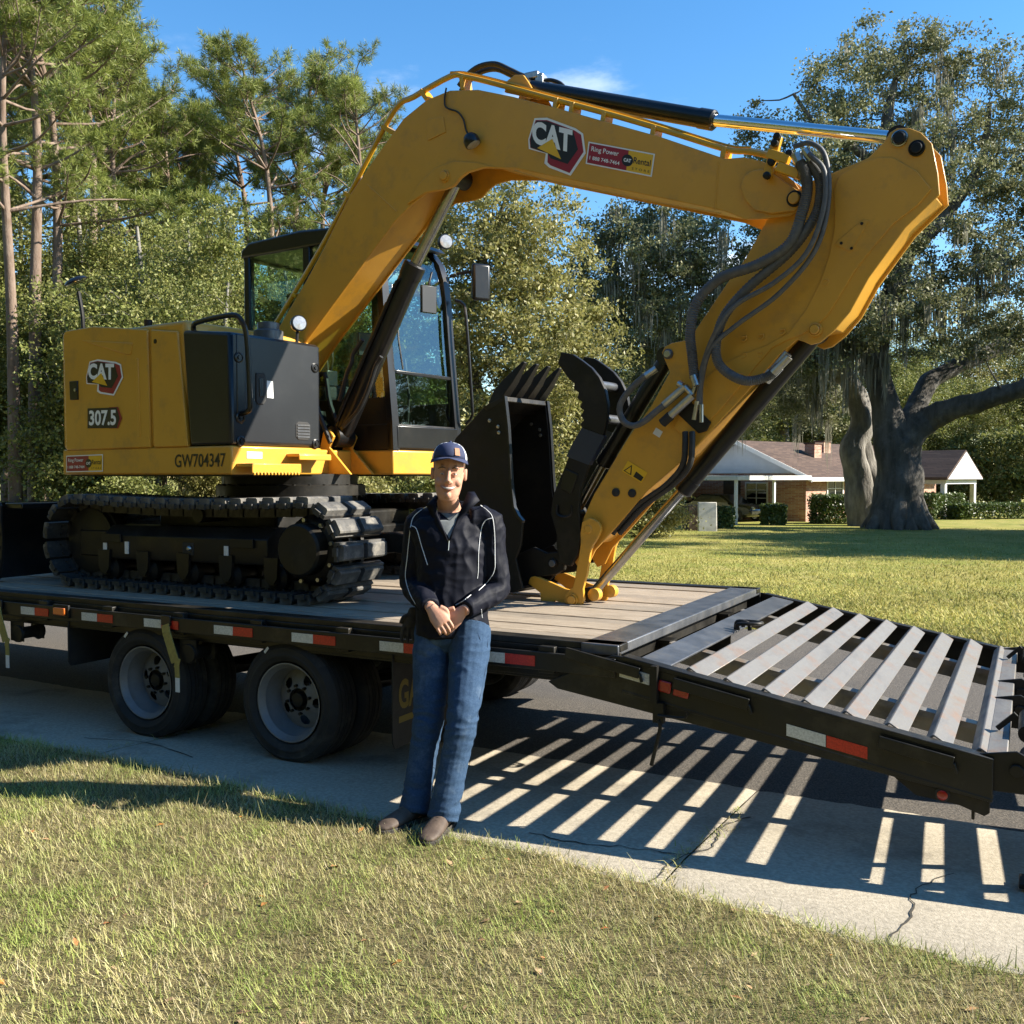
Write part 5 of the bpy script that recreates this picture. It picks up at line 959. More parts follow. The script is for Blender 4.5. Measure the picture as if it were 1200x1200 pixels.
def trunk_secs(k, off=0): return [(g['neck'] - BZ * .015, BR * .065 * k, BF * .06 * k), (g['neck'] - BZ * .04, BR * .155 * k, BF * .085 * k), (g['neck'] - BZ * .085, BR * .192 * k, BF * .105 * k), (g['chest'] - BZ * .0, BR * .182 * k, BF * .122 * k), ((g['chest'] + g['waist']) / 2, BR * .170 * k, BF * .118 * k), (g['waist'], BR * .160 * k, BF * .112 * k), (g['pelvis'], BR * .168 * k, BF * .115 * k)]
loft(body, trunk_secs(.90) + [(g['pelvis'] - BZ * .07, BR * .15, BF * .10)], 20)
for a, b, c in (('shL', 'elL', 'wrL'), ('shR', 'elR', 'wrR')): body.tube([g[a], g[a] * .5 + g[b] * .5, g[b], g[b] * .5 + g[c] * .5, g[c]], [.050, .046, .040, .038, .026], 12, smooth=3)
for a, b, c in (('hipL', 'kneeL', 'ankL'), ('hipR', 'kneeR', 'ankR')): body.tube([g[a], g[a] * .5 + g[b] * .5, g[b], g[b] * .6 + g[c] * .4, g[c]], [.082, .072, .052, .052, .036], 12, smooth=3); body.tube([g[c], g[c] - BZ * .05], [.034, .03], 10)
# hands: palm, four bent fingers of different lengths, thumb from the side
def hand(wrist, along, across, normal, thumb_side, curl, lens=(.070, .078, .074, .058)):
    along, across, normal = (np.array(q, float) / np.linalg.norm(q) for q in (along, across, normal))
    k0 = wrist + along * .015; k1 = wrist + along * .088
    loft(body, [(wrist - along * .01, across * .026, normal * .020), (k0, across * .031, normal * .019), (wrist + along * .05, across * .041, normal * .018), (k1, across * .042, normal * .014), (k1 + along * .01, across * .036, normal * .009)], 14)
    for i, ln in enumerate(lens):
        b = k1 + across * (.0325 - i * .0217) * thumb_side; d = along * 1.0; pts = [b - along * .012]; p = b
        ang = 0
        for s_, f in enumerate((.46, .30, .24)):
            ang += curl[s_]; dd = along * math.cos(ang) - normal * math.sin(ang); p = p + dd * ln * f; pts.append(p)
        body.tube(pts, [.0082, .0082, .0076, .0062], 10, smooth=3)
    tb = wrist + along * .022 + across * .034 * thumb_side
    body.tube([tb, tb + along * .028 + across * .016 * thumb_side - normal * .004, tb + along * .056 + across * .010 * thumb_side - normal * .016, tb + along * .075 - normal * .024], [.014, .0120, .0105, .008], 10, smooth=3)
dl = J(523, 737, 4.555) - g['wrL']; hand(g['wrL'] + BF * .018, dl, np.cross(dl, BF), BF * 1.0 + BZ * .25, -1, (.25, .5, .5))
dr_ = J(515, 742, 4.60) - g['wrR']; hand(g['wrR'] - BF * .012, dr_, np.cross(dr_, BF), BF * 1.0 + BZ * .1, 1, (.2, .45, .5))
put('body', remesh(body, .0038, 2, name='body'), 'skin')
# face details
def face_strip(pts, w_, name, m, y0=0.0):
    mb = MB(); mb.tube([HD(*p) for p in pts], w_, 8, smooth=4); o = mb.mesh(name); return put(name, o, m)
bf = lambda x, z: .102 - 6.5 * x * x * (1.0 if z < 0 else .8)
face_strip([(-.036, .080, -.054), (-.020, .096, -.0645), (0, .1010, -.0685), (.020, .096, -.0645), (.036, .080, -.054)], [.002, .0065, .0092, .0065, .002], 'mouth', 'lip')
face_strip([(-.029, .0895, -.0575), (-.014, .1015, -.0630), (0, .1050, -.0650), (.014, .1015, -.0630), (.029, .0895, -.0575)], [.0015, .0050, .0062, .0050, .0015], 'teeth', 'teeth')
for s in (-1, 1):
    z_ = -.012
    mb = MB(); mb.tube([HD(s * .020, .0905, .0085 + z_), HD(s * .026, .0948, .010 + z_), HD(s * .032, .0948, .0105 + z_), HD(s * .040, .0885, .008 + z_)], [.0015, .0031, .0031, .0014], 8, smooth=3); e = put('eye', mb.mesh('eye'), 'eye_white'); mb = MB(); mb.sphere(HD(s * .0295, .0955, .0098 + z_), .0037, 10, 8); put('iris', mb.mesh('iris'), 'eye_dark', e)
    face_strip([(s * .018, .0915, .0120 + z_), (s * .028, .0965, .0160 + z_), (s * .042, .0875, .0115 + z_)], [.0022, .0030, .0022], 'eyelid', 'skin'); face_strip([(s * .018, .0905, .0055 + z_), (s * .029, .094, .0040 + z_), (s * .041, .0865, .0055 + z_)], [.0020, .0028, .0020], 'eyelid', 'skin')
    face_strip([(s * .015, .0965, .0235), (s * .032, .0970, .0265), (s * .050, .082, .0205)], [.0022, .0034, .0016], 'eyebrow', 'hair')
# hair at the sides and back, below the cap
mb = MB(); loft(mb, [(HD(0, -.020, z), hR * w_, hF * d) for z, w_, d in ((-.055, .054, .062), (-.03, .070, .086), (.01, .0765, .094), (.05, .078, .098), (.09, .070, .090))], 24)
hm = mb.mesh('hair'); bm = bmesh.new(); bm.from_mesh(hm)
HCv = Vector(tuple(HC)); hFv = Vector(tuple(hF)); hZv = Vector(tuple(hZ))
bmesh.ops.delete(bm, geom=[f for f in bm.faces if (f.calc_center_median() - HCv).dot(hFv) > (.018 if (f.calc_center_median() - HCv).dot(hZv) > -.0 else -.035)], context='FACES'); bm.to_mesh(hm); bm.free(); put('hair', hm, 'hair')
# cap
cap = MB(); nA, nE = 28, 9; V = []
def capr(a, e): return np.array((math.cos(a) * .0835 * math.cos(e) ** .75, math.sin(a) * .107 * math.cos(e) ** .75 - .006, .056 + .082 * math.sin(e) + (.012 * max(0, math.sin(a)) * math.cos(e))))
for i in range(nE):
    e = (math.pi / 2) * i / (nE - 1) * .985
    for j in range(nA): V.append(HD(*capr(2 * math.pi * j / nA, e)))
Fc = [(i * nA + j, i * nA + (j + 1) % nA, (i + 1) * nA + (j + 1) % nA, (i + 1) * nA + j) for i in range(nE - 1) for j in range(nA)] + [tuple(range((nE - 1) * nA, nE * nA))]
cap.add(V, Fc); cm = cap.mesh('cap', angle=60); cm.materials.append(MATS['cap_navy']); cm.materials.append(MATS['cap_mesh'])
for p in cm.polygons:
    j = (p.center - HCv)
    if j.dot(hFv) < .034: p.material_index = 1
cp_ = put('cap', cm, None); sm_ = cp_.modifiers.new('s', 'SOLIDIFY'); sm_.thickness = .003
mb = MB(); n = 15; rows = 5
for r in range(rows):
    for j in range(n):
        a = math.pi * (j / (n - 1)) * .86 + math.pi * .07; t = r / (rows - 1); base_ = capr(a, 0); ex = base_ + np.array((math.cos(a) * .004, math.sin(a) ** 1.5 * .068, -.004 * math.sin(a) - .016 * abs(math.cos(a)))) * t; mb.v.append(tuple(HD(*ex)))
for r in range(rows - 1):
    for j in range(n - 1): mb.f.append((r * n + j, r * n + j + 1, (r + 1) * n + j + 1, (r + 1) * n + j)); mb.m.append(0)
br_ = put('brim', mb.mesh('brim'), 'cap_navy', cp_); sm_ = br_.modifiers.new('s', 'SOLIDIFY'); sm_.thickness = .004
mb = MB(); q = [capr(a, e) * np.array((1.03, 1.03, 1)) + (0, .002, .001) for a, e in ((math.pi * .30, .16), (math.pi * .40, .16), (math.pi * .40, .62), (math.pi * .30, .62))]; mb.add([HD(*p) for p in q], [(0, 1, 2, 3)]); put('cap_patch', mb.mesh('cap_patch', fix=False), 'patch', cp_)
mb = MB(); mb.sphere(HD(0, -.005, .139), .008, 8, 6); put('cap_button', mb.mesh('b'), 'cap_navy', cp_)
# ---- jacket
jk = MB(); loft(jk, trunk_secs(1.06) + [(g['pelvis'] - BZ * .035, BR * .180, BF * .128)], 24)
for a, b, c in (('shL', 'elL', 'wrL'), ('shR', 'elR', 'wrR')):
    jk.tube([g['neck'] * .45 + g[a] * .55 - BZ * .02, g[a] - BZ * .005, g[a] * .5 + g[b] * .5, g[b], g[b] * .5 + g[c] * .5, g[c] * .94 + g[b] * .06], [.070, .074, .064, .060, .056, .043], 16, smooth=3)
def jfold(c):
    p = Vector((c.dot(Vector(tuple(BR))) * 6, c.dot(Vector(tuple(BF))) * 6, c.z * 9)); q = Vector((p.x * 2.6 + c.z * 8, p.y * 2.6, p.z * 1.2 - p.x * 2)); r_ = Vector((p.x * 2.2 - p.z * 1.6, p.y * 2.2, p.z * 2.0 + p.x * 1.2)); return .007 * mnoise.noise(p) + .012 * (.3 - abs(mnoise.noise(q * .8))) + .006 * (.3 - abs(mnoise.noise(r_)))
jm = remesh(jk, .0055, 2, jfold, 'jacket'); bvj = BVHTree.FromPolygons([v.co for v in jm.vertices], [tuple(p.vertices) for p in jm.polygons])
def on(bv, px, py, lift):
    r = Vector(tuple(ray(px, py))).normalized(); h = bv.ray_cast(Vector((0, 0, CAM_H)), r); p = h[0] if h[0] is not None else Vector(tuple(atD(px, py, 4.75))); return np.array(p - r * lift)
lines = [[(563, 592), (571, 598), (577, 606), (579.5, 625), (580, 650), (579.5, 668), (572, 681), (561, 692)], [(577, 607), (569, 610), (564, 620), (561, 645), (560.5, 668), (559.5, 678)], [(552, 697), (543, 704), (534, 709)], [(506, 591), (496, 596), (486, 604), (482, 613), (479, 635), (477, 655)], [(482, 616), (488, 620), (494, 640), (501, 662)], [(477, 655), (475, 676), (480, 695), (487, 708)], [(564, 714), (565, 724)]]
lp = [[on(bvj, x, y, .0015) for x, y in [(a[0], a[1]) for a in catmull([(x, y, 0) for x, y in l], 4)]] for l in lines]
tsh = [(509, 599), (517, 601), (527, 602), (537, 600), (541, 597), (538, 606), (534, 616), (529, 627), (526.5, 631), (521, 622), (515, 611)]
tp = [on(bvj, x, y, .010) for x, y in tsh]
zip_ = [on(bvj, x, y, .004) for x, y in ((526.5, 630), (526, 636), (525.5, 645))]
JK = put('jacket', jm, 'jacket')
for P in lp: mb = MB(); mb.tube(P, .0020, 6); put('piping', mb.mesh('piping'), 'piping', JK)
c_ = sum(tp) / len(tp); mb = MB(); mb.add(tp + [c_ + BF * .014], [(i, (i + 1) % len(tp), len(tp)) for i in range(len(tp))]); put('t_shirt', mb.mesh('t_shirt', fix=False), 'tshirt')
mb = MB(); mb.tube(zip_, [.004, .003, .002], 6); put('zip', mb.mesh('zip'), 'zinc', JK)
for inner, outer in (([(514, 582), (511, 591), (513, 603), (519, 617), (525, 633)], [(510, 581), (500, 592), (504, 601), (512, 615), (524, 634)]), ([(548, 577), (542, 592), (537, 604), (531, 620), (526, 633)], [(556, 577), (562, 587), (550, 597), (537, 614), (527, 634)])):     # open collar
    mb = MB(); vs = []
    for i, (p_, q_) in enumerate(zip(inner, outer)): vs += [J(*p_, 4.775) if i == 0 else on(bvj, *p_, .016), J(*q_, 4.80) if i == 0 else on(bvj, *q_, .010)]
    mb.add(vs, [(2 * i, 2 * i + 1, 2 * i + 3, 2 * i + 2) for i in range(4)]); o = put('collar', mb.mesh('collar'), 'jacket', JK); sm_ = o.modifiers.new('s', 'SOLIDIFY'); sm_.thickness = .005
mb = MB(); mb.tube([g['neck'] + BR * math.cos(a) * .072 + BF * (math.sin(a) * .066 - .012) + BZ * .028 for a in np.linspace(math.pi * .95, math.pi * 2.05, 14)], .017, 8, ell=1.0); put('collar', mb.mesh('collar'), 'jacket', JK)
# ---- jeans
jn = MB(); loft(jn, [(g['pelvis'] + BZ * .06, BR * .158, BF * .105), (g['pelvis'], BR * .170, BF * .116), (g['pelvis'] - BZ * .06, BR * .172, BF * .120), (g['pelvis'] - BZ * .11, BR * .150, BF * .105)], 22)
legs = []
for a, b, c in (('hipL', 'kneeL', 'ankL'), ('hipR', 'kneeR', 'ankR')):
    e = g[c] + (g[c] - g[b]) * .085; lg = MB(); legs.append(lg); lg.tube([g[a] + BZ * .02, g[a] * .75 + g[b] * .25, g[a] * .4 + g[b] * .6, g[b], g[b] * .6 + e * .4, g[b] * .25 + e * .75, e], [.094, .098, .086, .071, .066, .067, .072], 18, smooth=3)
kz = [float(g[k][2]) for k in ('kneeL', 'kneeR')]
def nfold(c):
    p = Vector((c.x * 7, c.y * 7, c.z * 5)); q = Vector((c.x * 10, c.y * 10, c.z * 26)); kk = math.exp(-((c.z - kz[0]) / .10) ** 2) + .9 * math.exp(-((c.z - .10) / .09) ** 2) + .5 * math.exp(-((c.z - .75) / .1) ** 2); w_ = Vector((c.x * 16, c.y * 16, c.z * 22 + 5 * c.x)); return .003 * mnoise.noise(p) + (.003 + .013 * kk) * (.3 - abs(mnoise.noise(q))) + .003 * (.3 - abs(mnoise.noise(w_)))
bm = bmesh.new()
for k_, q_ in enumerate([jn] + legs): m_ = remesh(q_, .0052, 2, (lambda c, k_=k_: nfold(c + Vector((k_ * 3.1, k_ * 1.7, 0)))), 'jeans'); bm.from_mesh(m_)
nm_ = bpy.data.meshes.new('jeans'); bm.to_mesh(nm_); bm.free(); bvn = BVHTree.FromPolygons([v.co for v in nm_.vertices], [tuple(p.vertices) for p in nm_.polygons])
seams = [[on(bvn, x, y, .001) for x, y in l] for l in ([(533, 742), (530, 755), (526, 765)], [(560, 742), (563, 750), (572, 755)], [(572, 745), (570, 780), (562, 820), (558, 860), (547, 910), (538, 948)])]
JN = put('jeans', nm_, 'denim'); mat('denim_seam', (0.02, 0.045, 0.09), rough=.9)
for P in seams: mb = MB(); mb.tube(P, .0012, 5); put('seam', mb.mesh('seam'), 'denim_seam', JN)
# ring and shoes
for ank, toe in ((g['ankL'], atZ(452, 972, .02)), (g['ankR'], atZ(503, 984, .02))):
    c0 = np.array((ank[0], ank[1], 0.0)); d = np.array(toe) - c0; d[2] = 0; d /= np.linalg.norm(d); s_ = np.array((-d[1], d[0], 0)); heel = c0 - d * .075; gz0 = float(gz(c0[0], c0[1]))
    up_ = MB(); loft(up_, [(heel + d * t + BZ * (gz0 + z), s_ * w_, BZ * h_) for t, w_, z, h_ in ((.0, .020, .055, .035), (.02, .034, .06, .042), (.07, .038, .065, .045), (.12, .040, .060, .040), (.17, .046, .052, .034), (.22, .049, .044, .028), (.26, .046, .038, .022), (.29, .033, .034, .015), (.303, .015, .032, .008))], 16)
    loft(up_, [(heel + d * .065 + BZ * (gz0 + .06), d * .06, s_ * .038), (heel + d * .06 + BZ * (gz0 + .12), d * .048, s_ * .036)], 14)
    sh = put('shoe', remesh(up_, .005, 3, name='shoe'), 'brown_leather')
    mb = MB(); pr = [(-.006, .0), (-.002, .030), (.04, .039), (.10, .036), (.15, .040), (.20, .048), (.25, .049), (.285, .040), (.305, .020), (.310, .0)]; ol = [heel + d * t + s_ * w_ for t, w_ in pr] + [heel + d * t - s_ * w_ for t, w_ in pr[::-1][1:-1]]
    nn_ = len(ol); mb.add([p + BZ * (gz0 + .005) for p in ol] + [p + BZ * (gz0 + .030) for p in ol], [tuple(range(nn_)), tuple(range(2 * nn_ - 1, nn_ - 1, -1))] + [(i, i + nn_, (i + 1) % nn_ + nn_, (i + 1) % nn_) for i in range(nn_)]); o = put('sole', mb.mesh('sole'), 'shoe_sole', sh); k = o.modifiers.new('b', 'BEVEL'); k.width = .005; k.segments = 2
    mb = MB()
    for t in (.11, .135, .16, .18): mb.tube([heel + d * t + s_ * w_ + BZ * (gz0 + z) for w_, z in ((-.026, .088 - (t - .11) * .2), (0, .102 - (t - .11) * .3), (.026, .088 - (t - .11) * .2))], .003, 5, smooth=2)
    put('laces', mb.mesh('laces'), 'shoe_sole', sh)
wr = g['wrL'] + BF * .018; mb = MB(); c = J(502.5, 734, 4.55); mb.tube([c + BR * math.cos(a) * .010 + BZ * math.sin(a) * .010 + BF * .004 for a in np.linspace(0, 6.28, 14)], .0022, 5, cap=False)
# work gloves tucked in the pocket behind him
gb_ = J(487, 716, 4.86); GL = MB()
loft(GL, [(gb_ + BZ * .02, BR * .03, BF * .014), (gb_ - BZ * .03 - BR * .012, BR * .040, BF * .016), (gb_ - BZ * .075 - BR * .02, BR * .042, BF * .014)], 12)
for k in range(4):
    b = gb_ - BZ * .07 + BR * (-.055 + .024 * k); GL.tube([b, b - BZ * .045 + BR * (-.012 + .004 * k), b - BZ * (.08 + .008 * (k % 2)) + BR * (-.016 + .006 * k) + BF * .008], [.012, .0115, .008], 8, smooth=2)
GL.tube([gb_ - BZ * .02 - BR * .03, gb_ - BZ * .03 - BR * .06, gb_ - BZ * .06 - BR * .075], [.013, .012, .009], 8, smooth=2)
gm = remesh(GL, .005, 2, name='gloves'); gm.transform(Matrix.Translation(-Vector(tuple(float(c) for c in gb_)))); o = link('work_gloves', gm, None, 'glove'); o.location = tuple(gb_); tag(o, 'dark work gloves hanging from the back pocket of the jeans', 'gloves')
# ================================================================== THE HOUSE AND ITS YARD
def CD(r, d, z=None):                                  # metres right of / ahead of the viewpoint -> world
    x = r * math.cos(YAW) - d * math.sin(YAW); y = r * math.sin(YAW) + d * math.cos(YAW); return np.array((x, y, float(gz(x, y)) if z is None else z))
def at_ground(px, d): return CD((px - 600) / F_PX * d, d)
mat('brick', (0.30, 0.12, 0.07), (0.42, 0.22, 0.14), rough=0.9, scale=3.2, vec=(1, 1, 3.5), bump=0.004, bscale=20, dirt=(0.45, 0.33, 0.25, 0.6), dscale=6)
def brickify(m, c1=(0.33, 0.12, 0.07, 1), c2=(0.50, 0.30, 0.20, 1), mo=(0.45, 0.40, 0.35, 1), bw=0.24, rh=0.08, ms=0.008):
    n = m.node_tree.nodes; l = m.node_tree.links.new; b = n['Principled BSDF']; tcn = n.new('ShaderNodeTexCoord'); sx = n.new('ShaderNodeSeparateXYZ'); ad = n.new('ShaderNodeMath'); ad.operation = 'ADD'; cx = n.new('ShaderNodeCombineXYZ')
    l(tcn.outputs['Object'], sx.inputs[0]); l(sx.outputs['X'], ad.inputs[0]); l(sx.outputs['Y'], ad.inputs[1]); l(ad.outputs[0], cx.inputs['X']); l(sx.outputs['Z'], cx.inputs['Y'])
    bt = n.new('ShaderNodeTexBrick'); bt.inputs['Scale'].default_value = 1.0; bt.inputs['Brick Width'].default_value = bw; bt.inputs['Row Height'].default_value = rh; bt.inputs['Mortar Size'].default_value = ms
    bt.inputs['Color1'].default_value = c1; bt.inputs['Color2'].default_value = c2; bt.inputs['Mortar'].default_value = mo
    l(cx.outputs[0], bt.inputs['Vector']); l(bt.outputs['Color'], b.inputs['Base Color'])
brickify(MATS['brick'])
mat('shingle', (0.075, 0.044, 0.034), (0.115, 0.07, 0.053), rough=0.95, scale=7, vec=(1, 1, 4), bump=0.01, bscale=12, dirt=(0.10, 0.07, 0.05, 0.6), dscale=1.2)
brickify(MATS['shingle'], (0.065, 0.038, 0.028, 1), (0.125, 0.078, 0.056, 1), (0.035, 0.022, 0.017, 1), 0.5, 0.07, 0.009)
mat('white_paint', (0.76, 0.76, 0.74), (0.68, 0.68, 0.66), rough=0.6, scale=3)
mat('siding', (0.62, 0.64, 0.66), (0.56, 0.58, 0.60), rough=0.7, scale=2)
mat('dark_car', (0.012, 0.013, 0.016), rough=0.2, coat=0.8); mat('car_glass', (0.01, 0.012, 0.014), rough=0.05)
mat('slab_stone', (0.55, 0.52, 0.46), (0.40, 0.38, 0.33), rough=0.9, scale=4, dirt=(0.25, 0.22, 0.18, 0.6), dscale=5)
mat('brown_box', (0.07, 0.045, 0.03), (0.10, 0.07, 0.045), rough=0.8, scale=6)
KR, KD = (944.5 - 600) / F_PX * 49, 49.0
ha, hb = np.array((.749, .662)), np.array((-.662, .749))
def HP(a, b, z): q = np.array((KR, KD)) + ha * a + hb * b; return CD(q[0], q[1], z)
HG, HE = -.72, 1.70; HO = HP(0, 0, HG)
HS = empty('brick_house', tuple(HO)); tag(HS, 'single storey red brick house with brown shingle roof, carport and white gabled porch', 'house')
def hbox(mb, a0, a1, b0, b1, z0, z1): return mb.add([HP(a, b, z) for z in (z0, z1) for a, b in ((a0, b0), (a1, b0), (a1, b1), (a0, b1))], [(3, 2, 1, 0), (4, 5, 6, 7), (0, 1, 5, 4), (1, 2, 6, 5), (2, 3, 7, 6), (3, 0, 4, 7)])
HL, HWD = 14.0, 8.0; RG = 3.45
hbox(MB(), 0, HL, 0, HWD, HG - .2, HE).build('wall', 'brick', HS)
mb = MB(); mb.add([HP(0.0, 0.02, HE), HP(0, HWD - .02, HE), HP(0, HWD / 2, RG - .12), HP(.2, 0.02, HE), HP(.2, HWD - .02, HE), HP(.2, HWD / 2, RG - .12)], [(0, 1, 2), (5, 4, 3), (0, 3, 4, 1), (1, 4, 5, 2), (2, 5, 3, 0)]); gb = mb.build('gable', 'siding', HS)
for k in range(9):                                       # lapped boards
    z = HE + .02 + k * .185; t0 = (z - HE) / (RG - .12 - HE) * HWD / 2; t0 = min(t0 + .12, HWD / 2 - .1)
    mb = MB(); mb.add([HP(-.012, t0, z), HP(-.012, HWD - t0, z), HP(-.03, HWD - t0, z + .0), HP(-.03, t0, z), HP(-.003, t0 + .15, z + .18), HP(-.003, HWD - t0 - .15, z + .18)], [(3, 2, 5, 4), (0, 1, 2, 3)]); mb.build('siding_board', 'siding', gb)
for s in (0, 1):                                         # roof slopes with overhang
    f = lambda b: b if s == 0 else HWD - b
    mb = MB(); v = [HP(a, f(b), z) for a in (-.35, HL + .35) for b, z in ((-.55, HE - .22), (HWD / 2, RG), (HWD / 2, RG - .12), (-.55, HE - .33))]
    mb.add(v, [(0, 1, 2, 3), (7, 6, 5, 4), (0, 4, 5, 1), (1, 5, 6, 2), (2, 6, 7, 3), (3, 7, 4, 0)]); rf = mb.build('roof', 'shingle', HS)
    mb = MB(); mb.add([HP(a, f(b), z) for a in (-.36, HL + .36) for b, z in ((-.57, HE - .20), (-.52, HE - .20), (-.52, HE - .40), (-.57, HE - .40))], [(0, 1, 2, 3), (7, 6, 5, 4), (0, 4, 5, 1), (1, 5, 6, 2), (2, 6, 7, 3), (3, 7, 4, 0)]); mb.build('fascia', 'white_paint', rf)
    mb = MB(); mb.add([HP(a, f(b), z + dz) for a in (-.40, -.36) for b, z in ((-.55, HE - .24), (HWD / 2, RG - .01)) for dz in (.03, -.2)], [(0, 2, 3, 1), (5, 7, 6, 4), (0, 4, 6, 2), (1, 3, 7, 5), (0, 1, 5, 4), (2, 6, 7, 3)]); mb.build('barge_board', 'white_paint', rf)
    if s == 0:
        for a, b in ((4.2, 2.2), (6.3, 2.9)):
            z = HE - .22 + (b + .55) / (HWD / 2 + .55) * (RG - HE + .22); c = MB(); hbox(c, a - .35, a + .35, b - .3, b + .3, z - .4, z + .62 if a < 5 else z + .5); ch = c.build('chimney', 'brick', rf)
            c = MB(); hbox(c, a - .40, a + .40, b - .35, b + .35, z + .62 if a < 5 else z + .5, z + .70 if a < 5 else z + .56); c.build('chimney_cap', 'shingle', ch)
        mb = MB(); mb.cyl(HP(8, 2, 2.4), HP(8, 2, 3.0), .08, 8); mb.build('vent_pipe', 'shingle', rf)
def window(a0, a1, z0, z1, side=0, cols=2, rows=3):
    g = (lambda a, h, z: HP(a, -h, z)) if side == 0 else (lambda a, h, z: HP(-h, a, z))
    mb = MB()
    def bar(p0, p1, q0, q1, h0, h1): mb.add([g(p, h, q) for h in (h0, h1) for p, q in ((p0, q0), (p1, q0), (p1, q1), (p0, q1))], [(3, 2, 1, 0), (4, 5, 6, 7), (0, 1, 5, 4), (1, 2, 6, 5), (2, 3, 7, 6), (3, 0, 4, 7)])
    w_ = .08; bar(a0, a1, z0, z0 + w_, -.02, .05); bar(a0, a1, z1 - w_, z1, -.02, .05); bar(a0, a0 + w_, z0 + w_, z1 - w_, -.02, .05); bar(a1 - w_, a1, z0 + w_, z1 - w_, -.02, .05)
    for k in range(1, cols): c = a0 + (a1 - a0) * k / cols; bar(c - .02, c + .02, z0 + w_, z1 - w_, .0, .04)
    for k in range(1, rows): c = z0 + (z1 - z0) * k / rows; bar(a0 + w_, a1 - w_, c - .02, c + .02, .0, .038)
    o = mb.build('window', 'white_paint', HS); mb = MB(); mb.add([g(p, .012, q) for p, q in ((a0, z0), (a1, z0), (a1, z1), (a0, z1))], [(0, 1, 2, 3)]); mb.build('pane', 'car_glass', o)
    mb = MB(); bar(a0 - .06, a1 + .06, z0 - .08, z0 - .002, -.02, .09); mb.build('sill', 'white_paint', o)
window(1.9, 3.5, .05, 1.35); window(5.2, 6.2, .35, 1.35); window(7.2, 8.4, .05, 1.35); window(2.2, 3.6, .0, 1.25, side=1)
# carport on posts in front of the gable end
mb = MB(); hbox(mb, -6.6, -.45, -.6, HWD + 2.2, HE - .33, HE - .12); cp = mb.build('carport_roof', 'white_paint', HS, bevel=.02)
for a, b in ((-6.4, -.4), (-3.4, -.4), (-6.4, 4.2), (-6.4, 9.5)): mb = MB(); hbox(mb, a - .06, a + .06, b - .06, b + .06, HG - .2, HE - .3); mb.build('carport_post', 'white_paint', HS)
mb = MB(); hbox(mb, -.02, 0, 3.9, 5.0, HG, HG + 2.05); dr = mb.build('door', 'brown_box', HS)
hbox(MB(), -6.7, .1, 9.2, 9.4, HG - .2, HE - .33).build('carport_back_wall', 'brick', HS)
# porch at the far end
pa, pw, pd = 9.1, 3.6, 2.8; pz = HE - .15
mb = MB(); v = [HP(a, b, z) for b in (-pd - .3, 2.2) for a, z in ((pa - .4, pz - .05), (pa + pw / 2, RG - .45), (pa + pw + .4, pz - .05), (pa + pw + .4, pz - .20), (pa + pw / 2, RG - .62), (pa - .4, pz - .20))]
mb.add(v, [(0, 1, 2, 3, 4, 5), (11, 10, 9, 8, 7, 6)] + [(i, i + 6, (i + 1) % 6 + 6, (i + 1) % 6) for i in range(6)]); pr_ = mb.build('porch_roof', 'shingle', HS)
mb = MB(); mb.add([HP(a, b, z) for b in (-pd - .33, -pd - .1) for a, z in ((pa - .35, pz - .16), (pa + pw + .35, pz - .16), (pa + pw / 2, RG - .56))], [(0, 1, 2), (5, 4, 3), (0, 3, 4, 1), (1, 4, 5, 2), (2, 5, 3, 0)]); mb.build('porch_gable', 'white_paint', HS)
mb = MB(); hbox(mb, pa - .1, pa + pw + .1, -pd - .08, .0, pz - .42, pz - .2); mb.build('porch_beam', 'white_paint', HS)
for a in (pa, pa + pw): mb = MB(); hbox(mb, a - .12, a + .12, -pd - .05, -pd + .19, HG - .2, pz - .3); mb.build('porch_column', 'white_paint', HS)
# parked car in the carport's shade
def car(a0, b, label):
    o_ = HP(a0, b, HG); root = empty('parked_car', tuple(o_)); tag(root, label, 'car')
    f = lambda p, q, t: HP(a0 + t, b + p, HG + .12 + q)
    body = [(-2.25, .18), (-2.28, .55), (-2.05, .72), (-1.1, .80), (-.45, 1.22), (.75, 1.26), (1.55, .88), (2.15, .82), (2.3, .6), (2.28, .2), (1.75, .12), (-1.7, .12)]
    mb = MB(); mb.prism(body, f, -.85, .85); bd = mb.build('body', 'dark_car', root, bevel=.12, seg=3)
    for t in (-.856, .856):
        mb = MB(); mb.prism([(-.95, .84), (-.42, 1.16), (.70, 1.20), (1.35, .88)], f, t - .006, t + .006); mb.build('side_window', 'car_glass', root)
        for p in (-1.42, 1.45):
            c = HP(a0 + t * .95, b + p, HG + .32); mb = MB(); ax = HP(1, 0, 0) - HP(0, 0, 0); mb.lathe(c, ax, [(-.10, .26), (-.09, .32), (.09, .32), (.10, .26)], 20); wl_ = mb.build('wheel', 'tyre', root); mb = MB(); mb.lathe(c, ax, [(-.108, .19), (.108, .19)], 16); mb.build('rim', 'zinc', wl_)
    for t in (-.6, .6): mb = MB(); mb.add([f(p, q, t + dt) for dt in (-.10, .10) for p, q in ((-2.29, .56), (-2.19, .66), (-2.15, .60), (-2.25, .50))], [(0, 1, 2, 3), (7, 6, 5, 4), (0, 4, 5, 1), (1, 5, 6, 2), (2, 6, 7, 3), (3, 7, 4, 0)]); mb.build('headlight', 'lamp_lens', root)
car(-2.2, 3.4, 'dark saloon car parked in the shade of the white carport')
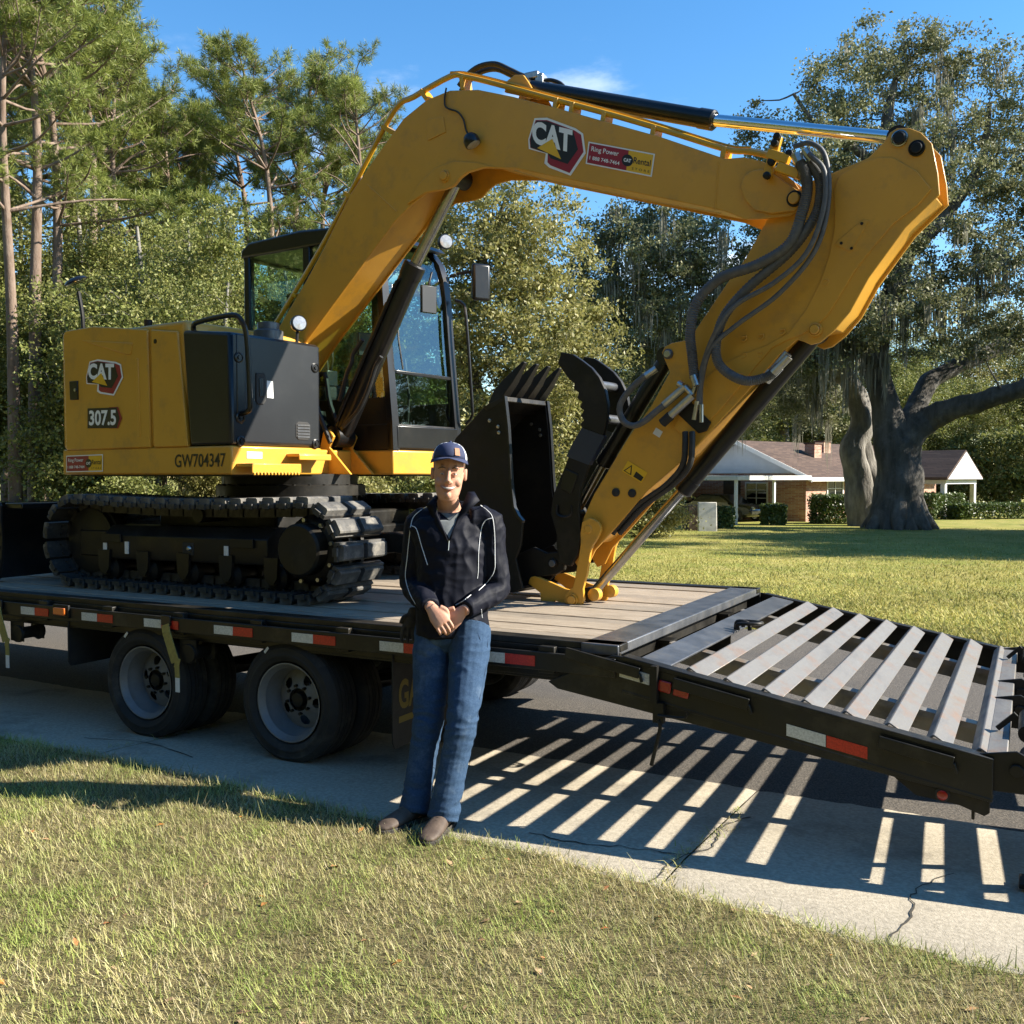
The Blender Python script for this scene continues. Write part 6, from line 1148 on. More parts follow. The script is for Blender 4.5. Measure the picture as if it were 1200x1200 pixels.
# slab leaning on a dark crate by the carport
p = at_ground(812, 38.5); mb = MB(); mb.box(p + (0, 0, .45), (.62, .7, 1.0), Matrix.Rotation(.7, 3, 'Z')); tag(mb.build('crate', 'brown_box', None, org=tuple(p), bevel=.02), 'dark brown crate standing beside the pale slab', 'crate')
p = at_ground(829, 37.6); mb = MB(); mb.box(p + (0, 0, .50), (.72, .16, 1.15), Matrix.Rotation(.48, 3, 'Z') @ Matrix.Rotation(-.10, 3, 'X')); tag(mb.build('stone_slab', 'slab_stone', None, org=tuple(p), bevel=.03), 'pale weathered slab standing upright on the lawn', 'slab')
# ================================================================== TREES AND SHRUBS
mat('bark_oak', (0.045, 0.040, 0.034), (0.11, 0.10, 0.088), rough=0.95, scale=3, vec=(1, 1, .25), bump=0.06, bscale=7, dirt=(0.22, 0.21, 0.19, 0.6), dscale=1.5)
mat('bark_pine', (0.13, 0.085, 0.06), (0.24, 0.18, 0.14), rough=0.95, scale=5, vec=(1, 1, .3), bump=0.03, bscale=12)
mat('bark_pale', (0.12, 0.11, 0.095), (0.27, 0.25, 0.22), rough=0.95, scale=3.5, vec=(1, 1, .35), bump=0.06, bscale=9)
mat('leaf_oak', (0.1, 0.1, 0.05), rough=0.55, spec=0.28, transl=0.3, scale=.4, island=[(0.10, 0.112, 0.048), (0.19, 0.19, 0.09), (0.135, 0.148, 0.06), (0.29, 0.28, 0.16), (0.105, 0.13, 0.042), (0.235, 0.225, 0.12)])
mat('leaf_olive', (0.1, 0.1, 0.05), rough=0.5, spec=0.4, transl=0.35, scale=.35, island=[(0.20, 0.195, 0.055), (0.29, 0.27, 0.09), (0.16, 0.165, 0.042), (0.36, 0.32, 0.14), (0.22, 0.225, 0.055)])
mat('leaf_wood', (0.1, 0.1, 0.05), rough=0.55, spec=0.3, transl=0.3, scale=.35, island=[(0.10, 0.128, 0.031), (0.22, 0.235, 0.062), (0.15, 0.17, 0.04), (0.31, 0.30, 0.115), (0.12, 0.15, 0.03), (0.25, 0.25, 0.07)])
mat('needles', (0.1, 0.1, 0.05), rough=0.5, spec=0.35, transl=0.3, scale=.5, island=[(0.13, 0.17, 0.034), (0.22, 0.25, 0.055), (0.16, 0.20, 0.04), (0.29, 0.30, 0.08), (0.14, 0.18, 0.034)])
mat('leaf_hedge', (0.1, 0.1, 0.05), rough=0.45, transl=0.2, scale=.8, island=[(0.05, 0.085, 0.02), (0.09, 0.13, 0.03), (0.065, 0.10, 0.025), (0.12, 0.15, 0.04)])
mat('moss', (0.1, 0.1, 0.05), rough=0.95, spec=0.1, transl=0.35, scale=.6, island=[(0.17, 0.165, 0.125), (0.26, 0.25, 0.20), (0.21, 0.205, 0.155), (0.32, 0.305, 0.245)])
mat('palm_leaf', (0.1, 0.1, 0.05), rough=0.5, transl=0.25, scale=.6, island=[(0.05, 0.09, 0.025), (0.10, 0.14, 0.04)])
TRI = [0]
def leaf_mesh(name, P, size, m, rng, up=0.35, long=1.5):
    n = len(P); nn = rng.normal(0, 1, (n, 3)); nn[:, 2] += up; nn /= np.linalg.norm(nn, axis=1)[:, None]
    t = rng.normal(0, 1, (n, 3)); t -= nn * (t * nn).sum(1)[:, None]; t /= np.linalg.norm(t, axis=1)[:, None]; b = np.cross(nn, t)
    s = (size * rng.uniform(.55, 1.3, n))[:, None]
    V = np.stack([P - t * s * long / 2, P + b * s * .42 + nn * s * .1, P + t * s * long / 2, P - b * s * .42 + nn * s * .1], 1).reshape(-1, 3)
    TRI[0] += 2 * n; return raw_mesh(name, V, np.arange(4 * n), 4, m)
def skeleton(trunk, radii, clumps, rng, twig=.012):
    """grow branches from the trunk line to every clump; returns tube list and tip points"""
    T = catmull(trunk, 5); rr = np.interp(np.linspace(0, len(radii) - 1, len(T)), range(len(radii)), radii)
    tubes = [(T, list(rr), 10)]; N = [tuple(q) + (r,) for q, r in zip(T, rr)]
    N = N[len(N) // 4:]; arr = np.array(N)
    cen = arr[:, :3].mean(0); order = np.argsort([np.min(np.linalg.norm(arr[:, :3] - c, axis=1)) for c in clumps])
    for i in order:
        c = clumps[i]; A = np.array(N); dv = c - A[:, :3]; dist = np.linalg.norm(dv, axis=1); cost = dist + np.maximum(0, A[:, 2] - c[2]) * .8 - A[:, 3] * 1.0
        j = int(np.argmin(cost)); L_ = dist[j]
        if L_ < .05: continue
        a = A[j, :3]; r = min(A[j, 3] * .75, twig + .016 * L_ + .004); mid1 = a + (c - a) * .35 + rng.normal(0, .07, 3) * L_ + np.array((0, 0, .10 * L_)); mid2 = a + (c - a) * .7 + rng.normal(0, .06, 3) * L_ + np.array((0, 0, .06 * L_))
        Q = catmull([a, mid1, mid2, c], 2); rs = np.linspace(r, max(.008, r * .3), len(Q)); tubes.append((Q, list(rs), 5))
        N += [tuple(q) + (s,) for q, s in list(zip(Q, rs))[2:]]
    return tubes
def tube_mesh(name, tubes, m):
    mb = MB()
    for Q, rs, n in tubes:
        if n >= 9 and max(rs) > .2:                          # rough, fluted bark on the big stems
            Q2 = catmull(Q, 4); r2 = list(np.interp(np.linspace(0, len(rs) - 1, len(Q2)), range(len(rs)), rs)); n2 = 22; i0 = len(mb.v); mb.tube(Q2, r2, n2, cap=False)
            for k in range(len(Q2)):
                c = np.array(Q2[k])
                for j in range(n2):
                    v = np.array(mb.v[i0 + k * n2 + j]); q = Vector(tuple(v)); a = 2 * math.pi * j / n2; f = 1 + .22 * mnoise.noise(Vector((q.x * 1.3, q.y * 1.3, q.z * .7))) + .10 * mnoise.noise(Vector((q.x * 4.5, q.y * 4.5, q.z * 1.2))) + .05 * math.sin(a * 5 + q.z * .8); mb.v[i0 + k * n2 + j] = tuple(c + (v - c) * f)
        else: mb.tube(Q, rs, n, cap=False)
    me = raw_mesh(name, np.array(mb.v), np.array(mb.f).ravel(), 4, m, smooth=True); TRI[0] += 2 * len(mb.f); return me
def ellipsoids(specs, n, rng, power=.45):
    w_ = np.array([s[3] * s[4] * s[5] for s in specs]) ** .8; w_ /= w_.sum(); o = []
    for i in rng.choice(len(specs), n, p=w_):
        s = specs[i]; d = rng.normal(0, 1, 3); d /= np.linalg.norm(d); r = rng.uniform(0, 1) ** power; o.append(np.array(s[:3]) + d * r * np.array(s[3:6]))
    return np.array(o)
def scatter(clumps, n, cr, rng, flat_=.65):
    idx = rng.integers(0, len(clumps), n); k = rng.uniform(.5, 1.3, len(clumps)); d = rng.normal(0, 1, (n, 3)) * np.array((1, 1, flat_)); return clumps[idx] + d * (cr * k[idx])[:, None]
def moss_mesh(name, pts, lens, rng, per=16, spread=.30, wdt=.035):
    V = []; Fi = []; c = 0
    for p, L0 in zip(pts, lens):
        for k in range(per):
            q = p + np.array((rng.normal(0, spread), rng.normal(0, spread), rng.normal(0, .12))); ln = L0 * rng.uniform(.35, 1.1); a = rng.uniform(0, math.pi); sd_ = np.array((math.cos(a), math.sin(a), 0)) * wdt * rng.uniform(.5, 1.4)
            x = rng.normal(0, .05, 2); y = rng.normal(0, .04, 2)
            for t, ww in ((0, .5), (.35, 1), (.7, .7), (1, .1)):
                m_ = q + np.array((x[0] * math.sin(3 * t), y[0] * math.sin(2.5 * t), -ln * t)); V += [m_ - sd_ * ww, m_ + sd_ * ww]
            for s in range(3): b = c + 2 * s; Fi += [b, b + 1, b + 3, b + 2]
            c += 8
    TRI[0] += len(Fi) // 2; return raw_mesh(name, np.array(V), Fi, 4, 'moss')
def finish(name, base, tubes, bark, leaf, label, cat='tree', group=None, moss=None, extra=()):
    root = empty(name, tuple(base)); tag(root, label, cat, group)
    if tubes is not None: link('trunk', tubes if not isinstance(tubes, list) else tube_mesh('trunk', tubes, bark), root)
    link('crown', leaf, root)
    if moss is not None: link('hanging_moss', moss, root)['kind'] = 'stuff'
    return root
def copy_tree(src, base, s, rz_, label=None, group=None):
    r = src.copy(); COL.objects.link(r); r.location = tuple(base); r.scale = s if hasattr(s, '__len__') else (s, s, s); r.rotation_euler = (0, 0, rz_)
    if label: r['label'] = label
    if group: r['group'] = group
    for ch in list(src.children): c = ch.copy(); COL.objects.link(c); c.parent = r
    return r
# helper: seen point at a depth, relative to a base
def rel(px, py, d, base): return atD(px, py, d) - base
# ---- great live oak with moss
rng = np.random.default_rng(3); OB = at_ground(1054, 41); r_ = lambda x, y, d=41: rel(x, y, d, OB)
trunk = [np.array((0, 0, -.3)), r_(1053, 590), r_(1052, 560), r_(1051, 520), r_(1051, 500)]
limbs = [([r_(1050, 570), r_(1046, 520), r_(1036, 470), r_(1026, 425), r_(1035, 370, 40.5), r_(1060, 300, 40), r_(1062, 220, 40), r_(1040, 150, 40), r_(1050, 90, 40.5)], [.80, .74, .56, .50, .45, .40, .34, .26, .10]),
         ([r_(1054, 560), r_(1062, 515), r_(1088, 492), r_(1120, 478, 40), r_(1165, 466, 39), r_(1215, 448, 38), r_(1290, 400, 37)], [.75, .66, .50, .45, .40, .34, .15]),
         ([r_(1052, 560), r_(1058, 515), r_(1074, 478, 41.5), r_(1092, 445, 42), r_(1130, 425, 42.5), r_(1180, 400, 43), r_(1230, 350, 43)], [.7, .6, .42, .38, .34, .28, .12]),
         ([r_(1030, 430), r_(1000, 408, 40), r_(960, 395, 39), r_(925, 372, 38), r_(890, 350, 37.5)], [.38, .30, .26, .2, .08]),
         ([r_(1060, 300, 40), r_(1110, 250, 40), r_(1150, 190, 41), r_(1160, 120, 41)], [.32, .26, .2, .08]),
         ([r_(1062, 230, 40), r_(1010, 180, 39.5), r_(960, 150, 39), r_(930, 110, 39)], [.26, .2, .14, .06])]
def E(px, py, d, rx, ry, rz_): q = r_(px, py, d); return (q[0], q[1], q[2], rx, ry, rz_)
specs = [E(985, 110, 40, 2.6, 2.6, 2.0), E(1040, 70, 41, 2.4, 2.4, 1.9), E(1110, 90, 41, 2.4, 2.6, 2.0), E(930, 180, 39, 2.2, 2.4, 1.7), E(1060, 190, 40, 3.6, 3.4, 3.0), E(1150, 210, 41, 3.2, 3.2, 2.6), E(1000, 280, 39, 3.2, 3.0, 2.4), E(1130, 320, 40, 3.4, 3.4, 2.4), E(930, 330, 38, 2.6, 2.4, 2.0), E(1200, 130, 42, 3.0, 3.2, 2.6), E(1230, 280, 41, 3.4, 3.4, 2.8), E(1040, 360, 38, 2.6, 2.4, 1.4), E(1290, 200, 42, 3.2, 3.0, 3.0), E(880, 140, 40, 1.2, 1.4, .8), E(960, 400, 39, 2.4, 2.4, 1.2), E(1100, 400, 39, 2.4, 2.4, 1.0), E(1190, 390, 39, 2.6, 2.4, 1.2), E(1000, 200, 40, 2.6, 2.6, 2.0)]
cl = ellipsoids(specs, 1200, rng, .42)
T0 = [(catmull(trunk, 4), list(np.interp(range(17), [0, 4, 8, 12, 16], [1.2, .98, .9, .80, .25])), 14)]
for k in range(7):                                       # root flare
    a = k * .9 + .3; T0.append(([np.array((math.cos(a) * .55, math.sin(a) * .55, 1.2)), np.array((math.cos(a) * .85, math.sin(a) * .85, .45)), np.array((math.cos(a) * 1.5, math.sin(a) * 1.5, -.12))], [.42, .40, .16], 8))
for pts, rad in limbs: T0.append((catmull(pts, 4), list(np.interp(np.linspace(0, len(rad) - 1, 4 * (len(pts) - 1) + 1), range(len(rad)), rad)), 10))
sk = []; arr = [tuple(q) + (r,) for Q, rs, n_ in T0[8:] for q, r in zip(Q, rs)]
def grow(nodes, clumps, rng, twig=.012):
    A = np.zeros((len(nodes) + 8 * len(clumps), 4)); A[:len(nodes)] = nodes; n = len(nodes); out_ = []; A0 = A[:n, :3].copy(); order = np.argsort([np.min(np.linalg.norm(A0 - c, axis=1)) for c in clumps])
    for i in order:
        c = clumps[i]; B = A[:n]; dist = np.linalg.norm(c - B[:, :3], axis=1); cost = dist + np.maximum(0, B[:, 2] - c[2]) * .6 - B[:, 3]; j = int(np.argmin(cost)); L_ = dist[j]
        if L_ < .05: continue
        a = B[j, :3].copy(); r = min(B[j, 3] * .7, twig + .018 * L_ + .006); Q = catmull([a, a + (c - a) * .35 + rng.normal(0, .09, 3) * L_, a + (c - a) * .7 + rng.normal(0, .09, 3) * L_ + (0, 0, .05 * L_), c], 2); rs = np.linspace(r, max(.008, r * .3), len(Q)); out_.append((Q, list(rs), 5 if r > .03 else 3))
        for q, s in list(zip(Q, rs))[2:]: A[n, :3] = q; A[n, 3] = s; n += 1
    return out_
T0 += grow(arr, cl, rng)
lf = leaf_mesh('crown', scatter(cl, 140000, .26, rng), .10, 'leaf_oak', rng)
mp_ = cl[rng.choice(len(cl), 80)] + (0, 0, -.1); low = [r_(*q) for q in ((960, 398, 39), (985, 402, 39.5), (940, 385, 38.5), (1005, 410, 40), (1030, 420, 40), (1045, 330, 40), (1060, 360, 40), (1080, 340, 40), (1095, 360, 40), (1000, 380, 39), (1120, 350, 40), (915, 370, 38), (975, 390, 39), (1150, 300, 40), (1180, 290, 40), (1065, 130, 40), (1100, 150, 40), (1050, 150, 40), (1110, 100, 40))]
mp2 = np.array([q + rng.normal(0, .35, 3) for q in low for _ in range(4)]); pts = np.concatenate([mp_, mp2]); lens = np.concatenate([rng.uniform(.4, 1.3, len(mp_)), rng.uniform(1.0, 2.6, len(mp2))])
finish('live_oak', OB, T0, 'bark_oak', lf, 'huge live oak with thick spreading limbs and grey moss, on the lawn before the house', moss=moss_mesh('moss', pts, lens, rng, per=18, spread=.15, wdt=.03))
# ---- leaning oak with twin stems, dark crown behind the stick
rng = np.random.default_rng(5); OB = at_ground(1014, 44); r_ = lambda x, y, d=44: rel(x, y, d, OB)
st1 = [np.array((0, 0, -.2)), r_(1008, 570), r_(1000, 530), r_(1010, 495), r_(1002, 462), r_(985, 435, 43), r_(955, 410, 42), r_(900, 380, 41), r_(840, 340, 40), r_(790, 310, 40)]
st2 = [np.array((.5, -.3, -.2)), r_(1026, 580), r_(1018, 550), r_(1010, 510), r_(1006, 480)]
specs = [E(760, 300, 40, 2.8, 3, 2.2), E(800, 350, 40, 3.0, 3, 2.0), E(850, 310, 40, 2.6, 2.8, 2.2), E(730, 380, 40, 2.4, 2.6, 1.8), E(720, 280, 41, 1.6, 2, 1.2), E(880, 420, 41, 2.6, 2.6, 1.6), E(810, 430, 41, 2.8, 2.6, 1.6), E(950, 440, 44, 2.2, 2.6, 1.4), E(780, 250, 41, 1.8, 2, 1.0), E(690, 330, 41, 1.4, 1.8, 1.6), E(900, 460, 45, 2.8, 2.8, 1.5), E(830, 480, 46, 2.8, 2.8, 1.5), E(960, 480, 47, 2.2, 2.4, 1.4), E(750, 470, 44, 2.6, 2.6, 1.6)]
cl = ellipsoids(specs, 900, rng, .42); T0 = [(catmull(st1, 4), list(np.interp(np.linspace(0, 9, 37), range(10), [.75, .62, .55, .5, .46, .42, .36, .3, .2, .08])), 10), (catmull(st2, 4), list(np.linspace(.62, .16, 17)), 10)]
arr = [tuple(q) + (r,) for q, r in list(zip(T0[0][0], T0[0][1]))[16:]]; T0 += grow(arr, cl, rng)
pts = cl[rng.choice(len(cl), 150)]
finish('leaning_oak', OB, T0, 'bark_pale', leaf_mesh('crown', scatter(cl, 100000, .27, rng), .096, 'leaf_oak', rng), 'crooked oak with twin pale stems beside the huge live oak, its dark crown spreading left', moss=moss_mesh('moss', pts, rng.uniform(.6, 2.3, len(pts)), rng, per=18, spread=.16, wdt=.03))
# ---- olive green tree behind the cab
rng = np.random.default_rng(8); OB = at_ground(585, 29); r_ = lambda x, y, d=29: rel(x, y, d, OB)
st1 = [np.array((0, 0, -.2)), r_(580, 540), r_(560, 460), r_(540, 390), r_(565, 310), r_(590, 240)]
specs = [E(600, 250, 29, 1.9, 2.2, 1.5), E(560, 300, 29, 2.4, 2.4, 1.9), E(640, 330, 29, 2.0, 2.3, 1.9), E(530, 390, 29, 2.4, 2.4, 2.0), E(610, 420, 28, 2.4, 2.4, 1.9), E(680, 410, 29, 1.4, 1.8, 1.6), E(570, 500, 28, 2.4, 2.2, 1.6), E(660, 500, 29, 1.9, 2, 1.4), E(500, 280, 30, 1.5, 1.8, 1.5), E(625, 560, 28, 2.2, 2, 1.1)]
cl = ellipsoids(specs, 900, rng, .5); T0 = [(catmull(st1, 4), list(np.linspace(.28, .06, 21)), 9)]; T0 += grow([tuple(q) + (r,) for q, r in list(zip(*T0[0][:2]))[5:]], cl, rng, .008)
finish('olive_green_tree', OB, T0, 'bark_oak', leaf_mesh('crown', scatter(cl, 70000, .22, rng), .078, 'leaf_olive', rng, long=1.9), 'pale olive green tree with fine leaves standing behind the excavator cab')
# ---- broadleaf woodland trees: two grown, the others copied
def wood_tree(seed, h, rad, leafm, nl, size, label):
    rng = np.random.default_rng(seed); tr = [np.array((0, 0, -.2)), np.array((.1, .05, h * .25)), np.array((-.1, .1, h * .5)), np.array((.15, 0, h * .75)), np.array((0, 0, h * .93))]
    specs = [(rng.normal(0, rad * .35), rng.normal(0, rad * .35), h * f, rad * s, rad * s, h * .14) for f, s in ((.28, .6), (.40, .75), (.52, .8), (.52, .7), (.65, .75), (.78, .6), (.88, .45))]
    cl = ellipsoids(specs, 650, rng, .48); T0 = [(catmull(tr, 4), list(np.linspace(.22, .04, 17)), 8)]; T0 += grow([tuple(q) + (r,) for q, r in list(zip(*T0[0][:2]))[3:]], cl, rng, .008)
    return tube_mesh('trunk', T0, 'bark_pale'), leaf_mesh('crown', scatter(cl, nl, .23, rng), size, leafm, rng)
LW = 'leafy evergreen tree in the dense woods behind the excavator'; GW_ = 'broadleaf trees of the woods'
t1 = wood_tree(21, 10.5, 2.6, 'leaf_wood', 58000, .070, ''); t2 = wood_tree(22, 9.0, 2.8, 'leaf_wood', 58000, .070, ''); t3 = wood_tree(23, 9.0, 2.4, 'leaf_olive', 46000, .068, '')
W1 = finish('woodland_tree', at_ground(95, 28), t1[0], None, t1[1], LW, group=GW_); W2 = finish('woodland_tree', at_ground(165, 26), t2[0], None, t2[1], LW, group=GW_)
LO = 'pale yellow green tree in the woods between pines and cab'; GO = 'pale trees of the woods'
W3 = finish('pale_woodland_tree', at_ground(335, 30), t3[0], None, t3[1], LO, group=GO)
for px, d, s, src in ((-60, 31, 1.1, W2), (115, 31, 1.05, W2), (225, 29, .95, W1), (270, 25, .78, W2), (30, 33, 1.15, W1), (390, 33, .92, W1), (450, 35, .95, W2), (300, 36, 1.1, W2), (180, 35, 1.1, W1), (-70, 30, 1.2, W1)):
    copy_tree(src, at_ground(px, d), s * random.uniform(.95, 1.05), random.uniform(0, 6.28))
for px, d, s in ((405, 31, .82), (255, 32, .95), (470, 30, .7)): copy_tree(W3, at_ground(px, d), s, random.uniform(0, 6.28))
# broad trees beside the yard, whose shade falls across the lawn
for r__, d__, s_ in ((27, 31, 1.25), (33, 34, 1.4), (39, 30, 1.35), (45, 33, 1.5), (30, 37, 1.2), (24, 25.5, 1.2), (29, 28, 1.3), (35, 26, 1.35), (41, 28, 1.4), (25, 33, 1.25), (37, 36, 1.4)):
    copy_tree(W2 if s_ > 1.3 else W1, CD(r__, d__), (s_ * 1.3, s_ * 1.3, s_), r__, 'broad shade tree standing beside the yard past the live oak', 'shade trees beside the yard')
# far belt of woods behind everything
LF = 'distant tree in the belt of woods beyond the yard'; GF = 'trees of the far wood'
for k in range(34):
    px = -160 + k * 45 + random.uniform(-15, 15); d = random.uniform(66, 95) if px > 600 else random.uniform(48, 70); s = random.uniform(1.25, 1.9) if px > 600 else random.uniform(.9, 1.25)
    copy_tree((W1, W2, W3)[k % 3], at_ground(px, d), (s * 1.15, s * 1.15, s), random.uniform(0, 6.28), LF, GF)
# the same wood closes the place off on the sides the picture does not show
for k in range(26):
    a = R(-62 + k * 13.5); q = np.array((math.cos(a) * random.uniform(48, 60), math.sin(a) * random.uniform(48, 60))); 
    if 72 < math.degrees(a) % 360 < 150: continue
    s = random.uniform(1.0, 1.5); copy_tree((W1, W2, W3)[k % 3], (q[0], q[1], float(gz(q[0], q[1]))), (s * 1.3, s * 1.3, s), random.uniform(0, 6.28), LF, GF)
# unseen wood added behind the viewpoint to darken reflections and cut sky fill
for k in range(30):
    a = R(168 + k * 5.4); q = np.array((math.cos(a), math.sin(a))) * (random.uniform(19, 23) if k % 2 else random.uniform(27, 33)); s = random.uniform(1.3, 1.65)
    copy_tree((W1, W2)[k % 2], (q[0], q[1], float(gz(q[0], q[1]))), (s * 1.25, s * 1.25, s), random.uniform(0, 6.28), 'unseen leafy tree added opposite the trailer to darken reflections and sky fill', 'unseen trees added opposite the trailer')
# ---- pines
def pine(seed, h, fork=False):
    rng = np.random.default_rng(seed); tubes = []; tips = []
    tr = [np.array((0, 0, -.2)), np.array((rng.normal(0, .15), rng.normal(0, .15), h * .35)), np.array((rng.normal(0, .3), rng.normal(0, .3), h * .7)), np.array((rng.normal(0, .4), rng.normal(0, .4), h * .97))]
    T = catmull(tr, 8); rs = np.linspace(.20, .03, len(T)); tubes.append((T, list(rs), 8))
    nb = 46
    for k in range(nb):
        f = rng.uniform(.50, .985); i = int(f * (len(T) - 1)); a = T[i]; az = rng.uniform(0, 6.283); L_ = (1 - f) * h * .30 + rng.uniform(.5, 1.6); el = rng.uniform(.05, .6) + (f - .5) * .7
        if f < .66 and rng.uniform() < .45: L_ *= .55
        d = np.array((math.cos(az) * math.cos(el), math.sin(az) * math.cos(el), math.sin(el))); e = a + d * L_; m = a + d * L_ * .5 + rng.normal(0, .08, 3) * L_ + (0, 0, -.04 * L_)
        tubes.append((catmull([a, m, e], 3), list(np.linspace(min(rs[i] * .55, .05), .012, 7)), 5))
        for q in range(int(3 + L_ * 4.2)):
            t = rng.uniform(.58, 1.06); b = a + d * L_ * t + rng.normal(0, .05, 3); sd_ = rng.normal(0, 1, 3); sd_[2] = abs(sd_[2]) * .7 + .15; sd_ /= np.linalg.norm(sd_); l2 = rng.uniform(.15, .6) * (1.2 - .5 * t); e2 = b + sd_ * l2; tubes.append(([b, e2], [.012, .006], 3)); tips += [(e2, sd_), (b + sd_ * l2 * .55, sd_)]
            if rng.uniform() < .5: tips.append((e2 + rng.normal(0, .12, 3), sd_))
    tips.append((T[-1], np.array((0, 0, 1.))))
    n = 26; P = np.repeat(np.array([t[0] for t in tips]), n, 0); D = np.repeat(np.array([t[1] for t in tips]), n, 0) * .55 + rng.normal(0, .62, (len(P), 3)); D[:, 2] += .12; D /= np.linalg.norm(D, axis=1)[:, None]
    ln = rng.uniform(.14, .30, len(P))[:, None]; s_ = np.cross(D, rng.normal(0, 1, (len(P), 3))); s_ /= np.linalg.norm(s_, axis=1)[:, None]; wd = .0085
    V = np.stack([P - s_ * wd * .6, P + D * ln * .5 - s_ * wd, P + D * ln, P + D * ln * .5 + s_ * wd], 1).reshape(-1, 3); TRI[0] += 2 * len(P)
    return tube_mesh('trunk', tubes, 'bark_pine'), raw_mesh('crown', V, np.arange(len(V)), 4, 'needles')
LP = 'tall slender pine rising above the woods behind the excavator'; GP = 'tall pines of the woods'
pp = [pine(31, 17), pine(32, 16), pine(33, 15)]; PR = []
#          px,  depth, top y in the photograph
spots = [(18, 25, -90), (62, 27, -60), (128, 36, 15), (192, 38, 92), (312, 36, 55), (352, 40, 62), (415, 37, 75), (160, 42, 100), (48, 40, -30), (245, 44, 120), (285, 43, 85), (-40, 35, -60), (440, 44, 140), (215, 40, 130), (40, 26, -120), (82, 34, -80), (105, 33, -40), (8, 38, -10), (150, 34, 30), (385, 41, 110)]
for k, (px, d, ty) in enumerate(spots):
    b = at_ground(px, d); need = CAM_H + (557 - ty) / F_PX * d - b[2]; s = need / (17, 16, 15)[k % 3]
    if k < 3: o = finish('pine_tree', b, pp[k][0], None, pp[k][1], LP, group=GP); o.scale = (s, s, s); PR.append(o)
    else: copy_tree(PR[k % 3], b, (s * .95, s * .95, s), random.uniform(0, 6.28))
# ---- shrubs, hedges, palmetto
def shrub(seed, r, h, n, leafm, size):
    rng = np.random.default_rng(seed); cl = ellipsoids([(0, 0, h * .5, r, r, h * .5)], 60, rng, .5); tb = [([np.array((0, 0, -.1)), c * (.5, .5, .6), c], [.02, .012, .006], 4) for c in cl[:26]]
    return tube_mesh('trunk', tb, 'bark_pale'), leaf_mesh('crown', scatter(cl, n, r * .17, rng), size, leafm, rng)
LS = 'leafy shrub of the undergrowth at the edge of the woods'; GS = 'undergrowth shrubs'
s1 = shrub(41, 1.5, 2.6, 15000, 'leaf_wood', .075); s2 = shrub(42, 1.4, 2.2, 13000, 'leaf_olive', .07)
S1 = finish('shrub', at_ground(120, 25), s1[0], None, s1[1], LS, 'shrub', GS); S2 = finish('shrub', at_ground(430, 25), s2[0], None, s2[1], LS, 'shrub', GS)
for k, (px, d, s) in enumerate(((160, 24, .75), (300, 26, .8), (520, 24, .8), (600, 25, .75), (690, 27, .85), (760, 33, 1.0), (380, 24, .75), (230, 27, .9), (730, 36, 1.2), (660, 30, 1.1), (1180, 70, 2.2), (1120, 75, 2.2), (1250, 66, 2.4), (820, 62, 2.0), (1070, 78, 2.0), (1500, 36, 2.6), (1750, 36, 2.8), (2100, 34, 2.8), (2700, 30, 3.0), (3600, 24, 3.0), (1620, 44, 3.2), (1900, 44, 3.2))): copy_tree(S2 if k % 2 else S1, at_ground(px, d), s, random.uniform(0, 6.28))  # the largest copies stand right of view, unseen, added to darken the windshield reflection
def hedge(p0, p1, w2, h, n, seed, label):
    rng = np.random.default_rng(seed); p0, p1 = np.array(p0), np.array(p1); L_ = np.linalg.norm(p1[:2] - p0[:2]); d = (p1 - p0) / L_; nn = np.array((-d[1], d[0], 0)); c0 = (p0 + p1) / 2
    q = rng.uniform(-1, 1, (n, 3)); ax = rng.integers(0, 3, n); sg = np.sign(rng.normal(0, 1, n)); q[np.arange(n), ax] = sg * rng.uniform(.86, 1.04, n); q[:, 2] = np.where(ax == 2, np.abs(q[:, 2]), q[:, 2])
    P = d * (q[:, :1] * L_ / 2) + nn * (q[:, 1:2] * w2) + np.array((0, 0, 1)) * ((q[:, 2:] + 1) * h / 2) + rng.normal(0, .05, (n, 3))
    root = empty('hedge', tuple(c0)); tag(root, label, 'hedge'); link('foliage', leaf_mesh('foliage', P, .10, 'leaf_hedge', rng), root)
    mb = MB()
    for k in range(int(L_ / .5) + 1): c = d * (k * .5 - L_ / 2); mb.tube([c + (0, 0, -.1), c + nn * .1 + (0, 0, h * .5), c + (.1, 0, h * .8)], [.025, .02, .01], 4)
    link('stems', mb.mesh('stems'), root, 'bark_oak'); return root
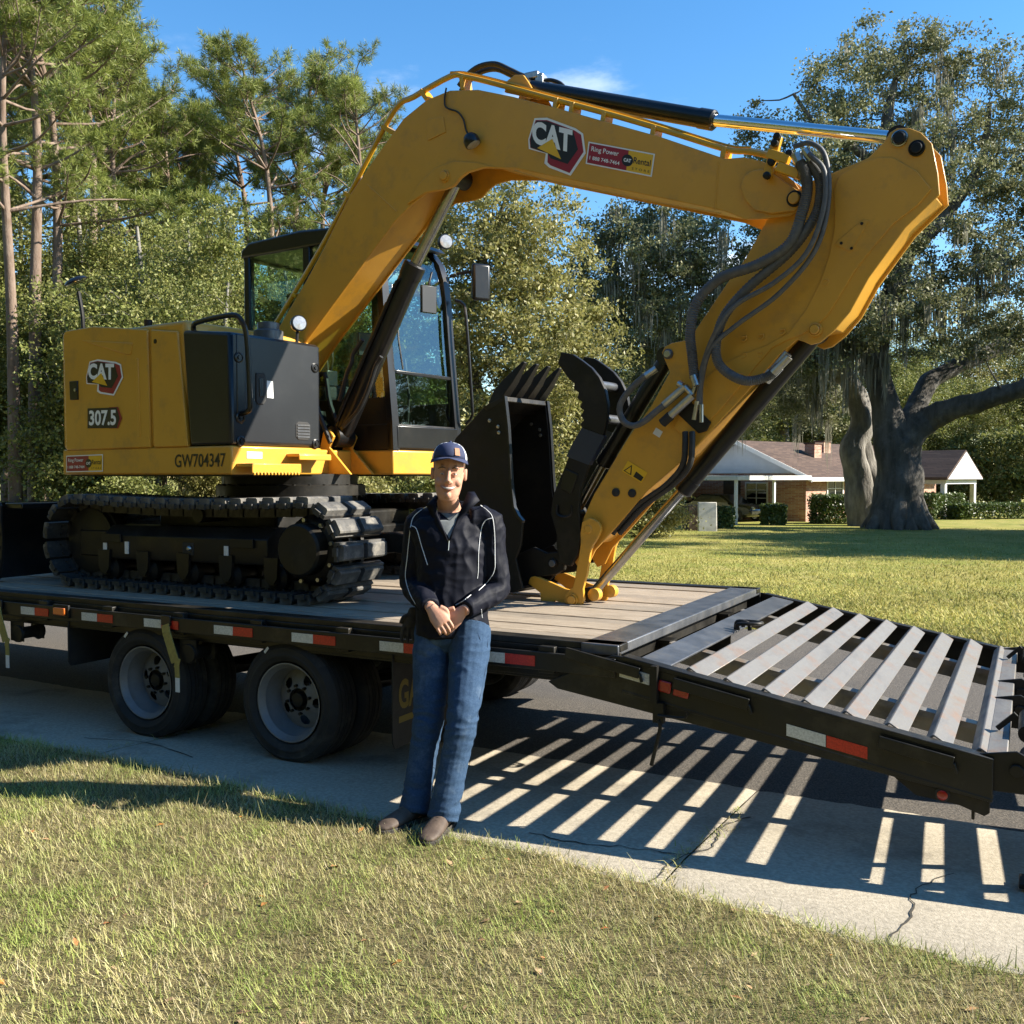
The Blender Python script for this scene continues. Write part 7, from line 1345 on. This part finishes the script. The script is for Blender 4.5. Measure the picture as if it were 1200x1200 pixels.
for k in range(22):  # unseen shrubs added behind the viewpoint to darken reflections below the tree crowns
    a = R(172 + k * 7.2); q = np.array((math.cos(a), math.sin(a))) * random.uniform(15, 18); copy_tree((S1, S2)[k % 2], (q[0], q[1], 0), random.uniform(1.2, 1.7), random.uniform(0, 6.28), 'unseen leafy shrub added opposite the trailer to darken reflections', 'unseen shrubs added opposite the trailer')
hedge(at_ground(958, 46.5), at_ground(1008, 47), .7, 1.25, 9000, 51, 'dark trimmed bush under the brick house window')
hedge(at_ground(1082, 52), at_ground(1118, 55), .6, 1.25, 7000, 52, 'clipped green bush in front of the white porch')
hedge(at_ground(1120, 52), at_ground(1290, 55), .5, .75, 12000, 53, 'long low clipped hedge stretching right from the porch')
hedge(at_ground(843, 40.5), at_ground(858, 40.5), .35, .75, 2500, 54, 'small sunlit bush beside the pale slab')
hedge(at_ground(895, 45), at_ground(918, 45), .4, .8, 3500, 55, 'sparse bush at the foot of the carport post')
def palmetto(seed):
    rng = np.random.default_rng(seed); V = []; Fi = []
    for k in range(16):
        az = rng.uniform(0, 6.28); el = rng.uniform(.3, 1.2); L_ = rng.uniform(.7, 1.3); d = np.array((math.cos(az) * math.cos(el), math.sin(az) * math.cos(el), math.sin(el))); c = d * L_; s_ = np.cross(d, (0, 0, 1)); s_ /= np.linalg.norm(s_); u_ = np.cross(s_, d)
        for j in range(15):
            a = (j / 14 - .5) * 2.6; f = d * math.cos(a) + s_ * math.sin(a); e = c + f * .55 + np.array((0, 0, -.12)); w_ = u_ * .02 + np.cross(f, u_) * .03; b = len(V); V += [c, c + f * .3 - w_, e, c + f * .3 + w_]; Fi += [b, b + 1, b + 2, b + 3]
        b = len(V); V += [np.zeros(3) - s_ * .015, np.zeros(3) + s_ * .015, c + s_ * .01, c - s_ * .01]; Fi += [b, b + 1, b + 2, b + 3]
    TRI[0] += len(Fi) // 2; return raw_mesh('fronds', np.array(V), Fi, 4, 'palm_leaf')
pm = palmetto(61)
for k, (px, d) in enumerate(((6, 25), (-30, 24), (34, 28), (90, 27))): o = link('palmetto', pm); o.location = tuple(at_ground(px, d)); o.rotation_euler = (0, 0, k * 1.3); o.scale = (1.0, 1.0, .9); tag(o, 'fan leaved palmetto growing low among the pine trunks', 'palmetto', 'palmettos under the pines')
print('leaf triangles', TRI[0])
